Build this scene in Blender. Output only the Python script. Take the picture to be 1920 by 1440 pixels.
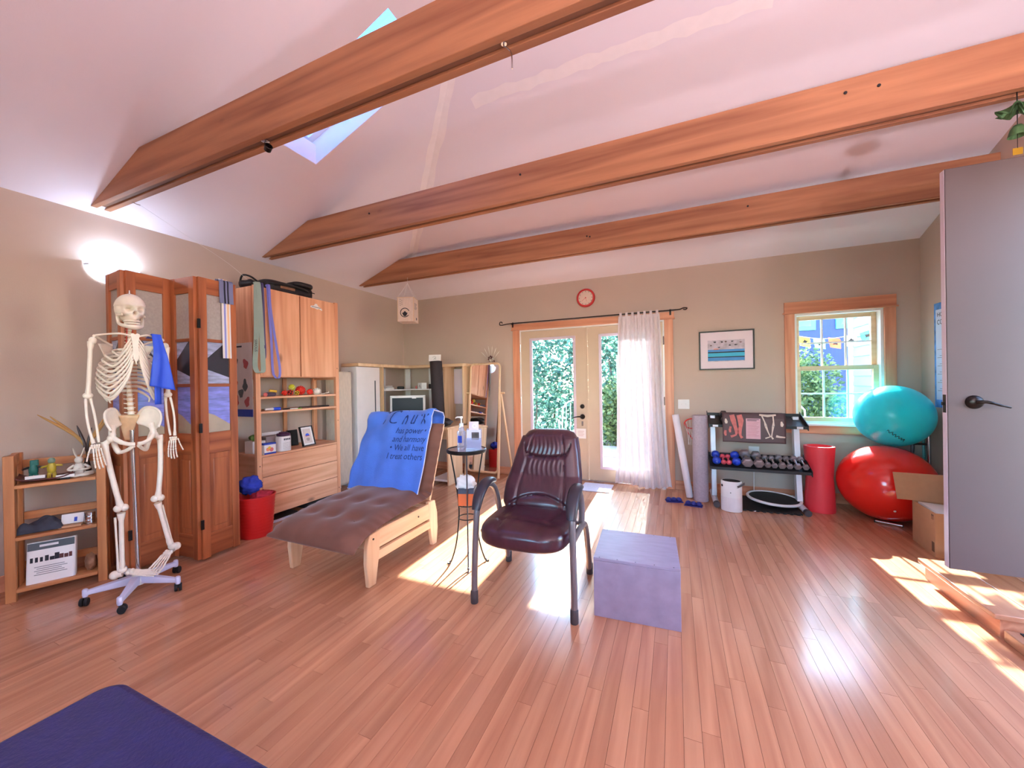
import bpy, bmesh, math, random
from mathutils import Vector, Matrix, Euler

for _o in list(bpy.data.objects): bpy.data.objects.remove(_o, do_unlink=True)
SC = bpy.context.scene
COL = SC.collection
R = math.radians
PI = math.pi
rnd = random.Random(7)

# ------------------------------------------------------------------ camera
cam_d = bpy.data.cameras.new('camera'); cam = bpy.data.objects.new('camera', cam_d); COL.objects.link(cam)
cam_d.sensor_width = 36.0; cam_d.lens = 710 / 1920 * 36; cam_d.clip_start = 0.02; cam_d.clip_end = 200
_yaw, _pit, _rol = R(23.34), R(-0.18), R(-0.943)
_f = Vector((-math.sin(_yaw) * math.cos(_pit), math.cos(_yaw) * math.cos(_pit), math.sin(_pit)))
_r = Vector((math.cos(_yaw), math.sin(_yaw), 0)); _u = _r.cross(_f)
_r2 = _r * math.cos(_rol) + _u * math.sin(_rol); _u2 = _u * math.cos(_rol) - _r * math.sin(_rol)
cam.matrix_world = Matrix(((_r2.x, _u2.x, -_f.x, 0), (_r2.y, _u2.y, -_f.y, 0), (_r2.z, _u2.z, -_f.z, 1.30), (0, 0, 0, 1)))
SC.camera = cam

# ------------------------------------------------------------------ world, sun, exposure
wd = bpy.data.worlds.new('sky'); SC.world = wd; wd.use_nodes = True
_nt = wd.node_tree; _nt.nodes.clear()
_sky = _nt.nodes.new('ShaderNodeTexSky'); _sky.sky_type = 'NISHITA'; _sky.sun_disc = False
_sky.sun_elevation = R(32.7); _sky.sun_rotation = R(0); _sky.air_density = 1.0; _sky.dust_density = 0.3; _sky.ozone_density = 3.0
_bg = _nt.nodes.new('ShaderNodeBackground'); _bg.inputs['Strength'].default_value = 1.8
_wo = _nt.nodes.new('ShaderNodeOutputWorld')
_nt.links.new(_sky.outputs[0], _bg.inputs[0]); _nt.links.new(_bg.outputs[0], _wo.inputs[0])

sun_d = bpy.data.lights.new('sun', 'SUN'); sun = bpy.data.objects.new('sun', sun_d); COL.objects.link(sun)
sun_d.energy = 24.0; sun_d.color = (1.0, 0.95, 0.88); sun_d.angle = R(0.6)
sun.rotation_euler = Vector((0.022, -1.0, -0.643)).to_track_quat('-Z', 'Y').to_euler(); sun.location = (0, 12, 8)

SC.view_settings.view_transform = 'Standard'; SC.view_settings.look = 'None'
SC.view_settings.gamma = 1.0; SC.view_settings.use_curve_mapping = False
SC.view_settings.exposure = 1.22
FILL_W = 58.0  # power of the added uplights behind the camera
FILL_COL = (1.0, 0.86, 0.93)

# ------------------------------------------------------------------ materials
def lin(c, k=1.0):
    o = []
    for x in c:
        x /= 255.0
        o.append(min(1.0, k * (x / 12.92 if x <= 0.04045 else ((x + 0.055) / 1.055) ** 2.4)))
    return (o[0], o[1], o[2], 1)
def _new(name):
    m = bpy.data.materials.new(name); m.use_nodes = True
    nt = m.node_tree; b = nt.nodes['Principled BSDF']
    return m, nt, b
def _coord(nt, kind, sc=(1, 1, 1)):
    mp = nt.nodes.new('ShaderNodeMapping'); mp.inputs['Scale'].default_value = sc
    if kind == 'World':
        g = nt.nodes.new('ShaderNodeNewGeometry'); nt.links.new(g.outputs['Position'], mp.inputs[0])
    else:
        t = nt.nodes.new('ShaderNodeTexCoord'); nt.links.new(t.outputs[kind], mp.inputs[0])
    return mp
def mk(name, col, rough=0.5, metal=0.0, var=0.06, vs=8.0, bump=0.0, bs=60.0, coat=0.0, spec=0.5, sheen=0.0, emit=0.0, trans=0.0, sss=0.0, stretch=(1, 1, 1), alpha=1.0):
    m, nt, b = _new(name)
    b.inputs['Roughness'].default_value = rough; b.inputs['Metallic'].default_value = metal
    b.inputs['Specular IOR Level'].default_value = spec
    if coat: b.inputs['Coat Weight'].default_value = coat; b.inputs['Coat Roughness'].default_value = 0.08
    if sheen: b.inputs['Sheen Weight'].default_value = sheen; b.inputs['Sheen Roughness'].default_value = 0.4
    if trans: b.inputs['Transmission Weight'].default_value = trans
    if sss: b.inputs['Subsurface Weight'].default_value = sss; b.inputs['Subsurface Radius'].default_value = (0.02, 0.01, 0.008)
    if alpha < 1: b.inputs['Alpha'].default_value = alpha
    mp = _coord(nt, 'Object', stretch)
    n = nt.nodes.new('ShaderNodeTexNoise'); n.inputs['Scale'].default_value = vs; n.inputs['Detail'].default_value = 4
    nt.links.new(mp.outputs[0], n.inputs[0])
    r = nt.nodes.new('ShaderNodeValToRGB')
    r.color_ramp.elements[0].position = 0.3; r.color_ramp.elements[1].position = 0.7
    r.color_ramp.elements[0].color = lin(col, 1 - var); r.color_ramp.elements[1].color = lin(col, 1 + var)
    nt.links.new(n.outputs[0], r.inputs[0]); nt.links.new(r.outputs[0], b.inputs['Base Color'])
    if emit:
        nt.links.new(r.outputs[0], b.inputs['Emission Color']); b.inputs['Emission Strength'].default_value = emit
    if bump:
        n2 = nt.nodes.new('ShaderNodeTexNoise'); n2.inputs['Scale'].default_value = bs; n2.inputs['Detail'].default_value = 3
        nt.links.new(mp.outputs[0], n2.inputs[0])
        bp = nt.nodes.new('ShaderNodeBump'); bp.inputs['Strength'].default_value = bump; bp.inputs['Distance'].default_value = 0.01
        nt.links.new(n2.outputs[0], bp.inputs['Height']); nt.links.new(bp.outputs[0], b.inputs['Normal'])
    return m
def wood(name, dark, light, axis='Z', rough=0.42, scale=1.0, knots=0.0, coat=0.0, per_obj=0.0, island=False, spec=0.5, coord='Object'):
    """grain runs along axis; fine streaks, broad cathedral bands and optional knots"""
    m, nt, b = _new(name)
    b.inputs['Roughness'].default_value = rough; b.inputs['Specular IOR Level'].default_value = spec
    if coat: b.inputs['Coat Weight'].default_value = coat; b.inputs['Coat Roughness'].default_value = 0.12
    s = {'X': (0.06, 1, 1), 'Y': (1, 0.06, 1), 'Z': (1, 1, 0.06)}[axis]
    mp = _coord(nt, coord, tuple(k * scale for k in s))
    src = mp.outputs[0]; rv = None
    if per_obj or island:
        if island:
            g = nt.nodes.new('ShaderNodeNewGeometry'); rv = g.outputs['Random Per Island']
        else:
            oi = nt.nodes.new('ShaderNodeObjectInfo'); rv = oi.outputs['Random']
        mu = nt.nodes.new('ShaderNodeMath'); mu.operation = 'MULTIPLY'; mu.inputs[1].default_value = 37.0; nt.links.new(rv, mu.inputs[0])
        ad = nt.nodes.new('ShaderNodeVectorMath'); ad.operation = 'ADD'; nt.links.new(src, ad.inputs[0]); nt.links.new(mu.outputs[0], ad.inputs[1]); src = ad.outputs[0]
    n1 = nt.nodes.new('ShaderNodeTexNoise'); n1.inputs['Scale'].default_value = 38; n1.inputs['Detail'].default_value = 5; n1.inputs['Roughness'].default_value = 0.6
    n2 = nt.nodes.new('ShaderNodeTexNoise'); n2.inputs['Scale'].default_value = 7; n2.inputs['Detail'].default_value = 2
    nt.links.new(src, n1.inputs[0]); nt.links.new(src, n2.inputs[0])
    w = nt.nodes.new('ShaderNodeMath'); w.operation = 'MULTIPLY'; w.inputs[1].default_value = 9.0; nt.links.new(n2.outputs[0], w.inputs[0])
    fr = nt.nodes.new('ShaderNodeMath'); fr.operation = 'PINGPONG'; fr.inputs[1].default_value = 1.0; nt.links.new(w.outputs[0], fr.inputs[0])
    mix = nt.nodes.new('ShaderNodeMix'); mix.data_type = 'FLOAT'; mix.inputs[0].default_value = 0.42
    nt.links.new(n1.outputs[0], mix.inputs[2]); nt.links.new(fr.outputs[0], mix.inputs[3])
    r = nt.nodes.new('ShaderNodeValToRGB'); r.color_ramp.elements[0].position = 0.18; r.color_ramp.elements[1].position = 0.72
    r.color_ramp.elements[0].color = lin(dark); r.color_ramp.elements[1].color = lin(light)
    nt.links.new(mix.outputs[0], r.inputs[0]); out = r.outputs[0]
    if knots:
        mk_ = _coord(nt, coord, {'X': (0.5, 1, 1), 'Y': (1, 0.5, 1), 'Z': (1, 1, 0.5)}[axis])
        v = nt.nodes.new('ShaderNodeTexVoronoi'); v.inputs['Scale'].default_value = 3.4; nt.links.new(mk_.outputs[0], v.inputs[0])
        r2 = nt.nodes.new('ShaderNodeValToRGB'); r2.color_ramp.elements[0].position = 0.03; r2.color_ramp.elements[1].position = 0.10
        r2.color_ramp.elements[0].color = (knots, knots, knots, 1); r2.color_ramp.elements[1].color = (0, 0, 0, 1)
        nt.links.new(v.outputs['Distance'], r2.inputs[0])
        mx = nt.nodes.new('ShaderNodeMix'); mx.data_type = 'RGBA'
        nt.links.new(r2.outputs[0], mx.inputs[0]); nt.links.new(out, mx.inputs[6]); mx.inputs[7].default_value = lin(dark, 0.35)
        out = mx.outputs[2]
    if rv is not None and per_obj:
        h = nt.nodes.new('ShaderNodeHueSaturation')
        mr = nt.nodes.new('ShaderNodeMapRange'); mr.inputs[3].default_value = 1 - per_obj; mr.inputs[4].default_value = 1 + per_obj
        nt.links.new(rv, mr.inputs[0]); nt.links.new(mr.outputs[0], h.inputs['Value']); nt.links.new(out, h.inputs['Color']); out = h.outputs[0]
    nt.links.new(out, b.inputs['Base Color'])
    bp = nt.nodes.new('ShaderNodeBump'); bp.inputs['Strength'].default_value = 0.06; bp.inputs['Distance'].default_value = 0.004
    nt.links.new(n1.outputs[0], bp.inputs['Height']); nt.links.new(bp.outputs[0], b.inputs['Normal'])
    return m
def thin_glass(name, tint=(235, 245, 245), gloss=0.10, rough=0.0):
    m = bpy.data.materials.new(name); m.use_nodes = True; nt = m.node_tree; nt.nodes.clear()
    t = nt.nodes.new('ShaderNodeBsdfTransparent'); t.inputs[0].default_value = lin(tint)
    g = nt.nodes.new('ShaderNodeBsdfGlossy'); g.inputs['Roughness'].default_value = rough
    fz = nt.nodes.new('ShaderNodeLayerWeight'); fz.inputs[0].default_value = 0.25
    mu = nt.nodes.new('ShaderNodeMath'); mu.operation = 'MULTIPLY_ADD'; mu.inputs[1].default_value = 0.5; mu.inputs[2].default_value = gloss * 0.4
    nt.links.new(fz.outputs['Fresnel'], mu.inputs[0])
    x = nt.nodes.new('ShaderNodeMixShader'); nt.links.new(mu.outputs[0], x.inputs[0]); nt.links.new(t.outputs[0], x.inputs[1]); nt.links.new(g.outputs[0], x.inputs[2])
    o = nt.nodes.new('ShaderNodeOutputMaterial'); nt.links.new(x.outputs[0], o.inputs[0])
    return m
def sheer(name, col, opac=0.75, transl=0.6):
    """woven voile / paper: part open weave, part light passing through the cloth"""
    m = bpy.data.materials.new(name); m.use_nodes = True; nt = m.node_tree; nt.nodes.clear()
    d = nt.nodes.new('ShaderNodeBsdfDiffuse'); d.inputs[0].default_value = lin(col)
    tl = nt.nodes.new('ShaderNodeBsdfTranslucent'); tl.inputs[0].default_value = lin(col)
    tr = nt.nodes.new('ShaderNodeBsdfTransparent')
    a = nt.nodes.new('ShaderNodeMixShader'); a.inputs[0].default_value = transl; nt.links.new(d.outputs[0], a.inputs[1]); nt.links.new(tl.outputs[0], a.inputs[2])
    mp = _coord(nt, 'Object', (1, 1, 0.25)); n = nt.nodes.new('ShaderNodeTexNoise'); n.inputs['Scale'].default_value = 60; nt.links.new(mp.outputs[0], n.inputs[0])
    mr = nt.nodes.new('ShaderNodeMapRange'); mr.inputs[1].default_value = 0.3; mr.inputs[2].default_value = 0.7; mr.inputs[3].default_value = opac - 0.08; mr.inputs[4].default_value = min(1, opac + 0.08)
    nt.links.new(n.outputs[0], mr.inputs[0])
    b = nt.nodes.new('ShaderNodeMixShader'); nt.links.new(mr.outputs[0], b.inputs[0]); nt.links.new(tr.outputs[0], b.inputs[1]); nt.links.new(a.outputs[0], b.inputs[2])
    o = nt.nodes.new('ShaderNodeOutputMaterial'); nt.links.new(b.outputs[0], o.inputs[0])
    return m
def stripes(name, cols, axis='X', period=1.0, rough=0.8, offset=0.0):
    """constant colour bands across object axis; cols = [(end 0..1, rgb)]"""
    m, nt, b = _new(name); b.inputs['Roughness'].default_value = rough
    t = nt.nodes.new('ShaderNodeTexCoord'); s = nt.nodes.new('ShaderNodeSeparateXYZ'); nt.links.new(t.outputs['Object'], s.inputs[0])
    ad = nt.nodes.new('ShaderNodeMath'); ad.operation = 'ADD'; ad.inputs[1].default_value = offset; nt.links.new(s.outputs[axis], ad.inputs[0])
    dv = nt.nodes.new('ShaderNodeMath'); dv.operation = 'DIVIDE'; dv.inputs[1].default_value = period; nt.links.new(ad.outputs[0], dv.inputs[0])
    fr = nt.nodes.new('ShaderNodeMath'); fr.operation = 'FRACT'; nt.links.new(dv.outputs[0], fr.inputs[0])
    r = nt.nodes.new('ShaderNodeValToRGB'); r.color_ramp.interpolation = 'CONSTANT'
    e = r.color_ramp.elements; e[0].position = 0; e[0].color = lin(cols[0][1]); e[1].position = cols[0][0]; e[1].color = lin(cols[1][1])
    for i in range(2, len(cols)):
        q = e.new(cols[i - 1][0]); q.color = lin(cols[i][1])
    nt.links.new(fr.outputs[0], r.inputs[0]); nt.links.new(r.outputs[0], b.inputs['Base Color'])
    return m

MT = {}
MT['wall'] = mk('wall_paint', (200, 180, 166), 0.75, var=0.02, vs=2, bump=0.06, bs=180)
MT['ceil'] = mk('ceiling_paint', (242, 234, 242), 0.85, var=0.012, vs=1.5, bump=0.04, bs=150)
MT['tape'] = mk('drywall_compound', (251, 244, 246), 0.95, var=0.02, vs=14)
MT['plank'] = wood('oak_plank', (184, 124, 94), (208, 150, 116), 'Y', rough=0.24, scale=1.0, per_obj=0.10, coord='World', spec=0.55, coat=0.45)
MT['plank_far'] = wood('oak_plank_joined', (184, 124, 94), (208, 150, 116), 'Y', rough=0.24, scale=1.0, per_obj=0.10, island=True, coord='World', spec=0.55, coat=0.45)
MT['sub'] = mk('subfloor_dark', (52, 28, 16), 0.9)
MT['beamX'] = wood('fir_beam', (138, 84, 56), (180, 122, 84), 'X', rough=0.6, scale=0.8, knots=0.9)
MT['beamdark'] = wood('fir_beam_inner', (104, 70, 52), (140, 100, 76), 'X', rough=0.7, scale=0.8)
MT['trimX'] = wood('fir_trim_level', (200, 126, 92), (230, 164, 128), 'X', rough=0.4)
MT['trimY'] = wood('fir_trim_deep', (200, 126, 92), (230, 164, 128), 'Y', rough=0.4)
MT['trimZ'] = wood('fir_trim_upright', (200, 126, 92), (230, 164, 128), 'Z', rough=0.4)
MT['door_paint'] = mk('door_tan_paint', (212, 190, 164), 0.45, var=0.02)
MT['grey_door'] = mk('door_grey_paint', (86, 69, 71), 0.5, var=0.015)
MT['door_edge'] = mk('door_edge_paint', (224, 208, 222), 0.5, var=0.01)
MT['glass'] = thin_glass('window_glass')
MT['skyglass'] = thin_glass('daylight_tint_glass', (150, 186, 216))  # blue tint put into the pane to colour the daylight in the shaft
MT['white'] = mk('white_plastic', (236, 233, 234), 0.4, var=0.02)
MT['vinyl'] = mk('white_vinyl', (240, 240, 240), 0.35, var=0.01)
MT['black'] = mk('black_metal', (24, 22, 24), 0.4, metal=0.3, var=0.05)
MT['rubber'] = mk('black_rubber', (26, 24, 26), 0.65, var=0.08, bump=0.1)
MT['chrome'] = mk('chrome', (205, 205, 210), 0.18, metal=1.0, var=0.02)
MT['brass'] = mk('dark_bronze', (44, 36, 34), 0.3, metal=0.7, var=0.05)
MT['screenZ'] = wood('cherry_upright', (134, 68, 38), (184, 106, 64), 'Z', rough=0.42)
MT['screenX'] = wood('cherry_level', (134, 68, 38), (184, 106, 64), 'X', rough=0.42)
MT['pineZ'] = wood('pine_upright', (214, 144, 106), (240, 180, 140), 'Z', rough=0.5, knots=0.7)
MT['pineY'] = wood('pine_along', (216, 150, 112), (242, 186, 148), 'Y', rough=0.5, knots=0.8)
MT['pineX'] = wood('pine_across', (216, 150, 112), (242, 186, 148), 'X', rough=0.5, knots=0.4)
MT['bookZ'] = wood('stained_pine_upright', (172, 106, 62), (214, 146, 94), 'Z', rough=0.45)
MT['bookX'] = wood('stained_pine_level', (172, 106, 62), (214, 146, 94), 'X', rough=0.45)
MT['birchX'] = wood('birch_veneer', (216, 178, 136), (236, 204, 166), 'X', rough=0.45, scale=0.7)
MT['birchY'] = wood('birch_veneer_deep', (216, 178, 136), (236, 204, 166), 'Y', rough=0.45, scale=0.7)
MT['birchZ'] = wood('birch_veneer_upright', (216, 178, 136), (236, 204, 166), 'Z', rough=0.45, scale=0.7)
MT['bone'] = mk('bone_plastic', (244, 230, 214), 0.45, var=0.04, vs=30, sss=0.08)
MT['bone2'] = mk('bone_plastic_tan', (226, 190, 150), 0.5, var=0.08, vs=30)  # deeper tan, used for sockets, nose opening, discs and sacrum
MT['ink'] = mk('dark_print', (36, 34, 44), 0.7)
MT['paper'] = mk('paper', (244, 240, 238), 0.8, var=0.02)
MT['card'] = mk('cardboard', (196, 150, 112), 0.8, var=0.04, vs=20)

# ------------------------------------------------------------------ mesh builder
class MB:
    def __init__(s): s.v = []; s.f = []
    def add(s, vs, fs):
        b = len(s.v); s.v.extend([tuple(p) for p in vs]); s.f.extend([tuple(b + i for i in f) for f in fs]); return s
    def box(s, x0, x1, y0, y1, z0, z1, mat=None):
        vs = [(x0, y0, z0), (x1, y0, z0), (x1, y1, z0), (x0, y1, z0), (x0, y0, z1), (x1, y0, z1), (x1, y1, z1), (x0, y1, z1)]
        if mat is not None: vs = [mat @ Vector(p) for p in vs]
        return s.add(vs, [(0, 3, 2, 1), (4, 5, 6, 7), (0, 1, 5, 4), (1, 2, 6, 5), (2, 3, 7, 6), (3, 0, 4, 7)])
    def bar(s, p0, p1, w, h, up=(0, 0, 1), w1=None, h1=None):
        p0 = Vector(p0); p1 = Vector(p1); d = (p1 - p0).normalized(); u = Vector(up)
        if abs(d.dot(u)) > 0.98: u = Vector((1, 0, 0))
        a = d.cross(u).normalized(); u = a.cross(d)
        w1 = w if w1 is None else w1; h1 = h if h1 is None else h1
        vs = []
        for p, ww, hh in ((p0, w, h), (p1, w1, h1)):
            for sx, sz in ((-1, -1), (1, -1), (1, 1), (-1, 1)): vs.append(p + a * (sx * ww / 2) + u * (sz * hh / 2))
        return s.add(vs, [(0, 3, 2, 1), (4, 5, 6, 7), (0, 1, 5, 4), (1, 2, 6, 5), (2, 3, 7, 6), (3, 0, 4, 7)])
    def tube(s, pts, r, n=8, closed=False, flat=1.0, caps=True):
        pts = [Vector(p) for p in pts]; k = len(pts)
        rs = r if isinstance(r, (list, tuple)) else [r] * k
        T = []
        for i in range(k):
            if closed: t = pts[(i + 1) % k] - pts[i - 1]
            else: t = pts[min(i + 1, k - 1)] - pts[max(i - 1, 0)]
            T.append(t.normalized() if t.length > 1e-9 else Vector((0, 0, 1)))
        u = T[0].orthogonal().normalized(); rings = []
        if abs(T[0].z) < 0.95: u = (Vector((0, 0, 1)) - T[0] * T[0].z).normalized()
        for i in range(k):
            u = (u - T[i] * u.dot(T[i]))
            u = u.normalized() if u.length > 1e-6 else T[i].orthogonal().normalized()
            w = T[i].cross(u)
            rings.append([pts[i] + (u * math.cos(2 * PI * j / n) * flat + w * math.sin(2 * PI * j / n)) * rs[i] for j in range(n)])
        b = len(s.v)
        for g in rings: s.v.extend([tuple(p) for p in g])
        m = k if closed else k - 1
        for i in range(m):
            i2 = (i + 1) % k
            for j in range(n):
                j2 = (j + 1) % n; s.f.append((b + i * n + j, b + i * n + j2, b + i2 * n + j2, b + i2 * n + j))
        if caps and not closed:
            s.f.append(tuple(b + j for j in reversed(range(n)))); s.f.append(tuple(b + (k - 1) * n + j for j in range(n)))
        return s
    def ribbon(s, pts, wvec, th):
        """flat strap along pts, width vector(s) wvec, thickness th"""
        pts = [Vector(p) for p in pts]; k = len(pts); vs = []
        for i, p in enumerate(pts):
            t = (pts[min(i + 1, k - 1)] - pts[max(i - 1, 0)]).normalized()
            w = Vector(wvec[i]) if isinstance(wvec, list) else Vector(wvec)
            nn = t.cross(w).normalized() * th / 2
            vs += [p - w / 2 - nn, p + w / 2 - nn, p + w / 2 + nn, p - w / 2 + nn]
        fs = []
        for i in range(k - 1):
            for j in range(4):
                j2 = (j + 1) % 4; fs.append((4 * i + j, 4 * i + j2, 4 * i + 4 + j2, 4 * i + 4 + j))
        fs += [(3, 2, 1, 0), (4 * k - 4, 4 * k - 3, 4 * k - 2, 4 * k - 1)]
        return s.add(vs, fs)
    def lathe(s, prof, n=24, c=(0, 0, 0), mat=None, cap=True):
        c = Vector(c); vs = []; k = len(prof)
        for (r, z) in prof:
            for j in range(n):
                p = Vector((r * math.cos(2 * PI * j / n), r * math.sin(2 * PI * j / n), z))
                vs.append((mat @ p if mat is not None else p) + c)
        fs = []
        for i in range(k - 1):
            for j in range(n):
                j2 = (j + 1) % n; fs.append((i * n + j, i * n + j2, (i + 1) * n + j2, (i + 1) * n + j))
        if cap:
            if prof[0][0] > 1e-6: fs.append(tuple(reversed(range(n))))
            if prof[-1][0] > 1e-6: fs.append(tuple((k - 1) * n + j for j in range(n)))
        return s.add(vs, fs)
    def ell(s, c, r, nu=20, nv=12, mat=None, fn=None):
        c = Vector(c); r = (r, r, r) if not isinstance(r, (tuple, list)) else r; vs = []; fs = []
        for i in range(nv + 1):
            t = PI * i / nv
            for j in range(nu):
                a = 2 * PI * j / nu
                d = Vector((math.sin(t) * math.cos(a), math.sin(t) * math.sin(a), math.cos(t)))
                p = Vector((d.x * r[0], d.y * r[1], d.z * r[2]))
                if fn: p = fn(d, p)
                if mat is not None: p = mat @ p
                vs.append(p + c)
        for i in range(nv):
            for j in range(nu):
                j2 = (j + 1) % nu; fs.append((i * nu + j, (i + 1) * nu + j, (i + 1) * nu + j2, i * nu + j2))
        return s.add(vs, fs)
    def prism(s, poly, t0, t1, plane='XY', mat=None):
        """extrude polygon; plane XY -> along z, XZ -> along y, YZ -> along x"""
        k = len(poly); vs = []
        for t in (t0, t1):
            for a, b in poly:
                p = {'XY': (a, b, t), 'XZ': (a, t, b), 'YZ': (t, a, b)}[plane]
                vs.append(mat @ Vector(p) if mat is not None else p)
        fs = [tuple(range(k)), tuple(reversed(range(k, 2 * k)))]
        for i in range(k):
            j = (i + 1) % k; fs.append((i, i + k, j + k, j))
        return s.add(vs, fs)
    def grid(s, fn, nu, nv, cu=False):
        vs = [fn(i / (nu if cu else nu - 1), j / (nv - 1)) for j in range(nv) for i in range(nu)]; fs = []
        for j in range(nv - 1):
            for i in range(nu if cu else nu - 1):
                i2 = (i + 1) % nu; fs.append((j * nu + i, j * nu + i2, (j + 1) * nu + i2, (j + 1) * nu + i))
        return s.add(vs, fs)
    def rbox(s, x0, x1, y0, y1, z0, z1, r, n=4, mat=None):
        """box with rounded vertical edges"""
        poly = []
        for cx, cy, a0 in ((x1 - r, y1 - r, 0), (x0 + r, y1 - r, 90), (x0 + r, y0 + r, 180), (x1 - r, y0 + r, 270)):
            for i in range(n + 1):
                a = R(a0 + 90 * i / n); poly.append((cx + r * math.cos(a), cy + r * math.sin(a)))
        return s.prism(poly, z0, z1, 'XY', mat)
    def mesh(s, name, m=None, smooth=None):
        me = bpy.data.meshes.new(name); me.from_pydata(s.v, [], s.f); me.update()
        bm = bmesh.new(); bm.from_mesh(me); bmesh.ops.remove_doubles(bm, verts=bm.verts, dist=1e-6)
        bmesh.ops.recalc_face_normals(bm, faces=bm.faces); bm.to_mesh(me); bm.free()
        if m is not None: me.materials.append(m)
        if smooth is not None:
            me.polygons.foreach_set('use_smooth', [True] * len(me.polygons)); me.set_sharp_from_angle(angle=R(smooth))
        return me
    def build(s, name, m, parent=None, smooth=None, bevel=0, sub=0, solid=0, loc=None, rot=None, bseg=2):
        m = MT[m] if isinstance(m, str) else m
        o = bpy.data.objects.new(name, s.mesh(name, m, smooth if smooth is not None else (40 if bevel or sub else None))); COL.objects.link(o)
        if parent is not None: o.parent = parent
        if loc: o.location = loc
        if rot: o.rotation_euler = rot
        if solid:
            q = o.modifiers.new('solid', 'SOLIDIFY'); q.thickness = solid; q.offset = 0
        if bevel:
            q = o.modifiers.new('bevel', 'BEVEL'); q.width = bevel; q.segments = bseg; q.limit_method = 'ANGLE'; q.angle_limit = R(40)
        if sub:
            q = o.modifiers.new('sub', 'SUBSURF'); q.levels = sub; q.render_levels = sub
        return o
def thing(name, label, cat, loc=(0, 0, 0), rz=0, group=None, rot=None):
    o = bpy.data.objects.new(name, None); COL.objects.link(o); o.empty_display_size = 0.1
    o.location = loc; o.rotation_euler = rot if rot else (0, 0, rz)
    o['label'] = label; o['category'] = cat
    if group: o['group'] = group
    return o
def tag(o, label, cat, group=None, kind=None):
    o['label'] = label; o['category'] = cat
    if group: o['group'] = group
    if kind: o['kind'] = kind
    return o
def struct(o, label=None):
    o['kind'] = 'structure'
    if label: o['label'] = label
    return o
def sthing(name, label=None, loc=(0, 0, 0)):
    o = bpy.data.objects.new(name, None); COL.objects.link(o); o.location = loc; return struct(o, label)
def link_copy(src, parent, name=None):
    c = src.copy(); COL.objects.link(c); c.parent = parent
    return c
def copy_tree(o, parent=None):
    c = o.copy(); COL.objects.link(c); c.parent = parent
    for ch in list(o.children): copy_tree(ch, c)
    return c
def text(name, s, size, m, parent=None, loc=(0, 0, 0), rot=(0, 0, 0), ext=0.0004, align='LEFT', shear=0.0, xs=1.0, warp=None):
    cu = bpy.data.curves.new(name, 'FONT'); cu.body = s; cu.size = size; cu.extrude = ext; cu.align_x = align; cu.shear = shear; cu.resolution_u = 3
    t = bpy.data.objects.new('tmp_text', cu); COL.objects.link(t)
    dg = bpy.context.evaluated_depsgraph_get(); me = bpy.data.meshes.new_from_object(t.evaluated_get(dg)); me.name = name
    bpy.data.objects.remove(t, do_unlink=True)
    for v in me.vertices: v.co.x *= xs
    if warp:
        for v in me.vertices: v.co = warp(v.co)
    me.materials.clear(); me.materials.append(MT[m] if isinstance(m, str) else m)
    o = bpy.data.objects.new(name, me); COL.objects.link(o); o.location = loc; o.rotation_euler = rot
    if parent is not None: o.parent = parent
    return o
def arc(c, r, a0, a1, n, plane='XY'):
    o = []
    for i in range(n + 1):
        a = R(a0 + (a1 - a0) * i / n); x, y = r * math.cos(a), r * math.sin(a)
        o.append({'XY': (c[0] + x, c[1] + y, c[2]), 'XZ': (c[0] + x, c[1], c[2] + y), 'YZ': (c[0], c[1] + x, c[2] + y)}[plane])
    return o
def spline(pts, n=6):
    """Catmull-Rom through pts"""
    P = [Vector(p) for p in pts]; o = []
    for i in range(len(P) - 1):
        a = P[max(i - 1, 0)]; b = P[i]; c = P[i + 1]; d = P[min(i + 2, len(P) - 1)]
        for k in range(n):
            t = k / n
            o.append(0.5 * ((2 * b) + (c - a) * t + (2 * a - 5 * b + 4 * c - d) * t * t + (3 * b - a - 3 * c + d) * t ** 3))
    o.append(P[-1]); return o
def interp(xs, ys, x):
    if x <= xs[0]: return ys[0]
    for i in range(len(xs) - 1):
        if x <= xs[i + 1]:
            t = (x - xs[i]) / (xs[i + 1] - xs[i]); return ys[i] + (ys[i + 1] - ys[i]) * t
    return ys[-1]
# ================================================================== THE SETTING
XL, XR, YB, YF, H, SL = -4.02, 2.18, 4.92, -1.90, 2.63, 0.37
YM = (YB + YF) / 2; HALF = (YB - YF) / 2; RIDGE = H + SL * HALF
DX0, DX1, DZ1 = -1.995, -0.115, 2.03            # french-door opening
WX0, WX1, WZ0, WZ1 = 1.175, 1.905, 0.80, 1.985  # window opening
SX0, SX1, SY0, SY1 = -2.69, -1.54, 1.80, 2.24   # skylight opening

def gz(y): return H + SL * min(YB - y, y - YF)
# --- floor
fl = MB().box(XL - .15, XR + .15, YF - .15, YB + .15, -0.12, -0.018).build('floor', 'sub'); struct(fl, 'pale oak strip floor with a satin finish')
PW = 0.062; planks = []
y_lo = YF
nx = int((XR - XL) / PW) + 1
for i in range(nx):
    x0 = XL + i * PW; x1 = min(x0 + PW, XR)
    if x1 - x0 < 0.01: continue
    y = YF - rnd.random() * 1.2
    while y < YB:
        L = rnd.uniform(0.35, 1.5); ya, yb = max(y, YF), min(y + L, YB)
        if yb - ya > 0.03: planks.append((x0, x1, ya, yb))
        y += L
def plank_weight(p):
    cx, cy = (p[0] + p[1]) / 2, (p[2] + p[3]) / 2
    v = Vector((cx, cy, 0)) - Vector((0, 0, 1.3)); d = v.dot(_f)
    if d < 0.4: return 0
    u, w = v.dot(_r2) / d, v.dot(_u2) / d
    if abs(u) > 1.40 or w < -1.05: return 0
    return (p[3] - p[2]) / d ** 3
planks.sort(key=plank_weight, reverse=True)
unit = MB().box(-.5, .5, -.5, .5, -1, 0).mesh('plank', MT['plank'])
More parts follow.
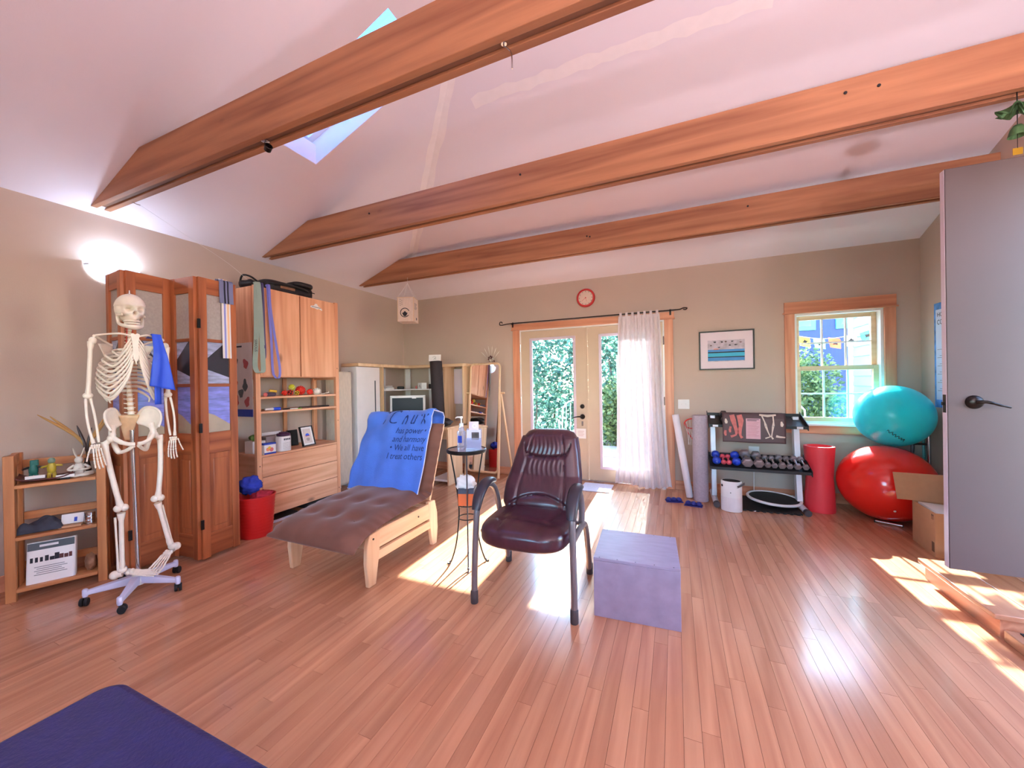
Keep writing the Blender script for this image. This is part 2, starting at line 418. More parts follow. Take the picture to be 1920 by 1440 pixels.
for p in planks[:300]:
    o = bpy.data.objects.new('plank', unit); COL.objects.link(o); o.parent = fl
    o.location = ((p[0] + p[1]) / 2, (p[2] + p[3]) / 2, rnd.uniform(-.0004, 0)); o.scale = (p[1] - p[0] - .0011, p[3] - p[2] - .0013, .018)
mb = MB()
for p in planks[300:]: mb.box(p[0] + .0005, p[1] - .0005, p[2] + .0006, p[3] - .0006, -.018, rnd.uniform(-.0004, 0))
o = mb.build('plank', 'plank_far', fl); o['kind'] = 'stuff'

# --- walls
T = 0.15
mb = MB()
mb.box(XL - T, DX0, YB, YB + T, 0, H + .12).box(DX0, DX1, YB, YB + T, DZ1, H + .12).box(DX1, WX0, YB, YB + T, 0, H + .12)
mb.box(WX0, WX1, YB, YB + T, 0, WZ0).box(WX0, WX1, YB, YB + T, WZ1, H + .12).box(WX1, XR + T, YB, YB + T, 0, H + .12)
struct(mb.build('wall_back', 'wall'), 'greige painted wall with the french doors and window')
struct(MB().box(XL - T, XL, YF - T, YB, 0, H + .12).build('wall_left', 'wall'), 'greige painted wall carrying the uplight sconce')
mb = MB()
HD0, HD1, HDZ0, HDZ1 = 2.02, 2.90, 0.22, 2.46    # doorway in right wall
mb.prism([(HD1, 0), (YB, 0), (YB, gz(YB) + .1), (HD1, gz(HD1) + .1)], XR, XR + T, 'YZ')
mb.prism([(HD0, HDZ1), (HD1, HDZ1), (HD1, gz(HD1) + .1), (HD0, gz(HD0) + .1)], XR, XR + T, 'YZ')
mb.box(XR, XR + T, HD0, HD1, 0, HDZ0)
mb.prism([(YF, 0), (HD0, 0), (HD0, gz(HD0) + .1), (YM, gz(YM) + .1), (YF, gz(YF) + .1)], XR, XR + T, 'YZ')
struct(mb.build('wall_right', 'wall'), 'greige gable wall rising to the ridge')
mb = MB(); FW = [(-1.7, -0.6), (0.3, 1.75)]; z0, z1 = 0.85, 2.15; xs = XL  # unseen wall; its two windows are added to let in more sky light
for a, b in FW:
    mb.box(xs, a, YF - T, YF, 0, H + .12); mb.box(a, b, YF - T, YF, 0, z0).box(a, b, YF - T, YF, z1, H + .12); xs = b
mb.box(xs, XR + T, YF - T, YF, 0, H + .12)
struct(mb.build('wall_front', 'wall'), 'greige painted wall with two windows added for fill light')
for k, (a, b) in enumerate(FW):
    w = sthing('window_%d' % (k + 3), None, ((a + b) / 2, YF, z0)); hw = (b - a) / 2
    f = MB(); f.box(-hw, hw, -.10, -.04, 0, .05).box(-hw, hw, -.10, -.04, z1 - z0 - .05, z1 - z0).box(-hw, -hw + .05, -.10, -.04, 0.05, z1 - z0 - .05).box(hw - .05, hw, -.10, -.04, .05, z1 - z0 - .05).box(-.02, .02, -.09, -.05, .05, z1 - z0 - .05)
    f.build('window_frame', 'vinyl', w)
    MB().box(-hw + .05, hw - .05, -.072, -.068, .05, z1 - z0 - .05).build('pane', 'glass', w)

# --- vaulted ceiling (hip end on the left, gable on the right)
TH = .16
def slopeL(x): return H + SL * (x - XL)
def solid(mb, pts):
    k = len(pts); vs = list(pts) + [(p[0], p[1], p[2] + TH) for p in pts]
    mb.add(vs, [tuple(range(k)), tuple(reversed(range(k, 2 * k)))] + [(i, (i + 1) % k, (i + 1) % k + k, i + k) for i in range(k)])
mb = MB()
def lpiece(xa, xb, ya, yb, ya2, yb2):
    solid(mb, [(xa, ya, slopeL(xa)), (xb, ya2, slopeL(xb)), (xb, yb2, slopeL(xb)), (xa, yb, slopeL(xa))])
XA = XL + HALF
def yr(x): return (YF + x - XL, YB - (x - XL))
lpiece(XL, SX0, *yr(XL), *yr(SX0))
lpiece(SX0, SX1, yr(SX0)[0], SY0, yr(SX1)[0], SY0)
lpiece(SX0, SX1, SY1, yr(SX0)[1], SY1, yr(SX1)[1])
x = SX1; solid(mb, [(x, yr(x)[0], slopeL(x)), (XA, YM, RIDGE), (x, yr(x)[1], slopeL(x))])
solid(mb, [(XL, YB, H), (XA, YM, RIDGE), (XR, YM, RIDGE), (XR, YB, H)])
solid(mb, [(XL, YF, H), (XR, YF, H), (XR, YM, RIDGE), (XA, YM, RIDGE)])
ceil = struct(mb.build('ceiling', 'ceil'), 'vaulted pinkish white plasterboard ceiling')
# patched drywall seams
def ragged(a, b, w, nrm, n=26):
    a = Vector(a); b = Vector(b); d = (b - a); s = d.normalized().cross(Vector(nrm)).normalized(); vs = []
    for i in range(n + 1):
        p = a + d * i / n + Vector(nrm) * .0012
        vs += [p - s * w * (.5 + rnd.uniform(-.16, .16)), p + s * w * (.5 + rnd.uniform(-.16, .16))]
    return MB().add(vs, [(2 * i, 2 * i + 1, 2 * i + 3, 2 * i + 2) for i in range(n)])
nB = Vector((0, -SL, -1)).normalized(); nL = Vector((SL, 0, -1)).normalized(); nh = (nB + nL).normalized()
for dx, dy, nn, q in ((.03, 0, nB, 0), (0, -.03, nL, 1)):
    a = (XL + .8 + dx, YB - .8 + dy, 0); b = (XL + 2.75 + dx, YB - 2.75 + dy, 0)
    if q == 0: a = (a[0], a[1], H + SL * (YB - a[1])); b = (b[0], b[1], H + SL * (YB - b[1]))
    else: a = (a[0], a[1], slopeL(a[0])); b = (b[0], b[1], slopeL(b[0]))
    ragged(a, b, .065, nn).build('drywall_tape', 'tape', ceil)
ragged((-1.42, 2.605, H + SL * (YB - 2.605)), (.55, 2.605, H + SL * (YB - 2.605)), .085, nB).build('drywall_tape', 'tape', ceil)

# --- skylight
ang = math.atan(SL); sk = sthing('window_2', 'blue lit skylight in the sloped ceiling', (SX0, (SY0 + SY1) / 2, slopeL(SX0)))
sk.rotation_euler = (0, -ang, 0)
LX = (SX1 - SX0) / math.cos(ang); hy = (SY1 - SY0) / 2
f = MB(); D_ = .34
f.box(-.05, .003, -hy - .05, hy + .05, .002, D_).box(LX - .003, LX + .05, -hy - .05, hy + .05, .002, D_).box(.003, LX - .003, hy - .003, hy + .05, .002, D_).box(.003, LX - .003, -hy - .05, -hy + .003, .002, D_)
f.build('shaft', 'ceil', sk)
f = MB(); e = .045
for k, ee in ((0, .05), (1, .028)):
    z = .19 + k * .05
    f.box(0, ee, -hy, hy, z, z + .05).box(LX - ee, LX, -hy, hy, z, z + .05).box(ee, LX - ee, hy - ee, hy, z, z + .05).box(ee, LX - ee, -hy, -hy + ee, z, z + .05)
f.build('window_frame', 'vinyl', sk)
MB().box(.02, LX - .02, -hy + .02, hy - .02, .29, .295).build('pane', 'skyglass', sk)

# --- exposed beams
def beam(y, label, holes):
    b = thing('ceiling_beam', label, 'beam', (0, y, 0), group='exposed fir tie beams')
    for ya, yb, z0, m in ((-.055, -.018, 2.655, 'beamX'), (.018, .055, 2.655, 'beamX'), (-.018, .018, 2.668, 'beamdark')):
        def sx(z): return XL + (z - H) / SL + .006
        MB().prism([(sx(z0), z0), (XR, z0), (XR, 2.91), (sx(2.91), 2.91)], ya, yb, 'XZ').build('timber', m, b, bevel=.003)
    for hx, hz_ in holes:
        MB().lathe([(.008, -.002), (.008, .003)], 10, (hx, -.056, hz_), Matrix.Rotation(R(90), 4, 'X')).build('bolt_hole', 'black', b)
    return b
beam(1.40, 'long fir tie beam crossing below the skylight', [])
beam(2.66, 'long fir tie beam with four dark bolt holes and the wind chime', [(-2.48, 2.827), (-1.03, 2.835), (.864, 2.835), (1.003, 2.83)])
beam(3.977, 'knotty fir tie beam closest to the french doors, paper lantern under its end', [(-.82, 2.805), (-.79, 2.795), (.61, 2.83)])

# --- baseboards
BH = .105
struct(MB().box(XL, XL + .016, YF, YB, 0, BH).build('baseboard_left', 'trimY', bevel=.003))
mb = MB().box(XL + .016, DX0 - .1, YB - .016, YB, 0, BH).box(DX1 + .1, XR, YB - .016, YB, 0, BH); struct(mb.build('baseboard_back', 'trimX', bevel=.003))
mb = MB().box(XR - .016, XR, 3.30, YB - .016, 0, BH).box(XR - .016, XR, YF, HD0 - .1, 0, BH); struct(mb.build('baseboard_right', 'trimY', bevel=.003))

# --- casings
t1 = sthing('trim_1', 'orange fir casing around the french doors')
MB().box(DX0 - .098, DX0, YB - .022, YB, 0, DZ1).build('jamb_casing', 'trimZ', t1, bevel=.003)
MB().box(DX1, DX1 + .098, YB - .022, YB, 0, DZ1).build('jamb_casing', 'trimZ', t1, bevel=.003)
MB().box(DX0 - .112, DX1 + .112, YB - .026, YB, DZ1 + .012, DZ1 + .085).build('head_casing', 'trimX', t1, bevel=.003)
MB().box(DX0 - .12, DX1 + .12, YB - .036, YB, DZ1, DZ1 + .012).build('head_fillet', 'trimX', t1, bevel=.002)
f = MB().box(DX0, DX0 + .018, YB, YB + T, 0, DZ1).box(DX1 - .018, DX1, YB, YB + T, 0, DZ1).box(DX0 + .018, DX1 - .018, YB, YB + T, DZ1 - .018, DZ1); f.build('jamb', 'vinyl', t1)
MB().box(DX0, DX1, YB - .02, YB + T + .02, 0, .018).build('threshold', 'chrome', t1, bevel=.003)
t2 = sthing('trim_2', 'orange fir casing and stool around the window')
MB().box(WX0 - .09, WX0, YB - .022, YB, WZ0 + .02, WZ1).build('jamb_casing', 'trimZ', t2, bevel=.003)
MB().box(WX1, WX1 + .09, YB - .022, YB, WZ0 + .02, WZ1).build('jamb_casing', 'trimZ', t2, bevel=.003)
MB().box(WX0 - .092, WX1 + .092, YB - .026, YB, WZ1 + .014, WZ1 + .125).build('head_casing', 'trimX', t2, bevel=.003)
MB().box(WX0 - .104, WX1 + .104, YB - .038, YB, WZ1, WZ1 + .014).build('head_fillet', 'trimX', t2, bevel=.002)
MB().box(WX0 - .10, WX1 + .10, YB - .045, YB + .05, WZ0 - .002, WZ0 + .02).build('stool', 'vinyl', t2, bevel=.004)
MB().box(WX0 - .09, WX1 + .09, YB - .02, YB, WZ0 - .085, WZ0 - .002).build('apron', 'trimX', t2, bevel=.003)

# --- french doors
def french(name, label, x0, x1, gx0, gx1, hinge_x, knob):
    d = sthing(name, label, (x0, YB + .0, 0)); w = x1 - x0; a, b = gx0 - x0, gx1 - x0; zt, zb = 1.88, .20
    ya, yb = .008, .052; Z0, Z1 = .02, DZ1 - .022
    f = MB().box(0, a, ya, yb, Z0, Z1).box(b, w, ya, yb, Z0, Z1).box(a, b, ya, yb, Z0, zb).box(a, b, ya, yb, zt, Z1); f.build('door_slab', 'door_paint', d)
    m = .028; f = MB()
    f.box(a - m, a + .006, ya - .012, ya, zb - m, zt + m).box(b - .006, b + m, ya - .012, ya, zb - m, zt + m).box(a + .006, b - .006, ya - .012, ya, zb - m, zb + .006).box(a + .006, b - .006, ya - .012, ya, zt - .006, zt + m)
    f.build('glass_moulding', 'door_edge', d, bevel=.004)
    MB().box(a, b, .028, .032, zb, zt).build('pane', 'glass', d)
    for z in (.28, 1.05, 1.78):
        MB().tube([(hinge_x - x0, -.006, z - .05), (hinge_x - x0, -.006, z + .05)], .007, 8).build('hinge', 'chrome', d, smooth=40)
    if knob:
        kx = w - .06
        MB().lathe([(0, .02), (.022, .018), (.03, .006), (.03, 0)], 20, (kx, ya, .975), Matrix.Rotation(R(90), 4, 'X')).build('deadbolt', 'brass', d, smooth=40)
        h = MB().lathe([(0, .03), (.02, .03), (.032, .012), (.034, 0)], 20, (kx, ya, .84), Matrix.Rotation(R(90), 4, 'X')).build('door_handle', 'brass', d, smooth=40)
        MB().tube(spline([(kx, ya - .03, .84), (kx - .05, ya - .045, .842), (kx - .11, ya - .04, .83), (kx - .135, ya - .036, .822)], 4), [.009] * 5 + [.0075] * 4 + [.006] * 4, 8).build('lever', 'brass', h, smooth=50)
        MB().box(w - .004, w + .022, -.006, .010, Z0, Z1).build('astragal', 'door_paint', d, bevel=.003)
        MB().box(kx - .012, kx + .012, -.002, .0, .72, .78).build('key_plate', 'chrome', d)
    return d
french('door_1', 'tan french door leaf with the bronze lever and deadbolt', -1.977, -1.066, -1.823, -1.232, -1.984, True)
french('door_2', 'tan french door leaf half behind the sheer curtain', -1.044, -.133, -.874, -.285, -.126, False)

# --- double-hung window
w = sthing('window_1', 'white double hung window with grilles', (WX0, YB, WZ0 + .02)); WW = WX1 - WX0; WH = WZ1 - WZ0 - .02
f = MB().box(0, .022, .0, T, 0, WH).box(WW - .022, WW, 0, T, 0, WH).box(.022, WW - .022, 0, T, WH - .022, WH).box(.022, WW - .022, .03, T, 0, .02); f.build('window_frame', 'vinyl', w)
def sash(name, z0, z1, y, m):
    s = MB(); e = .042; x0, x1 = .022, WW - .022
    s.box(x0, x0 + e, y, y + .035, z0, z1).box(x1 - e, x1, y, y + .035, z0, z1).box(x0 + e, x1 - e, y, y + .035, z0, z0 + e).box(x0 + e, x1 - e, y, y + .035, z1 - e, z1)
    so = s.build(name, m, w, bevel=.003)
    MB().box(x0 + e, x1 - e, y + .016, y + .019, z0 + e, z1 - e).build('pane', 'glass', so)
    g = MB()
    for k in (1, 2):
        xx = x0 + e + (x1 - x0 - 2 * e) * k / 3; g.box(xx - .008, xx + .008, y + .010, y + .028, z0 + e, z1 - e)
    zz = (z0 + z1) / 2; g.box(x0 + e, x1 - e, y + .011, y + .027, zz - .008, zz + .008); g.build('grille', 'vinyl', so)
MEET = 1.40 - WZ0 - .02
sash('upper_sash', MEET - .02, WH - .022, .085, 'birchX')
sash('lower_sash', .02, MEET + .022, .045, 'birchX')

# --- open grey door and landing step on the right
d = sthing('door_3', 'plain grey slab door standing open over the step', (XR, 2.91, .235)); DW = .805; DH = 2.20
MB().box(-DW, 0, -.045, 0, 0, DH).build('door_slab', 'grey_door', d, bevel=.003)
MB().box(-DW - .0015, -DW, -.040, -.005, .002, DH - .002).build('door_edge', 'door_edge', d)
MB().box(-DW - .0025, -DW - .0015, -.036, -.010, .86, .96).build('latch_plate', 'brass', d)
MB().bar((-DW - .012, -.022, .91), (-DW - .0015, -.022, .91), .014, .018).build('latch_bolt', 'brass', d)
kx, kz = -DW + .105, .92
h = MB().lathe([(0, .022), (.02, .020), (.034, .010), (.037, 0)], 28, (kx, -.045, kz), Matrix.Rotation(R(90), 4, 'X')).build('door_handle', 'brass', d, smooth=40)
MB().tube(spline([(kx, -.066, kz), (kx + .03, -.085, kz + .002), (kx + .07, -.088, kz - .012), (kx + .115, -.085, kz - .026)], 5), [.010] * 4 + [.008] * 4 + [.0065] * 4 + [.005] * 4, 8).build('lever', 'brass', h, smooth=50)
for z in (.2, 1.1, 2.0): MB().tube([(.004, -.05, z - .05), (.004, -.05, z + .05)], .008, 8).build('hinge', 'brass', d, smooth=40)
st = thing('landing_step', 'low oak landing step below the open grey door', 'step', (0, 0, 0))
f = MB().box(1.455, XR - .016, 2.66, 3.27, 0, .098); f.build('riser', 'trimY', st)
k = 0; xs = [1.425, 1.60, 1.80, 2.0, XR - .016]
for a, b in zip(xs, xs[1:]):
    MB().box(a, b - .004, 2.64, 3.285, .098, .124).build('tread_board', 'plank', st, bevel=.004)
MB().box(1.455, XR - .016, 1.95, 2.638, 0, .055).build('lower_tread', 'plank', st, bevel=.004)
MB().box(1.50, 1.53, 2.05, 2.62, .055, .060).build('dark_gap_strip', 'rubber', st)  # dark strip standing in for the shaded gap below the landing boards
t3 = sthing('trim_3', 'white casing of the side doorway')
MB().box(XR - .02, XR, HD0 - .09, HD0, 0, HDZ1 + .09).build('jamb_casing', 'trimZ', t3); MB().box(XR - .02, XR, HD0, HD1, HDZ1, HDZ1 + .09).build('head_casing', 'trimY', t3)
MB().box(XR - .02, XR, HD1 + .012, HD1 + .09, .124, HDZ1 + .09).build('jamb_casing', 'trimZ', t3)
# ================================================================== OUTSIDE THE GLASS
def leaf_mat(name, dark, light, rough=0.4):
    m, nt, b = _new(name); g = nt.nodes.new('ShaderNodeNewGeometry'); r = nt.nodes.new('ShaderNodeValToRGB')
    r.color_ramp.elements[0].color = lin(dark); r.color_ramp.elements[1].color = lin(light)
    nt.links.new(g.outputs['Random Per Island'], r.inputs[0]); nt.links.new(r.outputs[0], b.inputs['Base Color'])
    b.inputs['Roughness'].default_value = rough; b.inputs['Transmission Weight'].default_value = 0.0
    tl = nt.nodes.new('ShaderNodeBsdfTranslucent'); nt.links.new(r.outputs[0], tl.inputs[0])
    x = nt.nodes.new('ShaderNodeMixShader'); x.inputs[0].default_value = 0.45
    o = nt.nodes['Material Output']; nt.links.new(b.outputs[0], x.inputs[1]); nt.links.new(tl.outputs[0], x.inputs[2]); nt.links.new(x.outputs[0], o.inputs[0])
    return m
MT['ivy'] = leaf_mat('ivy_leaf', (46, 84, 76), (124, 164, 138)); MT['shrub'] = leaf_mat('shrub_leaf', (54, 84, 54), (146, 164, 104))
MT['bark'] = mk('bark', (92, 78, 66), 0.9, bump=0.4, bs=20)
MT['paver'] = mk('flagstone', (176, 160, 156), 0.85, var=0.15, vs=3, bump=0.2)
MT['siding'] = mk('siding_paint', (132, 156, 204), 0.6, var=0.02)
MT['navy'] = mk('navy_siding', (44, 52, 96), 0.6); MT['teal_paint'] = mk('teal_paint', (84, 190, 204), 0.5)
MT['soil'] = mk('soil', (90, 76, 62), 0.95, var=0.2)
MT['patio_metal'] = mk('patio_white_metal', (222, 226, 232), 0.4, metal=0.2)
def foliage(fn, n, size, name, m, parent, seed):
    q = random.Random(seed); vs = []; fs = []
    for i in range(n):
        p = Vector(fn(q)); s = size * q.uniform(.6, 1.3)
        e = Euler((q.uniform(-1.2, 1.2), q.uniform(-1.2, 1.2), q.uniform(0, 6.28))).to_matrix()
        b = len(vs)
        for a in ((0, -.5, 0), (.36, -.05, .08), (0, .55, -.05), (-.36, -.05, .08)): vs.append(tuple(p + e @ (Vector(a) * s)))
        fs.append((b, b + 1, b + 2)); fs.append((b, b + 2, b + 3))
    o = MB(); o.v = vs; o.f = fs; ob = o.build(name, m, parent); ob['kind'] = 'stuff'; return ob
g = struct(MB().box(-14, 16, YB + T, 26, -.30, -.12).build('ground', 'soil'), 'garden soil beyond the doors')
pt = sthing('patio', 'flagstone patio outside the french doors'); q = random.Random(3)
for i in range(9):
    for j in range(5):
        x0, y0 = -3.4 + i * .66, YB + T + .02 + j * .62; a = [q.uniform(-.05, .05) for _ in range(8)]
        MB().prism([(x0 + a[0], y0 + abs(a[1])), (x0 + .62 + a[2], y0 + abs(a[3])), (x0 + .62 + a[4], y0 + .58 - abs(a[5])), (x0 + a[6], y0 + .58 - abs(a[7]))], -.12, -.06 + q.uniform(-.008, .008), 'XY').build('flagstone', 'paver', pt, bevel=.008)
def bush(name, label, cat, c, r, n, size, m, seed, grp=None, stems=5):
    t = thing(name, label, cat, (c[0], c[1], -.12), group=grp); q = random.Random(seed)
    def fn(z):
        while True:
            v = Vector((z.uniform(-1, 1), z.uniform(-1, 1), z.uniform(-1, 1)))
            if .35 < v.length < 1: break
        k = 1 + .18 * math.sin(5 * v.x + 3 * v.z) * math.cos(4 * v.y + v.z * 6)
        return (v.x * r[0] * k, v.y * r[1] * k, max(.02, r[2] + v.z * r[2] * k))
    foliage(fn, n, size, 'foliage', m, t, seed)
    for i in range(stems):
        a = q.uniform(0, 6.28); MB().tube(spline([(0, 0, 0), (.1 * math.cos(a), .1 * math.sin(a), r[2] * .5), (r[0] * .5 * math.cos(a), r[1] * .5 * math.sin(a), r[2] * 1.3)], 4), [.03 - .002 * k for k in range(9)], 6).build('stem', 'bark', t, smooth=60)
    return t
hd = thing('ivy_hedge', 'tall ivy covered hedge outside the french doors', 'hedge', (-4.2, 9.6, -.12))
def hfn(z): 
    x = z.uniform(-3.6, 3.9); zz = z.uniform(0, 1) ** .9 * 2.75
    return (x, -.35 * z.random() + .22 * math.sin(2.1 * x + 1.3 * zz) - .12 * math.cos(3 * zz + x), zz)
foliage(hfn, 17000, .125, 'foliage', 'ivy', hd, 11)
for i in range(14): MB().tube(spline([(-3.3 + i * .5, 0, 0), (-3.2 + i * .5, -.05, 1.0), (-3.35 + i * .5, .05, 2.2)], 4), .025, 6).build('stem', 'bark', hd, smooth=60)
bush('shrub', 'sunlit green shrub outside beyond the curtained french door', 'shrub', (-1.15, 8.35, 0), (.55, .45, .72), 3600, .085, 'shrub', 21)
bush('shrub', 'leafy hedge shrub filling the window below the prayer flags', 'shrub', (2.05, 9.4, 0), (1.0, .6, 1.02), 7000, .085, 'shrub', 22)
bush('garden_tree', 'tall leafy tree above the ivy hedge', 'tree', (-.3, 15.0, 0), (2.2, 1.2, 2.2), 6000, .17, 'ivy', 23)
# neighbour house
nh_ = thing('neighbour_house', 'navy neighbour house with teal window frames', 'house', (5.2, 14.5, -.12))
MB().box(-2.6, 2.6, 0, 5, 0, 5.2).build('wall', 'navy', nh_)
MB().prism([(-2.9, 5.2), (2.9, 5.2), (0, 7.2)], -.3, 5.3, 'XZ').build('roof', 'bark', nh_)
for xx in (-1.7, -.2, 1.3):
    f = MB().box(xx - .5, xx + .5, -.05, 0, 2.9, 4.3).build('window', 'teal_paint', nh_)
    MB().box(xx - .38, xx + .38, -.06, -.05, 3.02, 4.18).build('pane', 'glass', f)
# own house wing with lap siding
sw = thing('siding_wing', 'pale lap sided house wing seen through the window', 'house', (2.75, 0, -.12))
MB().box(.02, .2, YB + T, 8.1, 0, 4.2).build('sheathing', 'siding', sw)
lap = MB().prism([(0.02, 0), (-.016, .0), (.0, .165), (.02, .165)], YB + T, 8.1, 'XZ').mesh('siding_board', MT['siding'])
for i in range(26):
    o = bpy.data.objects.new('siding_board', lap); COL.objects.link(o); o.parent = sw; o.location = (0, 0, i * .16)
MB().box(-.035, .2, 8.1, 8.22, 0, 4.2).build('corner_board', 'vinyl', sw)
# patio chairs
def patio_chair(loc, rz, label):
    t = thing('patio_chair', label, 'chair', loc, rz, 'white metal patio chairs')
    for s in (-1, 1):
        MB().tube(spline([(s * .24, -.22, 0), (s * .24, -.20, .42), (s * .26, -.2, .62), (s * .26, .12, .64), (s * .24, .22, .60)], 5), .011, 8).build('side_frame', 'patio_metal', t, smooth=50)
        MB().tube(spline([(s * .22, .26, 0), (s * .22, .18, .42), (s * .21, .28, .9)], 5), .011, 8).build('leg', 'patio_metal', t, smooth=50)
    MB().tube(spline([(-.21, .28, .9), (-.12, .3, 1.0), (0, .3, 1.03), (.12, .3, 1.0), (.21, .28, .9)], 5), .011, 8).build('back_rail', 'patio_metal', t, smooth=50)
    for i in range(5):
        x = -.15 + .075 * i; MB().tube([(x, .19, .44), (x, .245, .7), (x, .295, .98)], .006, 6).build('back_slat', 'patio_metal', t, smooth=50)
    for i in range(6): MB().box(-.23, .23, -.2 + .068 * i, -.16 + .068 * i, .42, .43).build('seat_slat', 'patio_metal', t)
for l, rz, lb in (((-1.75, 6.9, -.06), R(200), 'white metal patio chair in front of the ivy hedge'), ((1.60, 7.0, -.06), R(160), 'white metal patio chair below the window shrub')): patio_chair(l, rz, lb)
# prayer flags
pf = thing('prayer_flag_string', 'string of small printed prayer flags hanging across the window', 'bunting', (WX0 - .1, YB + T + .13, 1.86))
pts = [(-.02 + i * .104, 0, -.13 * math.sin(PI * i / 9.5)) for i in range(11)]; MB().tube(spline(pts, 3), .0025, 5).build('cord', 'white', pf)
for i, cc in enumerate([(236, 240, 240), (250, 206, 60), (120, 196, 150), (232, 92, 60), (244, 244, 246), (66, 190, 196)]):
    mm = sheer('flag_cloth_%d' % i, cc, .95, .5); x = .12 + i * .135; z = -.13 * math.sin(PI * x / .95)
    fo = MB().grid(lambda u, v: (x - .05 + .1 * u + .012 * v, .012 * math.sin(5 * v + 3 * u), z - .11 * v + .02 * (u - .5) * (1 if i > 3 else -1)), 6, 6).build('flag', mm, pf, smooth=60)
    p = MB(); st = [(0, 0)] + [(.032 * (1 if k % 2 else .55) * math.cos(k * .785 + i), .028 * (1 if k % 2 else .5) * math.sin(k * .785 + i)) for k in range(8)]
    p.prism([(x + .005 + a, z - .058 + b) for a, b in st[1:]], -.0225, -.022, 'XZ').build('print', 'ink', fo)
for xx in (-.02, 1.02): MB().tube([(xx, 0, 0), (xx, -.14, .02)], .004, 6).build('hook', 'chrome', pf)
# ================================================================== LAMPS ON THE WALLS
MT['frost'] = mk('frosted_glass', (214, 228, 250), 0.4, var=0.01, emit=0.45)
def sconce(y, x, face, w, col, label, z=2.235):
    """half-bowl uplight; face = +1 looks to +x, -1 to -x"""
    t = thing('wall_sconce', label, 'lamp', (x, y, z), R(0) if face > 0 else PI, None)
    m = MB(); n = 20; k = 9
    def fn(u, v):
        a = -PI / 2 + PI * u; r = math.cos(v * PI / 2 * .93); return (.125 * r * math.cos(a) + .004, .155 * r * math.sin(a), -.125 * math.sin(v * PI / 2 * .93))
    m.grid(fn, n, k); m.grid(lambda u, v: ((.125 * math.cos(-PI / 2 + PI * u) + .004), .155 * math.sin(-PI / 2 + PI * u), .025 * v), n, 2)
    m.build('shade', 'frost', t, smooth=60, solid=.004)
    MB().box(0, .012, -.05, .05, -.09, .01).build('back_plate', 'vinyl', t)
    for s in (-1, 1): MB().tube([(.01, s * .157, -.002), (.03, s * .155, -.002), (.05, s * .145, -.002)], .004, 6).build('clip', 'chrome', t)
    MB().lathe([(.012, -.05), (.014, -.01), (.024, .01), (.026, .03), (.015, .05), (0, .056)], 14, (.05, 0, -.03)).build('bulb', mk('bulb_glow', (255, 250, 245), .5, emit=6), t, smooth=60)
    l = bpy.data.lights.new('sconce_light', 'POINT'); l.energy = w; l.color = col; l.shadow_soft_size = .03
    lo = bpy.data.objects.new('sconce_light', l); COL.objects.link(lo); lo.parent = t; lo.location = (.055, 0, .045)
    return t
sconce(1.485, XL, 1, 2.6, (.62, .78, 1.0), 'frosted half bowl sconce glowing blue white above the folding screen')
# unseen torchiere uplights, added behind the camera to brighten the ceiling
MT['fill_bowl'] = mk('opal_bowl', (240, 232, 230), .5, var=.01)
for tx, ty, lb in ((1.86, .75, 'added black torchiere fill lamp by the side doorway'), (1.88, -.55, 'added black torchiere fill lamp on the gable wall side behind the doorway lamp'), (.95, -1.60, 'added black torchiere fill lamp under the wider added window')):
    tl = thing('fill_torchiere', lb, 'lamp', (tx, ty, 0), group='added black torchiere fill lights')
    MB().lathe([(0, 0), (.14, 0), (.14, .012), (.02, .03), (0, .03)], 28).build('base', 'black', tl, smooth=40); MB().tube([(0, 0, .02), (0, 0, 1.66)], .012, 12).build('pole', 'black', tl, smooth=50)
    MB().lathe([(.015, 1.66), (.06, 1.675), (.12, 1.715), (.165, 1.78), (.160, 1.782), (.115, 1.722), (.055, 1.684), (0, 1.678)], 32).build('bowl', 'fill_bowl', tl, smooth=50)
    l = bpy.data.lights.new('fill_torchiere_light', 'POINT'); l.energy = FILL_W; l.color = FILL_COL; l.shadow_soft_size = .05
    lo = bpy.data.objects.new('fill_torchiere_light', l); COL.objects.link(lo); lo.parent = tl; lo.location = (0, 0, 1.745)
# small track spot and hooks on the first beam
sp = thing('spot_lamp', 'small chrome swivel spot lamp under the skylight beam', 'lamp', (-2.07, 1.40, 2.668))
MB().lathe([(.022, 0), (.022, -.008), (.006, -.012), (.006, -.03)], 14).build('canopy', 'chrome', sp, smooth=40)
MB().tube([(0, 0, -.026), (.012, .0, -.042)], .005, 8).build('arm', 'chrome', sp)
MB().lathe([(.008, -.02), (.018, -.012), (.02, .018), (.0165, .02), (.013, -.008)], 14, (.02, 0, -.05), Euler((R(20), R(70), 0)).to_matrix().to_4x4()).build('head', 'brass', sp, smooth=40)
hk = thing('hanging_hook', 'bent wire hanging hook on the skylight beam', 'hook', (-.615, 1.40, 2.668))
MB().lathe([(.012, 0), (.012, -.004)], 12).build('plate', 'chrome', hk)
MB().tube(spline([(0, 0, 0), (0, 0, -.012), (.012, .005, -.02), (.028, .01, -.045), (.03, .01, -.105)], 5), .0028, 7).build('wire', 'chrome', hk, smooth=60)
cd = thing('pull_cord', 'thin pale cord running from the beam end down to the cabinet', 'cord', (-3.596, 1.44, 2.655))
MB().tube([(0, 0, .0), (.02, .02, -.012), (.03, .035, -.015)], .003, 6).build('eye_hook', 'chrome', cd)
MB().tube(spline([(.03, .035, -.015), (-.05, .33, -.10), (-.15, .74, -.225), (-.18, 1.0, -.385)], 5), .0012, 5).build('string', 'white', cd)

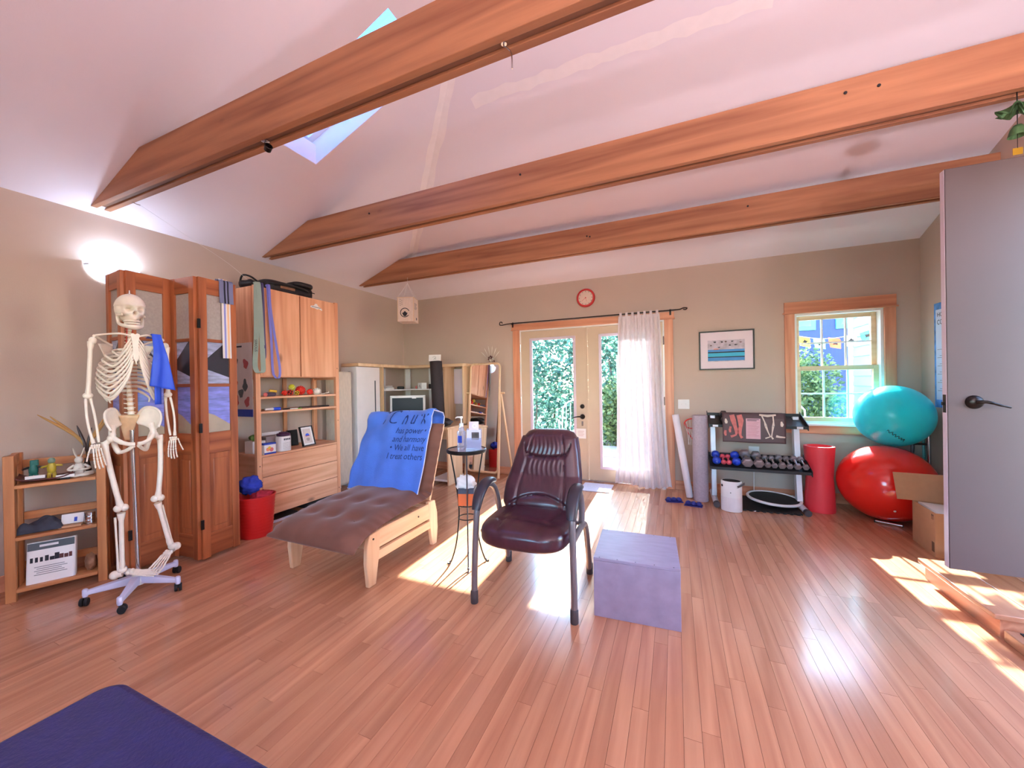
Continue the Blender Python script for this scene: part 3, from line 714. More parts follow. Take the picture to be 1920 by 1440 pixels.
# ================================================================== BOOKCASE IN THE CORNER
BW, BD, BZ = .385, .20, .90
bk = thing('folding_bookcase', 'small slatted wooden folding bookcase in the corner', 'bookcase', (-3.752, .900, 0), R(65))
for px in (0, BW):
    for py in (0, BD - .032): MB().box(px - .022, px + .022, py, py + .034, 0, BZ if py else BZ + .0).build('post', 'bookZ', bk, bevel=.003)
    MB().box(px - .012, px + .012, .034, BD - .032, BZ - .07, BZ).build('side_rail', 'bookX', bk, bevel=.002)
    MB().box(px - .012, px + .012, .034, BD - .032, .36, .40).build('side_rail', 'bookX', bk, bevel=.002)
    for k in (0, 1): MB().box(px - .007, px + .007, .055 + k * .055, .085 + k * .055, .03, BZ - .07).build('side_slat', 'bookZ', bk, bevel=.002)
SHZ = (.055, .375, .695)
for z in SHZ: MB().box(.022, BW - .022, -.012, BD - .02, z, z + .022).build('shelf', 'bookX', bk, bevel=.004)
for z in (.14, .46, .80): MB().box(.022, BW - .022, BD - .02, BD - .006, z, z + .05).build('back_rail', 'bookX', bk, bevel=.002)
BM = Matrix.Translation((-3.752, .900, 0)) @ Matrix.Rotation(R(65), 4, 'Z')
def onbk(x, y, shelf): return tuple(BM @ Vector((x, y, SHZ[shelf] + .0225)))
BR = R(65)
MT['maroon'] = mk('maroon_lacquer', (92, 40, 36), .35); MT['green_toy'] = mk('teal_green_vinyl', (36, 108, 98), .4); MT['yellow_toy'] = mk('mustard_vinyl', (196, 168, 52), .45)
MT['greytoy'] = mk('grey_green_vinyl', (120, 146, 130), .5); MT['ceramic'] = mk('cream_ceramic', (234, 226, 214), .35); MT['wheat'] = mk('dried_grass', (196, 150, 92), .9); MT['darkvase'] = mk('dark_glaze', (60, 46, 46), .3)
MT['greyband'] = mk('slate_print', (84, 92, 98), .6); MT['blueprint'] = mk('blue_print', (40, 70, 180), .6); MT['cloth_grey'] = mk('charcoal_cloth', (58, 60, 72), .9, var=.3, vs=20); MT['brownwood'] = mk('carved_wood', (150, 104, 76), .6, var=.3, vs=18)
p = onbk(.135, .085, 2); tr = MB()
tr.grid(lambda u, v: (.125 * (u - .5) * 2, .075 * (v - .5) * 2, .006 + .03 * ((u - .5) * 2) ** 4 + .012 * ((v - .5) * 2) ** 4), 14, 10)
tag(tr.build('display_tray', 'maroon', loc=p, rot=(0, 0, BR), solid=.006, smooth=60), 'curved maroon tray on the top of the bookcase', 'tray')
def figurine(name, label, cat, loc, rz, body, head, kind):
    t = thing(name, label, cat, loc, rz); 
    for s in (-1, 1): MB().tube([(s * .012, 0, 0), (s * .011, 0, .035)], [.010, .009], 10).build('leg', body, t, smooth=50)
    MB().lathe([(.012, .03), (.02, .045), (.021, .07), (.014, .095), (0, .098)], 14).build('torso', body, t, smooth=50)
    if kind == 0: MB().rbox(-.015, .022, -.012, .012, .088, .125, .008).build('head', head, t, bevel=.004)
    else: MB().ell((0, 0, .112), (.017, .016, .02), 14, 10).build('head', head, t, smooth=60)
    for s in (-1, 1): MB().tube([(s * .018, 0, .08), (s * .045, -.012, .075 if kind else .07)], [.007, .006], 8).build('arm', 'black' if kind == 0 else body, t, smooth=50)
figurine('toy_figure', 'small teal green toy figure with dark arms on the bookcase tray', 'figurine', (p[0] - .03, p[1] - .045, p[2] + .011), BR + R(10), 'green_toy', 'green_toy', 0)
figurine('toy_figure', 'small yellow toy figure with a grey head on the bookcase tray', 'figurine', (p[0] + .012, p[1] + .02, p[2] + .011), BR + R(15), 'yellow_toy', 'greytoy', 1)
for lx, ly, lb in ((.10, .02, 'white business cards on a black stand before the green toy figure'), (.225, .02, 'white business cards stacked below the bunny figurine')):
    q = onbk(lx, ly, 2); cdh = thing('card_stand', lb, 'card holder', (q[0], q[1], q[2] + (.014 if lx < .2 else 0)), BR)
    MB().box(-.02, .02, -.006, .006, 0, .012).build('stand', 'black', cdh)
    MB().box(-.04, .04, -.004, .012, .012, .03).build('card_stack', 'paper', cdh)
q = onbk(.275, .10, 2); bn = thing('bunny_figurine', 'cream ceramic bunny sitting cross legged in a yoga pose', 'figurine', q, BR + R(8))
MB().lathe([(.025, 0), (.034, .012), (.028, .04), (.024, .07), (.016, .086), (0, .09)], 18).build('body', 'ceramic', bn, smooth=60)
for s in (-1, 1):
    MB().tube(spline([(s * .015, -.01, .012), (s * .058, -.02, .014), (s * .02, -.052, .012), (-s * .012, -.05, .012)], 5), [.015] * 6 + [.012] * 6 + [.009] * 4, 10).build('leg', 'ceramic', bn, smooth=60)
    MB().tube(spline([(s * .022, 0, .075), (s * .048, -.012, .05), (s * .02, -.036, .046), (0, -.04, .05)], 5), [.008] * 16, 8).build('arm', 'ceramic', bn, smooth=60)
    MB().tube(spline([(s * .008, 0, .125), (s * .018, .0, .155), (s * .026, 0, .19)], 4), [.006, .008, .009, .009, .009, .008, .007, .005, .002], 8, flat=.6).build('ear', 'ceramic', bn, smooth=60)
MB().ell((0, -.004, .108), (.021, .023, .024), 16, 12).build('head', 'ceramic', bn, smooth=60)
q = onbk(.305, .155, 2); vs = thing('dried_grass_vase', 'slim dark vase of dried tan grasses behind the bunny', 'vase', q, BR)
MB().lathe([(.016, 0), (.022, .03), (.014, .08), (.010, .10), (.014, .108), (.011, .108), (.008, .09)], 16).build('vase', 'darkvase', vs, smooth=50)
for k, (ax, az, ln, c) in enumerate(((-.80, .0, .36, 'wheat'), (-.66, .1, .32, 'wheat'), (.40, .1, .27, 'wheat'), (.50, -.1, .29, 'wheat'), (-.25, .2, .22, 'darkvase'), (.15, 0, .20, 'darkvase'))):
    d = Vector((math.sin(ax), az * .5, math.cos(ax))); a = Vector((0, 0, .09)); b = a + Vector((d.x * .3, 0, 1)).normalized() * ln * .45; c_ = b + d * ln * .7
    MB().tube(spline([a, b, c_], 6), [.0022] * 5 + [.006, .009, .010, .010, .009, .007, .005, .002], 7).build('grass_stem', c, vs, smooth=60)
# middle shelf
q = onbk(.11, .09, 1); cl = MB()
cl.grid(lambda u, v: ((u - .5) * .20, (v - .5) * .14, .005 + (.05 + .02 * math.sin(9 * u + 4 * v) + .012 * math.sin(17 * v - 6 * u)) * (1 - (2 * u - 1) ** 6) * (1 - (2 * v - 1) ** 6)), 26, 18)
tag(cl.build('folded_cloth', 'cloth_grey', loc=q, rot=(0, 0, BR), smooth=70), 'rumpled charcoal cloth on the middle bookcase shelf', 'cloth')
q = onbk(.245, .07, 1); bx = thing('leaflet_box', 'white leaflet box with a blue mark on the middle bookcase shelf', 'box', q, BR - R(6))
MB().box(-.05, .05, -.05, .05, 0, .012).build('base', 'card', bx); MB().box(-.05, .05, -.012, .0, .012, .075, Matrix.Rotation(R(-18), 4, 'X')).build('leaflet', 'paper', bx); MB().box(.008, .022, -.0135, -.0125, .022, .05, Matrix.Rotation(R(-18), 4, 'X')).build('print', 'blueprint', bx)
q = onbk(.325, .05, 1); tn = thing('stacked_tin', 'small stacked metal tins at the end of the middle bookcase shelf', 'tin', q, BR)
for k in range(3): MB().lathe([(.024, .0), (.027, .003), (.027, .022), (.024, .025)], 20, (0, 0, k * .0252)).build('tin', 'chrome', tn, smooth=40)
# bottom shelf
q = onbk(.155, .02, 0); pb = thing('oil_set_box', 'white boxed set with a grey band and bottle print on the bottom bookcase shelf', 'box', q, BR - R(4))
RX = Matrix.Rotation(R(-7), 4, 'X')
MB().rbox(-.105, .105, 0, .05, 0, .255, .012, mat=RX).build('carton', 'paper', pb)
MB().box(-.10, .10, -.0012, 0, .205, .25, RX).build('band', 'greyband', pb)
for k, (bw, bh) in enumerate(((.012, .03), (.012, .03), (.012, .028), (.016, .034), (.02, .022), (.02, .04), (.018, .028), (.018, .024), (.014, .03))):
    MB().box(-.088 + k * .0205, -.088 + k * .0205 + bw, -.0012, 0, .13, .13 + bh, RX).build('bottle_print', 'ink' if k < 6 else MT['maroon'], pb)
for k in range(5): MB().box(-.07 + .01 * (k % 2), .07 - .012 * (k % 3), -.0012, 0, .05 + k * .012, .053 + k * .012, RX).build('text_line', 'greyband', pb)
MB().box(-.05, .03, -.0016, -.001, .222, .236, RX).build('title_print', 'white', pb)
q = onbk(.325, .06, 0); cv = MB().ell((0, 0, .055), (.032, .028, .055), 20, 16, fn=lambda d, pp: pp * (1 + .18 * math.sin(7 * d.x + 5 * d.z) * math.cos(6 * d.y - 4 * d.z)))
tag(cv.build('carved_figure', 'brownwood', loc=q, smooth=60), 'knobbly brown carved wooden figure on the bottom bookcase shelf', 'sculpture')

# ================================================================== FOLDING SCREEN
E_ = [(-3.801, 1.381), (-3.517, 1.354), (-3.544, 1.638), (-3.26, 1.66), (-3.281, 1.944)]
MT['swirl'] = mk('streaked_art_glass', (168, 176, 206), .15, var=.35, vs=9, stretch=(1, 1, 6), spec=.6)
MT['clearglass'] = mk('textured_clear_glass', (178, 168, 162), .12, var=.07, vs=60, spec=.6); MT['darkglass'] = mk('charcoal_glass', (60, 58, 66), .12); MT['sandglass'] = mk('sand_glass', (186, 172, 150), .2, var=.1); MT['blueglass'] = mk('blue_streak_glass', (140, 146, 226), .15, var=.35, vs=8, stretch=(1, 1, 5))
fs_ = thing('folding_screen', 'four panel folding cherry wood screen with leaded landscape glass', 'room divider', (0, 0, 0))
SH = 2.13
for i in range(4):
    a = Vector(E_[i]); b = Vector(E_[i + 1]); d = b - a; w = d.length - .012; ang_ = math.atan2(d.y, d.x)
    M_ = Matrix.Translation((a.x, a.y, 0)) @ Matrix.Rotation(ang_, 4, 'Z') @ Matrix.Translation((.006, 0, 0))
    pn = bpy.data.objects.new('panel', None); COL.objects.link(pn); pn.parent = fs_; pn.matrix_local = M_
    t = .016; sw_ = .055
    MB().box(0, sw_, -t, t, .02, SH).build('stile', 'screenZ', pn, bevel=.002); MB().box(w - sw_, w, -t, t, .02, SH).build('stile', 'screenZ', pn, bevel=.002)
    z_b, z_1, z_2, z_3, z_4 = .20, .80, .96, 1.32, 1.66
    for z0_, z1_ in ((.03, z_b), (z_1, z_2), (z_3 - .012, z_3 + .012), (z_4 - .012, z_4 + .012), (SH - .12, SH)): MB().box(sw_, w - sw_, -t + .002, t - .002, z0_, z1_).build('rail', 'screenX', pn, bevel=.002)
    MB().box(sw_, w - sw_, -.006, .006, z_b, z_1).build('lower_panel', 'screenZ', pn)
    MB().box(sw_ + .03, w - sw_ - .03, -.011, .011, z_b + .04, z_1 - .04).build('raised_field', 'screenZ', pn, bevel=.006)
    g = .003; x0, x1 = sw_, w - sw_
    def pane(poly, m): MB().prism(poly, -g, g, 'XZ').build('glass_pane', m, pn)
    pane([(x0, z_2), (x1, z_2), (x1, z_2 + .05), (x0 + .05, z_2 + .13), (x0, z_2 + .15)], 'sandglass')
    pane([(x0, z_2 + .15), (x0 + .05, z_2 + .13), (x1, z_2 + .05), (x1, z_3), (x0, z_3)], 'blueglass')
    pane([(x0, z_3), (x1, z_3), (x1, z_3 + .06), (x0, z_3 + .12)], 'swirl')
    pane([(x0, z_3 + .12), (x1, z_3 + .06), (x1, z_4), (x1 - .02, z_4), (x0, z_3 + .2)] if i != 1 else [(x0, z_3 + .12), (x1, z_3 + .06), (x1, z_3 + .12), (x0 + .03, z_4), (x0, z_4)], 'darkglass')
    pane([(x0, z_3 + .2), (x1 - .02, z_4), (x0, z_4)] if i != 1 else [(x1, z_3 + .12), (x1, z_4), (x0 + .03, z_4)], 'swirl')
    pane([(x0, z_4), (x1, z_4), (x1, SH - .12), (x0, SH - .12)], 'clearglass')
    if i:
        for z in (.28, 1.0, 1.78): MB().box(-.012, .006, -t - .008, -t + .004, z - .035, z + .035).build('hinge', 'black', pn)
# towel and belt over the screen, bands over the cabinet post
ex, ey = -3.276, 1.86
MT['towel_str'] = stripes('grey_towel_stripes', [(.30, (120, 124, 160)), (.42, (34, 34, 54)), (.52, (130, 134, 170)), (.64, (34, 34, 54)), (1.0, (120, 124, 160))], 'Y', .105, offset=.05)
MT['belt_str'] = stripes('belt_stripes', [(.25, (236, 226, 226)), (.45, (150, 154, 222)), (.6, (236, 226, 226)), (.82, (240, 196, 150)), (1.0, (236, 226, 226))], 'Y', .066, offset=.033)
def drape(name, label, w, zf, zb, m, loc, th=.003, cat='towel', off=.02):
    pts = [(off + .006, 0, zf), (off, 0, zf * .4), (off, 0, -.01), (off * .6, 0, .006), (0, 0, .009), (-off * .6, 0, .006), (-off, 0, -.01), (-off, 0, zb)]
    o = MB().ribbon(spline(pts, 4), (0, w, 0), th).build(name, m, loc=loc, smooth=60); tag(o, label, cat); return o
drape('striped_towel', 'short grey towel with two navy stripes over the folding screen', .10, -.175, -.3, 'towel_str', (ex, ey, SH + .006), .004, 'towel', .026)
drape('striped_belt', 'long white belt with lilac and peach stripes hanging down the folding screen', .062, -.60, -.5, 'belt_str', (ex + .001, ey, SH), .003, 'belt', .0195)
# ================================================================== ANATOMICAL SKELETON ON ITS ROLLING STAND
sk_ = thing('anatomical_skeleton', 'life size white anatomical skeleton hung on a wheeled stand', 'skeleton', (-3.135, 1.235, 0), R(80)); sk_.scale = (.82, 1, 1)
B = 'bone'
def part(mb, name, m=B, parent=sk_, sm=60): return mb.build(name, m, parent, smooth=sm)
# --- stand
hub = (0.03, 0.05)
MB().tube([(hub[0], hub[1], .12), (hub[0] - .01, hub[1], .6), (hub[0] - .02, hub[1] - .0, 1.04)], .0125, 14).build('pole', 'chrome', sk_, smooth=50)
bs = part(MB().lathe([(.0, .055), (.045, .055), (.05, .075), (.045, .105), (.02, .125), (0, .125)], 20, (hub[0], hub[1], 0)), 'stand_base', 'vinyl')
MT['lilac_metal'] = mk('lilac_white_enamel', (214, 214, 240), .35, var=.01)
for k in range(5):
    a = R(20 + 72 * k); L = .275; dx, dy = math.cos(a), math.sin(a)
    MB().bar((hub[0] + .03 * dx, hub[1] + .03 * dy, .088), (hub[0] + L * dx, hub[1] + L * dy, .072), .052, .05, (0, 0, 1), .03, .026).build('stand_arm', 'lilac_metal', sk_, bevel=.006)
    x, y = hub[0] + L * dx, hub[1] + L * dy
    MB().lathe([(.014, .050), (.017, .062), (.017, .09), (.012, .096), (0, .096)], 14, (x, y, 0)).build('caster_socket', 'lilac_metal', sk_, smooth=50)
    c = thing_c = MB(); q = R(40 + 97 * k); Mw = Matrix.Translation((x + .012 * math.cos(q), y + .012 * math.sin(q), .024)) @ Matrix.Rotation(q, 4, 'Z') @ Matrix.Rotation(R(90), 4, 'X')
    for s in (-.013, .013): c.lathe([(.010, s - .009), (.022, s - .009), (.024, s - .006), (.024, s + .006), (.022, s + .009), (.010, s + .009)], 18, (0, 0, 0), Mw)
    c.tube([(x, y, .024), (x, y, .055)], .008, 8).build('caster', 'rubber', sk_, smooth=40)
# --- skull
def gauss(d, c, s, p=1.0): return math.exp(-((((d.x - c[0]) / s[0]) ** 2 + ((d.y - c[1]) / s[1]) ** 2 + ((d.z - c[2]) / s[2]) ** 2) ** p))
def skullfn(d, p):
    k = 1.0
    for s in (-1, 1):
        k -= .54 * gauss(d, (s * .40, -.90, -.12), (.215, .6, .17), 2.2)    # eye sockets
        k += .07 * gauss(d, (s * .40, -.90, .13), (.30, .4, .08))           # brow ridge
        k += .10 * gauss(d, (s * .60, -.76, -.40), (.20, .35, .10))         # cheek bone
        k -= .14 * gauss(d, (s * .88, -.45, -.05), (.25, .30, .28))         # temple
        k -= .20 * gauss(d, (s * .78, -.45, -.66), (.28, .35, .20))         # hollow below the cheek arch
    k -= .42 * gauss(d, (0, -.93, -.40), (.115, .6, .14), 2.0)             # nose opening
    k += .07 * gauss(d, (0, -1, -.14), (.08, .4, .13))                     # nasal bridge
    k += .13 * gauss(d, (0, -.78, -.68), (.34, .40, .15))                  # upper jaw
    q = p * k
    if d.z < -.2 and d.y < .3: q.x *= 1 - .26 * min(1, (-.2 - d.z) / .6)
    if d.z > .1: q.x *= 1.04
    return q
SK = (0.0, -.015, 1.80)
HM = Matrix.Rotation(R(4), 4, 'Z')
sku = part(MB().ell(SK, (.086, .094, .093), 96, 72, HM, skullfn), 'skull')
for s in (-1, 1):
    part(MB().tube(spline([(s * .058, -.070, 1.756), (s * .074, -.042, 1.754), (s * .076, -.012, 1.762), (s * .070, .012, 1.768)], 5), .0055, 8, flat=1.5), 'cheek_arch', B, sku)
    part(MB().ell((s * .034, -.036, 1.787), (.018, .010, .015), 14, 10), 'eye_socket', 'bone2', sku)
part(MB().ell((0, -.048, 1.762), (.010, .008, .014), 12, 8), 'nose_opening', 'bone2', sku)
J = [(-.066, .005, 1.760), (-.067, -.002, 1.735), (-.061, -.012, 1.704), (-.044, -.058, 1.688), (-.020, -.086, 1.681), (0, -.092, 1.679), (.020, -.086, 1.681), (.044, -.058, 1.688), (.061, -.012, 1.704), (.067, -.002, 1.735), (.066, .005, 1.760)]
jj = spline(J, 4); nj = len(jj) / 2
jaw = MB().tube(jj, [.0085 + .0065 * math.exp(-((i - nj) / 9) ** 2) for i in range(len(jj))], 10, flat=1.5)
part(jaw, 'mandible', B, sku)
for z0_, nm, rr in ((1.716, 'upper_teeth', .0068), (1.701, 'lower_teeth', .0062)):
    tm = MB(); tm.tube([(.042 * math.sin(R(a)), -.042 - .047 * math.cos(R(a)), z0_ + .003) for a in range(-80, 81, 4)], [rr if k % 2 else rr * .84 for k in range(41)], 8)
    part(tm, nm, B, sku)
part(MB().lathe([(.010, 0), (.010, .012), (.005, .014), (.005, .03)], 12, (0, 0, 1.888)), 'crown_fitting', 'chrome', sku, 40)
# --- spine
vm = MB(); vm.lathe([(.0, -.0115), (.017, -.0115), (.0185, -.008), (.0155, 0), (.0185, .008), (.017, .0115), (0, .0115)], 16)
for s in (-1, 1): vm.tube([(s * .008, .012, 0), (s * .030, .022, .004)], [.006, .0035], 7)
vm.tube([(0, .012, 0), (0, .045, -.012)], [.007, .003], 7)
vmesh = vm.mesh('vertebra', MT[B], 50); dm = MB().lathe([(0, -.0045), (.0165, -.0045), (.0165, .0045), (0, .0045)], 16).mesh('spinal_disc', MT['bone2'], 40)
def spine(t):
    z = 1.135 + t * (1.695 - 1.135); y = .03 + .028 * math.sin((t - .15) * PI * 1.5) ; return Vector((0, y, z))
zs = 0; NV = 24; hts = [.030 - .0125 * (i / 23) for i in range(NV)]; tot = sum(hts); acc = 0
VP_ = []
for i in range(NV):
    t = (acc + hts[i] / 2) / tot; acc += hts[i]; p = spine(t); VP_.append(p); s = hts[i] / .030 * 1.02
    o = bpy.data.objects.new('vertebra', vmesh); COL.objects.link(o); o.parent = sk_; o.location = p; o.scale = (s * 1.05, s * 1.05, s * .8)
    t2 = acc / tot; o = bpy.data.objects.new('spinal_disc', dm); COL.objects.link(o); o.parent = sk_; o.location = spine(t2); o.scale = (s, s, s * .8)
MT['artery'] = mk('red_cord', (190, 40, 36), .5)
for s in (-1, 1): part(MB().tube([VP_[i] + Vector((s * .016, -.006, 0)) for i in range(17, 24)], .0028, 6), 'neck_artery', 'artery')
# --- ribs and sternum
for i in range(12):
    v = VP_[16 - i]; t = i / 11
    w = interp([0, .1, .3, .55, .8, 1], [.085, .125, .158, .172, .162, .11], t); dpt = interp([0, .15, .4, .7, 1], [.075, .105, .13, .125, .08], t); drop = interp([0, .3, .7, 1], [.045, .085, .12, .075], t)
    for s in (-1, 1):
        if i < 10:
            P = [v + Vector((s * .012, .012, 0)), v + Vector((s * w * .55, .05, -.004)), v + Vector((s * w * .97, .01, -drop * .35)), v + Vector((s * w, -dpt * .45, -drop * .65)), v + Vector((s * w * .72, -dpt * .95, -drop))]
            zst = 1.612 - .021 * i if i < 7 else 1.468
            P += [Vector((s * (.050 if i < 7 else .05), -.098 - .004 * i if i < 7 else -.12, (P[-1].z + zst) / 2)), Vector((s * .018, -.092 - .005 * min(i, 7), zst))]
        else: P = [v + Vector((s * .012, .012, 0)), v + Vector((s * w * .6, .045, -.006)), v + Vector((s * w, .0, -drop * .6)), v + Vector((s * w * .96, -.05 + .03 * (i - 10), -drop))]
        sp_ = spline(P, 6)
        part(MB().tube(sp_, [.0068] * (len(sp_) - 10) + [.0062, .0058, .0054, .005, .0048, .0046, .0044, .0042, .004, .004], 7, flat=1.25), 'rib')
part(MB().prism([(-.026, 1.625), (-.012, 1.632), (0, 1.625), (.012, 1.632), (.026, 1.625), (.018, 1.59), (.015, 1.54), (.019, 1.50), (.014, 1.475), (.005, 1.46), (0, 1.44), (-.005, 1.46), (-.014, 1.475), (-.019, 1.50), (-.015, 1.54), (-.018, 1.59)], -.132, -.118, 'XZ', Matrix.Translation((0, -.19 + .16, 0)) @ Matrix.Rotation(R(-4), 4, 'X') @ Matrix.Translation((0, .03 - .09, .0))), 'sternum', B, sk_, 40)
for s in (-1, 1):
    part(MB().tube(spline([(s * .018, -.10, 1.622), (s * .07, -.085, 1.635), (s * .13, -.03, 1.632), (s * .185, -.02, 1.622)], 6), .0072, 8, flat=.8), 'clavicle')
    sc = MB(); sc.grid(lambda u, v: Vector((s * (.070 + .085 * u * (1 - .85 * v)), .118 - .05 * u * (1 - v), 1.590 - .15 * v - .01 * u)), 8, 8)
    o = sc.build('scapula', B, sk_, smooth=60, solid=.006)
    part(MB().tube(spline([(s * .075, .10, 1.575), (s * .12, .095, 1.60), (s * .178, .03, 1.622), (s * .19, -.005, 1.618)], 5), [.006] * 8 + [.008] * 8, 8), 'shoulder_blade_spine')
# --- long bones
def bone(name, a, b, r, h0, h1, flat=1.0, bow=(0, 0, 0)):
    a = Vector(a); b = Vector(b); n = 15; pts = []; rs = []
    for i in range(n):
        t = i / (n - 1); pts.append(a.lerp(b, t) + Vector(bow) * math.sin(PI * t))
        rs.append(r + (h0 - r) * math.exp(-(t / .07) ** 2) + (h1 - r) * math.exp(-((1 - t) / .075) ** 2))
    rs[0] *= .72; rs[-1] *= .75
    return part(MB().tube(pts, rs, 14, flat=flat), name)
arms = {-1: ((-.205, 0, 1.585), (-.222, .012, 1.262), (-.198, -.035, .985)), 1: ((.213, 0, 1.575), (.218, .012, 1.255), (.232, -.03, .985))}
for s, (A_, E2, W_) in arms.items():
    A_, E2, W_ = Vector(A_), Vector(E2), Vector(W_)
    bone('humerus', A_, E2, .0125, .026, .020); part(MB().ell(A_ + Vector((-s * .010, .0, .006)), .022, 16, 12), 'humerus_head')
    part(MB().ell(E2 + Vector((0, 0, .004)), (.027, .017, .019), 16, 10), 'elbow_condyle')
    bone('ulna', E2 + Vector((-s * .012, .012, -.008)), W_ + Vector((-s * .016, .004, .004)), .0075, .015, .009, bow=(-s * .006, 0, 0))
    bone('radius', E2 + Vector((s * .012, -.006, -.014)), W_ + Vector((s * .010, 0, .0)), .0075, .011, .0145, bow=(s * .010, 0, 0))
    hd_ = MB(); q = random.Random(5 + s)
    for k in range(8): hd_.ell(W_ + Vector(((k % 4 - 1.5) * .0115, q.uniform(-.004, .004), -.012 - .012 * (k // 4))), (.0075, .007, .0075), 10, 8)
    for k in range(5):
        x = (k - 2) * .0125 * s; th = k == 4
        base = W_ + Vector((x, -.004, -.030)); sp2 = (k - 1.6) * .05 * s - .10 * s
        lens = (.052, .032, .022, .016) if not th else (.036, .028, .020, 0)
        if th: base = W_ + Vector((.026 * s, -.008, -.018)); sp2 = .30 * s
        cur = base; ang2 = .12
        for j, L in enumerate(lens):
            if not L: continue
            L *= (.88, .97, 1, .94, 1)[k]
            dv = Vector((math.sin(sp2) * math.cos(ang2), -math.sin(ang2), -math.cos(sp2) * math.cos(ang2))); nxt = cur + dv * L
            hd_.tube([cur, cur.lerp(nxt, .15), cur.lerp(nxt, .5), cur.lerp(nxt, .85), nxt], [.0042, .0056, .0036, .0050, .0036], 8); cur = nxt + dv * .002; ang2 += .24
    o = part(hd_, 'hand_bones'); o['kind'] = 'stuff'
# --- pelvis
for s in (-1, 1):
    CR = spline([(s * .128, -.075, 1.055), (s * .150, -.062, 1.105), (s * .148, -.030, 1.155), (s * .115, .012, 1.180), (s * .075, .048, 1.172), (s * .042, .072, 1.120)], 4)
    BL_ = spline([(s * .118, -.050, 1.030), (s * .110, -.030, 1.035), (s * .098, -.010, 1.045), (s * .080, .015, 1.060), (s * .060, .038, 1.070), (s * .045, .055, 1.075)], 4)
    def il(u, v):
        k = u * (len(CR) - 1); i0 = min(int(k), len(CR) - 2); f_ = k - i0; c1 = CR[i0].lerp(CR[i0 + 1], f_); c0 = BL_[i0].lerp(BL_[i0 + 1], f_)
        return c0.lerp(c1, v) + Vector((0, .016 * math.sin(PI * v), 0))
    part_o = MB().grid(il, 18, 9).build('iliac_wing', B, sk_, smooth=70, solid=.010)
    part(MB().tube([il(k / 16, 1) for k in range(17)], .0085, 8), 'iliac_crest')
    part(MB().tube(spline([(s * .105, -.01, 1.075), (s * .112, -.035, 1.02), (s * .085, -.065, .985), (s * .04, -.082, .965), (s * .008, -.085, .962)], 5), [.020] * 6 + [.014] * 6 + [.012] * 9, 10), 'pubic_ramus')
    part(MB().tube(spline([(s * .110, -.015, 1.02), (s * .092, .01, .955), (s * .072, -.005, .915), (s * .045, -.05, .925), (s * .012, -.082, .952)], 5), [.016] * 5 + [.017] * 6 + [.011] * 10, 10), 'ischium')
    part(MB().ell((s * .112, -.03, 1.01), (.020, .026, .028), 16, 12), 'hip_socket')
sa = MB(); sa.grid(lambda u, v: Vector(((u - .5) * (.105 - .075 * v), .045 + .035 * math.sin(v * PI * .8) + .5 * (u - .5) ** 2 * .1, 1.135 - .16 * v)), 12, 12)
sa.build('sacrum', 'bone2', sk_, smooth=70, solid=.022)
# --- legs: right knee straight, left shin swung inwards, feet turned in on the base
legs = {-1: ((-.118, -.03, 1.005), (-.150, -.005, .965), (-.072, -.02, .565), (-.070, -.01, .20)), 1: ((.118, -.03, 1.005), (.158, -.005, .975), (.135, -.015, .580), (.205, -.005, .265))}
feet = {-1: ((-.115, .02, .165), (.115, -.10, .135)), 1: ((.265, .03, .235), (.065, -.075, .130))}
for s, (Hh, Tr, Kn, An) in legs.items():
    Hh, Tr, Kn, An = map(Vector, (Hh, Tr, Kn, An))
    fm = MB().ell(Hh, .0235, 16, 12).tube([Hh, Hh.lerp(Tr, .5), Tr], [.016, .015, .021], 10); part(fm, 'femur_head')
    bone('femur', Tr + Vector((0, 0, .022)), Kn, .0165, .026, .028, bow=(-s * -.006, -.012, 0))
    part(MB().ell(Kn + Vector((-.018, 0, .008)), (.024, .028, .022), 16, 12).ell(Kn + Vector((.018, 0, .008)), (.024, .028, .022), 16, 12), 'femur_condyle')
    part(MB().ell(Kn + Vector((0, -.034, .018)), (.017, .009, .019), 14, 10), 'kneecap') if s > 5 else None
    bone('tibia', Kn + Vector((0, 0, -.022)), An, .0145, .034, .021)
    bone('fibula', Kn + Vector((s * .030, .012, -.045)), An + Vector((s * .020, .006, -.004)), .0065, .010, .011)
    Hl, To = Vector(feet[s][0]), Vector(feet[s][1]); dv = (To - Hl); up = Vector((0, 0, 1)); sd = dv.cross(up).normalized()
    ft = MB(); ft.ell(Hl + dv * .04, (.030, .024, .026), 16, 12); ft.ell(Hl + dv * .2 + up * .03, (.028, .024, .022), 14, 10); ft.tube([Hl, Hl + dv * .2 + up * .012], [.022, .024], 12)
    for k in range(6): ft.ell(Hl + dv * (.33 + .07 * (k // 3)) + sd * ((k % 3 - 1) * .018) + up * .016, .0135, 10, 8)
    for k in range(5):
        o_ = (k - 2) * .0165; b0 = Hl + dv * .42 + sd * o_ * .9 + up * .012; b1 = Hl + dv * .74 + sd * o_ * 1.35; b2 = Hl + dv * (.88 - .02 * abs(k - 1)) + sd * o_ * 1.45; b3 = Hl + dv * (1.0 - .03 * abs(k - 1)) + sd * o_ * 1.5 - up * .004
        rr = 1.35 if (k == 4) == (s > 0) and k in (0, 4) else 1
        for a, b, r0 in ((b0, b1, .0062), (b1, b2, .0052), (b2, b3, .0045)): ft.tube([a, a.lerp(b, .15), a.lerp(b, .5), a.lerp(b, .85), b], [r0 * .8 * rr, r0 * 1.15 * rr, r0 * .72 * rr, r0 * 1.05 * rr, r0 * .7 * rr], 8)
    o = part(ft, 'foot_bones'); o['kind'] = 'stuff'
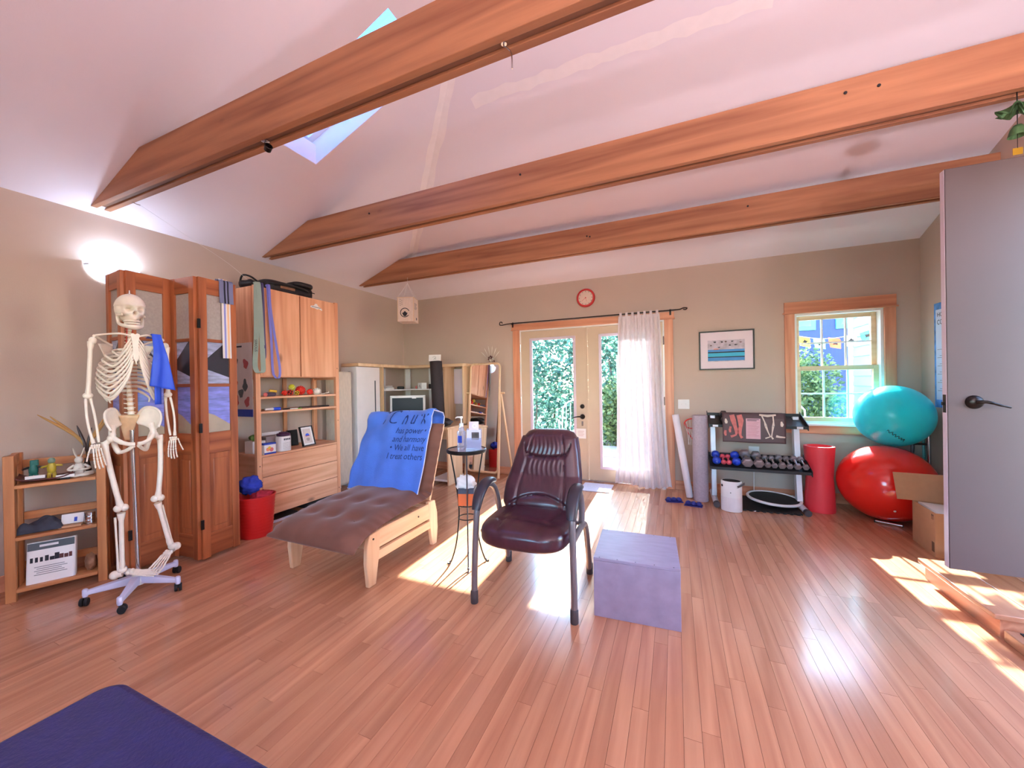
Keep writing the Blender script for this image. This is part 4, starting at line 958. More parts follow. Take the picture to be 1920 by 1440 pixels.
# --- blue exercise band draped over the shoulder
MT['blueband'] = mk('blue_latex', (44, 84, 214), .5, var=.04)
bl = thing('exercise_band', 'blue latex exercise band draped over the shoulder of the skeleton', 'exercise band', (-3.135, 1.235, 0), R(80)); bl.scale = (.82, 1, 1)
def bf(u, v):
    x = .125 + (u - .5) * interp([0, .1, .35, 1], [.06, .055, .07, .15], v) + .02 * v; z = 1.648 - .36 * max(0, v - .08) if v > .08 else 1.628 + .02 * v / .08
    y = (.035 - .10 * v / .08 if v < .08 else -.078 - .055 * min(1, (v - .08) * 3) + .02 * max(0, v - .5)) + .010 * math.sin(9 * u + 3 * v) * v
    return Vector((x, y, z - .03 * u * v))
MB().grid(bf, 14, 26).build('front_fall', 'blueband', bl, smooth=70, solid=.0015)
MB().grid(lambda u, v: Vector((.10 + .045 * u, -.115 + .02 * u, 1.34 - .14 * v)), 4, 6).build('loose_end', 'blueband', bl, smooth=70, solid=.0015)
# ================================================================== PINE STORAGE UNIT ON THE LEFT WALL
IX0, IX1, IY0, IY1 = XL + .02, -3.60, 2.30, 3.255      # back, front, near end, far end
iv = thing('pine_storage_unit', 'tall pine shelving unit with upper cupboard doors and three drawers', 'shelving unit', (0, 0, 0))
for y in (IY0, IY1 - .045):
    for x in (IX1 - .035, IX0): MB().box(x, x + .035, y, y + .045, 0, 2.26).build('post', 'pineZ', iv, bevel=.002)
    for z in (.05, .62, 1.02, 1.37, 2.20): MB().box(IX0 + .035, IX1 - .035, y + .012, y + .032, z, z + .04).build('ladder_rung', 'pineX', iv)
ya, yb = IY0 + .045, IY1 - .045
MB().box(IX0, IX1 - .02, ya, yb, 1.395, 1.415).build('cupboard_floor', 'pineY', iv); MB().box(IX0, IX1 - .02, ya, yb, 2.235, 2.255).build('cupboard_top', 'pineY', iv)
MB().box(IX0, IX0 + .008, ya, yb, 1.415, 2.235).build('cupboard_back', 'pineZ', iv)
for y in (ya, yb - .018): MB().box(IX0 + .008, IX1 - .02, y, y + .018, 1.415, 2.235).build('cupboard_side', 'pineZ', iv)
MB().box(IX0 + .04, IX1 - .04, IY0 - .004, IY0 + .012, 1.40, 2.25).build('end_panel', 'pineZ', iv)
ym = (ya + yb) / 2 - .01
MB().box(IX1 - .018, IX1 + .002, ya + .002, ym - .006, 1.405, 2.25).build('door', 'pineZ', iv, bevel=.002)
dr = MB().box(IX1 - .018, IX1 + .002, ym + .006, yb - .002, 1.40, 2.245).build('door', 'pineZ', iv, bevel=.002)
MB().prism([(ym + .20 + dx, 2.165 + dz) for dx, dz in ((-.075, -.012), (-.07, .004), (-.03, .012), (-.018, .032), (.006, .034), (.02, .012), (.055, -.006), (.075, -.022), (.066, -.032), (.03, -.016), (.01, -.026), (-.02, -.018), (-.05, -.016))], IX1 + .002, IX1 + .0035, 'YZ').build('sticker', 'paper', dr)
MB().bar((IX1 + .0042, ym + .14, 2.163), (IX1 + .0042, ym + .25, 2.158), .001, .006, (0, 0, 1)).build('sticker_print', 'greyband', dr)
for z in (1.045, 1.185): MB().box(IX0 + .01, IX1 - .004, ya, yb, z, z + .02).build('shelf', 'pineY', iv, bevel=.002)
MB().box(IX0 + .02, IX0 + .04, ym + .06, ym + .10, .65, 1.39).build('back_post', 'bookZ', iv)
# drawer chest
MB().box(IX0, IX1 - .004, ya, yb, .63, .65).build('chest_top', 'pineY', iv, bevel=.002)
for y in (ya, yb - .018): MB().box(IX0, IX1 - .02, y, y + .018, .06, .63).build('chest_side', 'pineX', iv)
for k in range(3): MB().box(IX1 - .02, IX1 + .001, ya + .003, yb - .003, .062 + k * .19, .247 + k * .19).build('drawer', 'pineY', iv, bevel=.002)
for z, y in ((.12, yb + .02), (.9, yb + .02), (1.5, yb + .02), (.2, ya - .02), (.55, ya - .02)): MB().lathe([(.005, 0), (.005, .002)], 8, (IX1, y, z), Matrix.Rotation(R(90), 4, 'Y')).build('screw', 'brass', iv)
# chart on the end of the unit
MT['redprint'] = mk('red_print', (178, 84, 84), .7); MT['pinkpaper'] = mk('chart_paper', (222, 208, 204), .7)
ch = thing('wall_chart', 'pale anatomy chart with a blue foot band pinned on the end of the pine unit', 'chart', (-3.80, IY0 - .008, 1.02))
MB().box(-.17, .17, -.002, 0, 0, .70).build('sheet', 'pinkpaper', ch); MB().box(-.17, .17, -.003, -.002, .0, .07).build('foot_band', 'blueprint', ch)
MB().box(-.15, .02, -.003, -.002, .66, .675).build('title_print', 'ink', ch)
for k, (x, z) in enumerate(((-.08, .52), (.07, .5), (-.09, .33), (.06, .30), (-.07, .15), (.09, .14), (0, .22))):
    MB().prism([(x + .035 * (1 + .3 * math.sin(3 * a + k)) * math.cos(a), z + .05 * (1 + .25 * math.cos(2 * a + k)) * math.sin(a)) for a in [i * PI / 8 for i in range(16)]], -.003, -.002, 'XZ').build('figure_print', 'redprint' if k % 3 else 'greyband', ch)
# bag on top
MT['bagfab'] = mk('black_case', (34, 31, 36), .45, var=.2, vs=25, bump=.15, bs=30)
bg = thing('black_carry_case', 'bulky black moulded carry case on top of the pine unit', 'case', (-3.80, 2.78, 2.261))
MB().rbox(-.11, .11, -.30, .26, 0, .12, .09, 6).build('body', 'bagfab', bg, bevel=.035, bseg=4)
MB().rbox(-.10, .12, .02, .25, .115, .165, .07, 6).build('lid_bulge', 'bagfab', bg, bevel=.02, bseg=3)
MB().tube(spline([(.11, -.22, .07), (.135, -.12, .085), (.135, .08, .085), (.11, .16, .07)], 5), .011, 8).build('handle', 'rubber', bg, smooth=60)
MB().tube([(.112, -.28, .07), (.117, .0, .075), (.112, .24, .07)], .005, 6).build('zip', 'rubber', bg)
MB().box(.1125, .1185, -.16, .0, .045, .09).build('worn_label', 'brownwood', bg, bevel=.002)
bh = thing('black_strap_bag', 'small slumped black strap bag beside the carry case', 'bag', (-3.82, 2.395, 2.261))
MB().ell((0, 0, .045), (.12, .075, .045), 20, 12, fn=lambda d, p: p * (1 + .1 * math.sin(6 * d.x + 4 * d.y))).build('body', 'bagfab', bh, smooth=60)
MB().tube(spline([(-.06, -.05, .06), (0, -.06, .12), (.09, -.04, .10), (.11, .03, .05)], 6), .009, 8).build('strap', 'rubber', bh, smooth=60)
# looped resistance bands over the near top corner
MT['sage'] = mk('sage_latex', (150, 170, 158), .55, var=.08); MT['lilacband'] = mk('lilac_latex', (116, 116, 206), .5); MT['tealband'] = mk('slate_latex', (104, 130, 132), .55)
def loop_band(name, label, y, w, zlow, xo, m, spread=.02, yo=0):
    t = thing(name, label, 'resistance band', (IX1 + .003, y, 2.262), group='looped resistance bands')
    front = [(0.0, 0, .006), (xo, 0, 0), (xo + .004, yo * .2, -.2), (xo + .012, yo * .5, -.5), (xo + .004, yo * .85, zlow + .09), (xo + .012, yo + spread * .6, zlow + .015), (xo + .022, yo + spread * 1.6, zlow), (xo + .034, yo + spread * 2.6, zlow + .02), (xo + .036, yo + spread * 2.6, zlow + .12), (xo + .022, spread * 2 + yo * .5, -.5), (xo + .014, spread, -.2), (xo + .010, spread * .5, .004), (.0, spread * .5, .012)]
    MB().ribbon(spline(front, 6), (.0 + w * .35, w * .9, 0), .0045).build('band', m, t, smooth=60); return t
lb1 = loop_band('resistance_band', 'wide sage green loop band hanging from the pine unit corner', IY0 + .01, .042, -.83, .014, 'sage', .022, -.03)
tp_ = text('print', 'SERIOUS', .030, 'ink', lb1, ext=.0002); _w = Vector((.363, .932, 0)).normalized(); _n = Vector((_w.y, -_w.x, 0))
tp_.matrix_local = Matrix(((0, _w.x, _n.x, .024 + _n.x * .006 - _w.x * .011), (0, _w.y, _n.y, -.019 + _n.y * .006 - _w.y * .011), (-1, 0, 0, -.52), (0, 0, 0, 1))); tp_['kind'] = 'stuff'
loop_band('resistance_band', 'narrow lilac loop band hanging in front of the cupboard door', IY0 + .115, .022, -.88, .016, 'lilacband', .016, .04)
loop_band('resistance_band', 'thin dark violet loop band tucked behind the sage one', IY0 + .06, .016, -.70, .014, mk('violet_latex', (72, 62, 110), .5), .008, -.02)
# ---- things on the upper open shelf
def put(x, y, z): return (x, y, z)
Z1_, Z2_, Z0_ = 1.2055, 1.0655, .6505
MT['foam_violet'] = mk('violet_foam', (96, 84, 104), .8); MT['pinkrub'] = mk('pink_rubber', (226, 120, 120), .6); MT['redrub'] = mk('red_rubber', (222, 44, 30), .45); MT['yellowrub'] = mk('yellow_rubber', (232, 190, 50), .5); MT['tennis'] = mk('tennis_felt', (206, 206, 52), .95, var=.12, vs=90, bump=.3, bs=200)
fr_ = thing('foam_grip', 'short violet foam grip roll with a pink core on the top open shelf', 'foam roll', (-3.66, 2.40, Z1_ + .020))
RY = Matrix.Rotation(R(90), 4, 'Y') 
MB().tube([(.045, 0, 0), (-.02, .13, 0)], .020, 18).build('roll', 'foam_violet', fr_, smooth=40); MB().tube([(.047, -.004, 0), (.042, .006, 0)], .0195, 18).tube([(.0485, -.006, 0), (.048, -.0055, 0)], .011, 14).build('core', 'pinkrub', fr_, smooth=40)
o = MB().rbox(-.035, .035, -.012, .012, 0, .022, .008); tag(o.build('massage_peg', 'yellowrub', loc=(-3.67, 2.51, Z1_ + .041), rot=(0, R(8), R(70)), bevel=.005), 'yellow rubber massage peg lying on the foam grip', 'massage tool')
def knobby(name, label, loc, r, m, n, kn, m2=None):
    t = thing(name, label, 'massage ball', loc); MB().ell((0, 0, 0), r, 18, 12).build('ball', m, t, smooth=70)
    k_ = MB()
    for i in range(n):
        z = 1 - 2 * (i + .5) / n; a = i * 2.39996; q = math.sqrt(1 - z * z); d = Vector((q * math.cos(a), q * math.sin(a), z)); k_.ell(d * r, kn, 6, 5)
    o = k_.build('spike', m2 or m, t, smooth=70); o['kind'] = 'stuff'
knobby('spiky_ball', 'large red spiky massage ball on the top open shelf', (-3.70, 2.835, Z1_ + .051), .044, 'redrub', 60, .007)
knobby('spiky_ball', 'smaller smooth red massage ball next to the spiky one', (-3.64, 2.90, Z1_ + .034), .030, 'redrub', 24, .004)
knobby('spiky_ball', 'black massage cluster with red knobs on the top open shelf', (-3.665, 2.69, Z1_ + .032), .024, 'rubber', 14, .009, 'redrub')
knobby('spiky_ball', 'black massage cluster with yellow knobs on the top open shelf', (-3.635, 2.745, Z1_ + .027), .019, 'rubber', 12, .008, 'yellowrub')
knobby('spiky_ball', 'red massage star with orange tips next to the foam grip', (-3.64, 2.61, Z1_ + .031), .022, 'redrub', 12, .009, 'redrub')
tb = thing('tennis_ball', 'yellow tennis ball resting between the massage balls', 'ball', (-3.70, 2.735, Z1_ + .084)); MB().ell((0, 0, 0), .033, 24, 16).build('felt', 'tennis', tb, smooth=80)
MB().tube([(.0332 * math.cos(a) * math.cos(.5 * math.sin(2 * a)), .0332 * math.sin(a) * math.cos(.5 * math.sin(2 * a)), .0332 * math.sin(.5 * math.sin(2 * a))) for a in [i * PI / 24 for i in range(48)]], .0012, 5, closed=True).build('seam', 'paper', tb, smooth=60)
o = MB().ell((0, 0, .035), (.04, .042, .036), 24, 16, fn=lambda d, p: p * (1 + .14 * math.sin(9 * d.x + 7 * d.z) * math.cos(8 * d.y)))
tag(o.build('rope_bundle', 'ceramic', loc=(-3.65, 2.995, Z1_), smooth=50), 'crumpled cream rope bundle on the top open shelf', 'rope')
o = MB().tube(spline([(.0, 0, .004), (.02, .03, .008), (-.01, .06, .012), (.015, .085, .02), (0, .1, .035)], 6), .005, 7); tag(o.build('cord_end', 'ceramic', loc=(-3.64, 3.04, Z1_), smooth=60), 'loose cream cord curl at the end of the top open shelf', 'cord')
# ---- second open shelf
o = MB().rbox(-.05, .05, -.16, .16, 0, .012, .01); tag(o.build('flat_binder', 'rubber', loc=(-3.72, 3.02, Z2_), bevel=.003), 'thin black binder lying on the second open shelf', 'binder')
o = MB().rbox(-.04, .04, -.12, .12, 0, .010, .01); tag(o.build('red_folder', 'maroon', loc=(-3.655, 2.90, Z2_ + .0), rot=(0, 0, R(2)), bevel=.003), 'flat dark red folder on the second open shelf', 'folder')
bt = thing('rolled_strap', 'blue rolled strap with a white end on the second open shelf', 'strap', (-3.64, 2.44, Z2_ + .016)); MB().tube([(0, .05, 0), (0, .12, 0)], .0155, 14).build('blue_roll', 'blueband', bt, smooth=40); MB().tube([(0, -.03, 0), (0, .05, 0)], [.009, .012], 12).build('white_end', 'paper', bt, smooth=40)
o = MB().tube(spline([(0, 0, .005), (.02, .04, .006), (-.015, .09, .006), (.02, .14, .005), (0, .19, .005)], 6), .0055, 6); tag(o.build('jump_rope', 'rubber', loc=(-3.66, 2.60, Z2_), smooth=60), 'thin black jump rope lying on the second open shelf', 'rope')
pn_ = thing('pen', 'white pen with a green cap on the second open shelf', 'pen', (-3.63, 2.66, Z2_ + .005)); MB().tube([(0, 0, 0), (.01, .08, 0)], .0045, 8).build('barrel', 'paper', pn_); MB().tube([(.01, .08, 0), (.015, .12, 0)], .005, 8).build('cap', mk('green_plastic', (84, 150, 40), .4), pn_)
# ---- chest top
MT['peach'] = mk('peach_print', (244, 150, 110), .6); MT['plum'] = mk('plum_plastic', (70, 30, 66), .35)
def fruit_box(name, label, loc, rz, w, d, h, band):
    t = thing(name, label, 'box', loc, rz); MB().box(-d / 2, d / 2, -w / 2, w / 2, 0, h).build('carton', 'paper', t, bevel=.001)
    if band:
        MB().box(-d / 2, d / 2 + .0008, -w / 2 - .0005, w / 2 + .0005, h - .014, h + .0008).build('top_band', 'blueprint', t); MB().box(d / 2, d / 2 + .0008, -w / 2, w / 2, 0, .016).build('foot_band', 'blueprint', t)
    for k, (y, z, r, m) in enumerate(((-.022, .05, .018, 'peach'), (.012, .045, .020, 'pinkrub'), (-.008, .064, .014, 'yellowrub'))):
        MB().lathe([(0, 0), (r, 0), (r, .0006), (0, .0006)], 16, (d / 2 + .0004 * (k + 1), y, z * h / .11), RY).build('fruit_print', m, t)
fruit_box('tea_box', 'small white and blue box with a fruit print on the pine chest', (-3.635, 2.43, Z0_), 0, .115, .06, .105, True)
fruit_box('fruit_carton', 'white carton with a pink fruit print behind the near post', (-3.80, 2.412, Z0_), 0, .125, .12, .12, False)
o = MB().ell((0, 0, .03), (.04, .05, .03), 16, 10, fn=lambda d, p: p * (1 + .2 * math.sin(7 * d.x))); tag(o.build('herb_pouch', mk('herb_green', (92, 120, 50), .7), loc=(-3.80, 2.412, Z0_ + .122), smooth=60), 'green herb pouch on top of the fruit carton', 'pouch')
tub = thing('protein_tub', 'white tub with a plum lid and printed label on the pine chest', 'tub', (-3.655, 2.60, Z0_))
MB().rbox(-.055, .055, -.065, .065, 0, .15, .045, 8).build('body', 'white', tub, bevel=.006, smooth=40); MB().rbox(-.05, .05, -.06, .06, .15, .178, .042, 8).build('lid', 'plum', tub, bevel=.008, smooth=40); MB().rbox(-.03, .03, -.04, .04, .178, .19, .028, 6).build('lid_boss', 'plum', tub, bevel=.004, smooth=40)
for k in range(4): MB().box(.055, .0557, -.034 + k * .018, -.021 + k * .018, .112, .130).build('label_print', 'ink', tub)
for k in range(6): MB().box(.055, .0556, -.045, .045, .02 + k * .013, .0212 + k * .013).build('label_line', 'greyband', tub)
cb = thing('open_carton', 'grey open carton with white papers behind the plum lidded tub', 'box', (-3.82, 2.62, Z0_)); MB().box(-.08, .08, -.14, .12, 0, .15).build('carton', mk('grey_card', (168, 150, 150), .8), cb)
MB().box(.081, .0815, -.04, .04, .09, .16).build('white_note', 'paper', cb); MB().box(-.05, -.045, -.10, .10, .15, .18).build('paper_sheet', 'paper', cb)
o = MB().box(-.006, .006, -.06, .06, 0, .17, Matrix.Rotation(R(-8), 4, 'Y')); tag(o.build('black_folder', 'rubber', loc=(-3.86, 2.86, Z0_ + .002)), 'black folder leaning at the back of the pine chest', 'folder')
pf_ = thing('photo_frame', 'black framed print of a small blue brain drawing on the pine chest', 'picture frame', (-3.665, 2.905, Z0_ + .004), R(8), rot=(0, R(-14), R(8)))
for a in ((-.085, -.075), (.075, .085)): MB().box(-.012, .008, a[0], a[1], 0, .215).build('frame_side', 'black', pf_)
for a in ((0, .010), (.205, .215)): MB().box(-.012, .008, -.075, .075, a[0], a[1]).build('frame_rail', 'black', pf_)
MB().box(-.008, .0, -.075, .075, .01, .205).build('mat_board', 'paper', pf_); MB().box(.0, .0006, -.052, .052, .03, .185).box(.0006, .001, -.05, .05, .032, .183).build('print_sheet', 'pinkpaper', pf_)
MB().prism([(.028 * math.cos(R(a)), .11 + .026 * math.sin(R(a))) for a in range(0, 181, 20)], .001, .0016, 'YZ').build('brain_print', 'blueband', pf_); MB().box(.001, .0016, -.028, .028, .103, .11).build('underline_print', 'redprint', pf_)
for k, w_ in enumerate((.02, .024, .016)): MB().box(.001, .0016, -w_, w_, .078 - k * .011, .083 - k * .011).build('caption_line', 'ink', pf_)
MB().bar((-.02, 0, .12), (-.075, 0, .012), .04, .003, (0, 1, 0)).build('strut', 'black', pf_)
# under the unit
vc = thing('bathroom_scale', 'pale grey rounded scale stored below the pine drawers', 'scale', (-3.66, 2.52, 0)); MB().rbox(-.13, .14, -.15, .15, 0, .03, .05, 6).build('body', mk('pale_grey', (196, 200, 214), .4), vc, bevel=.008, smooth=40); MB().rbox(-.128, .142, -.148, .148, .03, .034, .05, 6).build('glass_top', 'black', vc, bevel=.001)
bb = MB().rbox(-.12, .12, -.17, .17, 0, .05, .02); tag(bb.build('under_bed_case', 'rubber', loc=(-3.70, 2.98, 0), bevel=.006), 'flat black case stored below the pine drawers', 'case')
# ---- red bucket of cloths
MT['redbucket'] = mk('red_plastic', (214, 36, 34), .4, var=.02); MT['bluecloth'] = mk('royal_blue_cloth', (40, 60, 172), .85, var=.2, vs=18); MT['redcloth'] = mk('crimson_cloth', (178, 34, 52), .85, var=.25, vs=18)
bu = thing('red_bucket', 'red flexible tub full of cloths beside the folding screen', 'bucket', (-3.415, 2.16, 0))
MB().lathe([(0, .004), (.115, .004), (.12, 0), (.125, .01), (.150, .34), (.156, .345), (.156, .352), (.148, .352), (.118, .012), (0, .012)], 40).build('tub', 'redbucket', bu, smooth=40)
for k in range(11):
    z = .04 + k * .027; r = .1268 + (.0245) * (z - .01) / .33; MB().tube([(r * math.cos(a), r * math.sin(a), z) for a in [i * PI / 20 for i in range(40)]], .0016, 5, closed=True).build('moulded_ring', 'redbucket', bu, smooth=60)
def heap(name, label, loc, r, m, sd, n=30):
    q = random.Random(sd); ph = [q.uniform(0, 6) for _ in range(6)]
    o = MB().ell((0, 0, 0), r, n, n // 2 + 4, fn=lambda d, p: p * (1 + .13 * math.sin(7 * d.x + ph[0]) * math.cos(6 * d.y + ph[1]) + .08 * math.sin(13 * d.z + 9 * d.x + ph[2]) + .06 * math.cos(15 * d.y - 8 * d.z + ph[3])))
    return tag(o.build(name, m, loc=loc, smooth=75), label, 'cloth')
heap('gym_cloth', 'royal blue cloth heaped in the red tub', (-3.455, 2.14, .435), (.085, .09, .075), 'bluecloth', 3); heap('gym_cloth', 'crimson cloth heaped in the red tub', (-3.375, 2.19, .335), (.075, .09, .045), 'redcloth', 4)
# ================================================================== BACK LEFT CORNER
lp = thing('paper_floor_lamp', 'tall square rice paper floor lamp on thin legs beside the pine unit', 'lamp', (-3.83, 3.455, 0))
MT['ricepaper'] = sheer('rice_paper', (246, 236, 222), .96, .35)
def cr(u, v):
    a = 2 * PI * u; c_, s_ = math.cos(a), math.sin(a); k = .105 / max(abs(c_), abs(s_)) ** .9
    return (k * c_, k * s_, .09 + 1.38 * v + .001 * math.sin(v * 220))
MB().grid(cr, 40, 46, True).build('shade', 'ricepaper', lp, smooth=60, solid=.002)
for sx in (-1, 1):
    for sy in (-1, 1): MB().tube([(sx * .085, sy * .085, 0), (sx * .085, sy * .085, 1.46)], .005, 6).build('leg', 'white', lp)
wc = thing('white_cabinet', 'tall narrow white cabinet with a long dark slot beside the desk hutch', 'cabinet', (-3.86, 3.86, 0))
MB().box(-.14, .13, -.21, .20, 0, 1.54).build('body', 'white', wc, bevel=.003); MB().box(.13, .133, .10, .118, .85, 1.36).build('slot', 'greyband', wc); MB().box(-.02, .02, -.213, -.21, 1.47, 1.48).build('label', 'greyband', wc)
dk = thing('corner_desk', 'birch veneer corner desk with an L shaped hutch', 'desk', (0, 0, 0))
MB().prism([(-4.0, 4.08), (-3.50, 4.08), (-3.30, 4.02), (-2.66, 4.08), (-2.66, 4.46), (-2.78, 4.60), (-2.78, 4.90), (-4.0, 4.90)], .715, .745, 'XY').build('desk_top', 'birchX', dk, bevel=.004)
MB().box(-2.69, -2.665, 4.10, 4.44, 0, .715).build('leg_panel', 'birchZ', dk, bevel=.003); MB().box(-3.52, -3.495, 4.12, 4.50, 0, .715).build('leg_panel', 'birchZ', dk, bevel=.003)
MB().box(-3.49, -2.69, 4.62, 4.64, .50, .715).build('modesty_panel', 'birchX', dk); MB().box(-2.95, -2.69, 4.12, 4.5, .04, .065).build('low_shelf', 'white', dk)
MB().prism([(-4.0, 3.66), (-3.71, 3.66), (-3.70, 3.68), (-3.70, 4.56), (-3.66, 4.60), (-2.73, 4.60), (-2.70, 4.63), (-2.70, 4.90), (-4.0, 4.90)], 1.545, 1.585, 'XY').build('hutch_top', 'birchX', dk, bevel=.004)
MB().box(-3.99, -3.71, 4.09, 4.115, .745, 1.545).build('hutch_side', 'birchZ', dk); MB().box(-2.755, -2.73, 4.62, 4.90, .745, 1.545).build('hutch_side', 'birchZ', dk); MB().box(-3.07, -3.045, 4.62, 4.90, .745, 1.545).build('hutch_divider', 'birchZ', dk)
for x, y in ((-3.90, 4.86), (-3.45, 4.86)): MB().box(x - .045, x + .045, y, y + .02, .745, 1.545).build('back_strip', 'white', dk)
for y in (4.40,): MB().box(-3.99, -3.97, y - .045, y + .045, .745, 1.545).build('back_strip', 'white', dk)
MB().prism([(-3.96, 4.115), (-3.72, 4.115), (-3.60, 4.62), (-3.07, 4.64), (-3.07, 4.86), (-3.96, 4.86)], 1.215, 1.232, 'XY').build('hutch_shelf', 'white', dk, bevel=.002)
MB().box(-3.04, -2.76, 4.86, 4.875, 1.0, 1.52).build('back_board', 'door_edge', dk)
SZ = 1.2325
for k, (w_, d_, h_, m_, lb) in enumerate(((.12, .17, .022, 'paper', 'white paperback at the bottom of the hutch shelf stack'), (.115, .16, .014, 'greyband', 'grey notebook in the middle of the hutch shelf stack'), (.11, .15, .02, 'rubber', 'black box file on top of the hutch shelf stack'))):
    b_ = thing('book', lb, 'book', (-3.80, 4.28, SZ + (0, .0225, .037)[k]), R(8 * k)); MB().box(-w_ / 2, w_ / 2, -d_ / 2, d_ / 2, 0, .002).box(-w_ / 2, w_ / 2, -d_ / 2, d_ / 2, h_ - .002, h_).box(-w_ / 2, -w_ / 2 + .002, -d_ / 2, d_ / 2, .002, h_ - .002).build('cover', m_, b_); MB().box(-w_ / 2 + .002, w_ / 2 - .004, -d_ / 2 + .004, d_ / 2 - .004, .002, h_ - .002).build('pages', 'paper', b_)
o = MB().rbox(-.05, .05, -.07, .07, 0, .04, .02); tag(o.build('camera_pouch', 'rubber', loc=(-3.74, 4.50, SZ), rot=(0, 0, R(40)), bevel=.01), 'flat black zip pouch on the hutch shelf', 'pouch')
wb = thing('note_box', 'white box with a dark doodle on the hutch shelf', 'box', (-3.50, 4.70, SZ), R(-28)); MB().box(-.065, .065, -.04, .04, 0, .09).build('carton', 'paper', wb, bevel=.001)
MB().tube(spline([(-.02, -.0408, .03), (.0, -.0408, .06), (.012, -.0408, .04), (.004, -.0408, .025), (.03, -.0408, .028)], 5), .0018, 5).build('doodle_print', 'ink', wb)
o = MB().ell((0, 0, .024), (.015, .015, .024), 14, 10); tag(o.build('egg_trinket', 'pinkrub', loc=(-3.61, 4.70, SZ), smooth=60), 'small pink egg trinket beside the doodle box', 'trinket')
for k in range(3):
    b_ = thing('binder', ('upright white ring binder standing next to the black speaker', 'upright white ring binder standing between two others on the hutch shelf', 'upright white ring binder standing next to the hutch divider')[k], 'binder', (-3.255 + k * .042, 4.74, SZ), 0, 'white ring binders'); MB().box(-.019, .019, -.10, .09, 0, .265).build('cover', 'white', b_, bevel=.003); MB().box(-.012, .012, -.1006, -.1, .16, .22).build('spine_label', 'pinkpaper', b_)
o = MB().rbox(-.03, .03, -.04, .04, 0, .07, .01); tag(o.build('black_speaker', 'rubber', loc=(-3.36, 4.74, SZ), bevel=.006), 'small black speaker between the doodle box and the binders', 'speaker')
mo = thing('desktop_computer', 'white framed desktop computer with a dark screen on the corner desk', 'computer', (-3.50, 4.36, .7455), R(-40 + 68))
MB().rbox(-.25, .25, -.02, .02, .0, .40, .0195).build('case', 'white', mo, loc=(0, 0, 0), bevel=.006); MB().box(-.215, .215, -.0215, -.02, .075, .365).build('screen', mk('dark_screen', (30, 28, 44), .35, spec=.3), mo)
MB().box(-.11, .11, -.06, .08, 0, .006).build('foot', 'white', mo); MB().box(.06, .12, -.0225, -.0216, .355, .37).build('sticky_note', 'paper', mo)
yr_ = thing('yoga_roll', 'tall black foam roll standing on the corner desk', 'foam roll', (-2.955, 4.33, .746), rot=(R(0), R(-2.5), 0))
MT['blackfoam'] = mk('black_foam', (46, 38, 42), .7, var=.15, vs=80, bump=.25, bs=220)
MB().lathe([(.0, 0), (.078, 0), (.082, .006), (.082, .86), (.078, .866), (.06, .866), (.03, .86), (0, .86)], 32).build('roll', 'blackfoam', yr_, smooth=40)
cd_ = thing('paper_sign', 'white handwritten paper card propped on top of the black roll', 'sign', (-2.99, 4.30, 1.611), R(14)); MB().box(-.085, .085, -.003, 0, .0, .088, Matrix.Rotation(R(-8), 4, 'X')).build('card', 'paper', cd_); MB().box(-.04, .04, 0, .045, 0, .002).build('fold', 'paper', cd_)
MB().tube(spline([(-.03, -.0045, .05), (.0, -.0045, .062), (.02, -.0045, .05), (-.005, -.0045, .038), (.022, -.0045, .03), (-.02, -.0045, .022)], 5), .0015, 5).build('scribble', 'greyband', cd_)
hb = thing('black_gym_bag', 'crumpled black bag with green laces on the desk corner', 'bag', (-2.80, 4.19, .746)); MB().ell((0, 0, .055), (.13, .085, .055), 26, 16, fn=lambda d, p: p * (1 + .14 * math.sin(5 * d.x + 6 * d.z) * math.cos(4 * d.y + d.x))).build('body', 'bagfab', hb, smooth=60)
for k in range(3): MB().tube(spline([(-.12 + k * .02, -.04, .01), (-.10 + k * .025, -.075, .05), (-.07 + k * .02, -.06, .09)], 5), .004, 6).build('lace', mk('lime_lace', (90, 190, 60), .6), hb, smooth=60)
# ---- standing mirror
mi = thing('standing_mirror', 'tall standing mirror in a slim ash frame', 'mirror', (-2.44, 4.585, 0), rot=(R(-5), 0, 0))
MT['mirror'] = mk('silvered_glass', (235, 236, 238), .0, metal=1.0, var=0)
def rrect(x0, x1, z0, z1, r):
    return arc((x0 + r, 0, z0 + r), r, 180, 270, 5, 'XZ') + arc((x1 - r, 0, z0 + r), r, 270, 360, 5, 'XZ') + arc((x1 - r, 0, z1 - r), r, 0, 90, 5, 'XZ') + arc((x0 + r, 0, z1 - r), r, 90, 180, 5, 'XZ')
MB().tube(rrect(-.228, .228, .09, 1.575, .05), .016, 8, closed=True).build('frame', 'birchZ', mi, smooth=50)
MB().prism([(p[0], p[2]) for p in rrect(-.222, .222, .096, 1.569, .046)], -.004, .002, 'XZ').build('mirror_glass', 'mirror', mi)
MB().prism([(p[0], p[2]) for p in rrect(-.222, .222, .096, 1.569, .046)], .0021, .012, 'XZ').build('backing', 'birchZ', mi)
for s in (-1, 1):
    MB().bar((s * .235, .004, 1.18), (s * .255, -.03, .02), .022, .026).build('front_leg', 'birchZ', mi, bevel=.004); MB().bar((s * .24, .02, 1.18), (s * .33, .28, .035), .02, .026).build('back_leg', 'birchZ', mi, bevel=.004)
MB().tube([(-.30, .01, 1.17), (.30, .01, 1.17)], .012, 8).build('cross_bar', 'birchX', mi, smooth=50)
fw = thing('dried_flowers', 'small dried bouquet of red berries and wheat ears pinned on the wall above the mirror', 'flowers', (-2.42, 4.885, 1.60))
for k in range(12):
    q = random.Random(k); MB().ell((q.uniform(-.05, .05), -.03 + q.uniform(-.02, .02), .04 + q.uniform(-.03, .05)), .012, 8, 6).build('berry', 'maroon' if k % 3 else 'ceramic', fw, smooth=60)
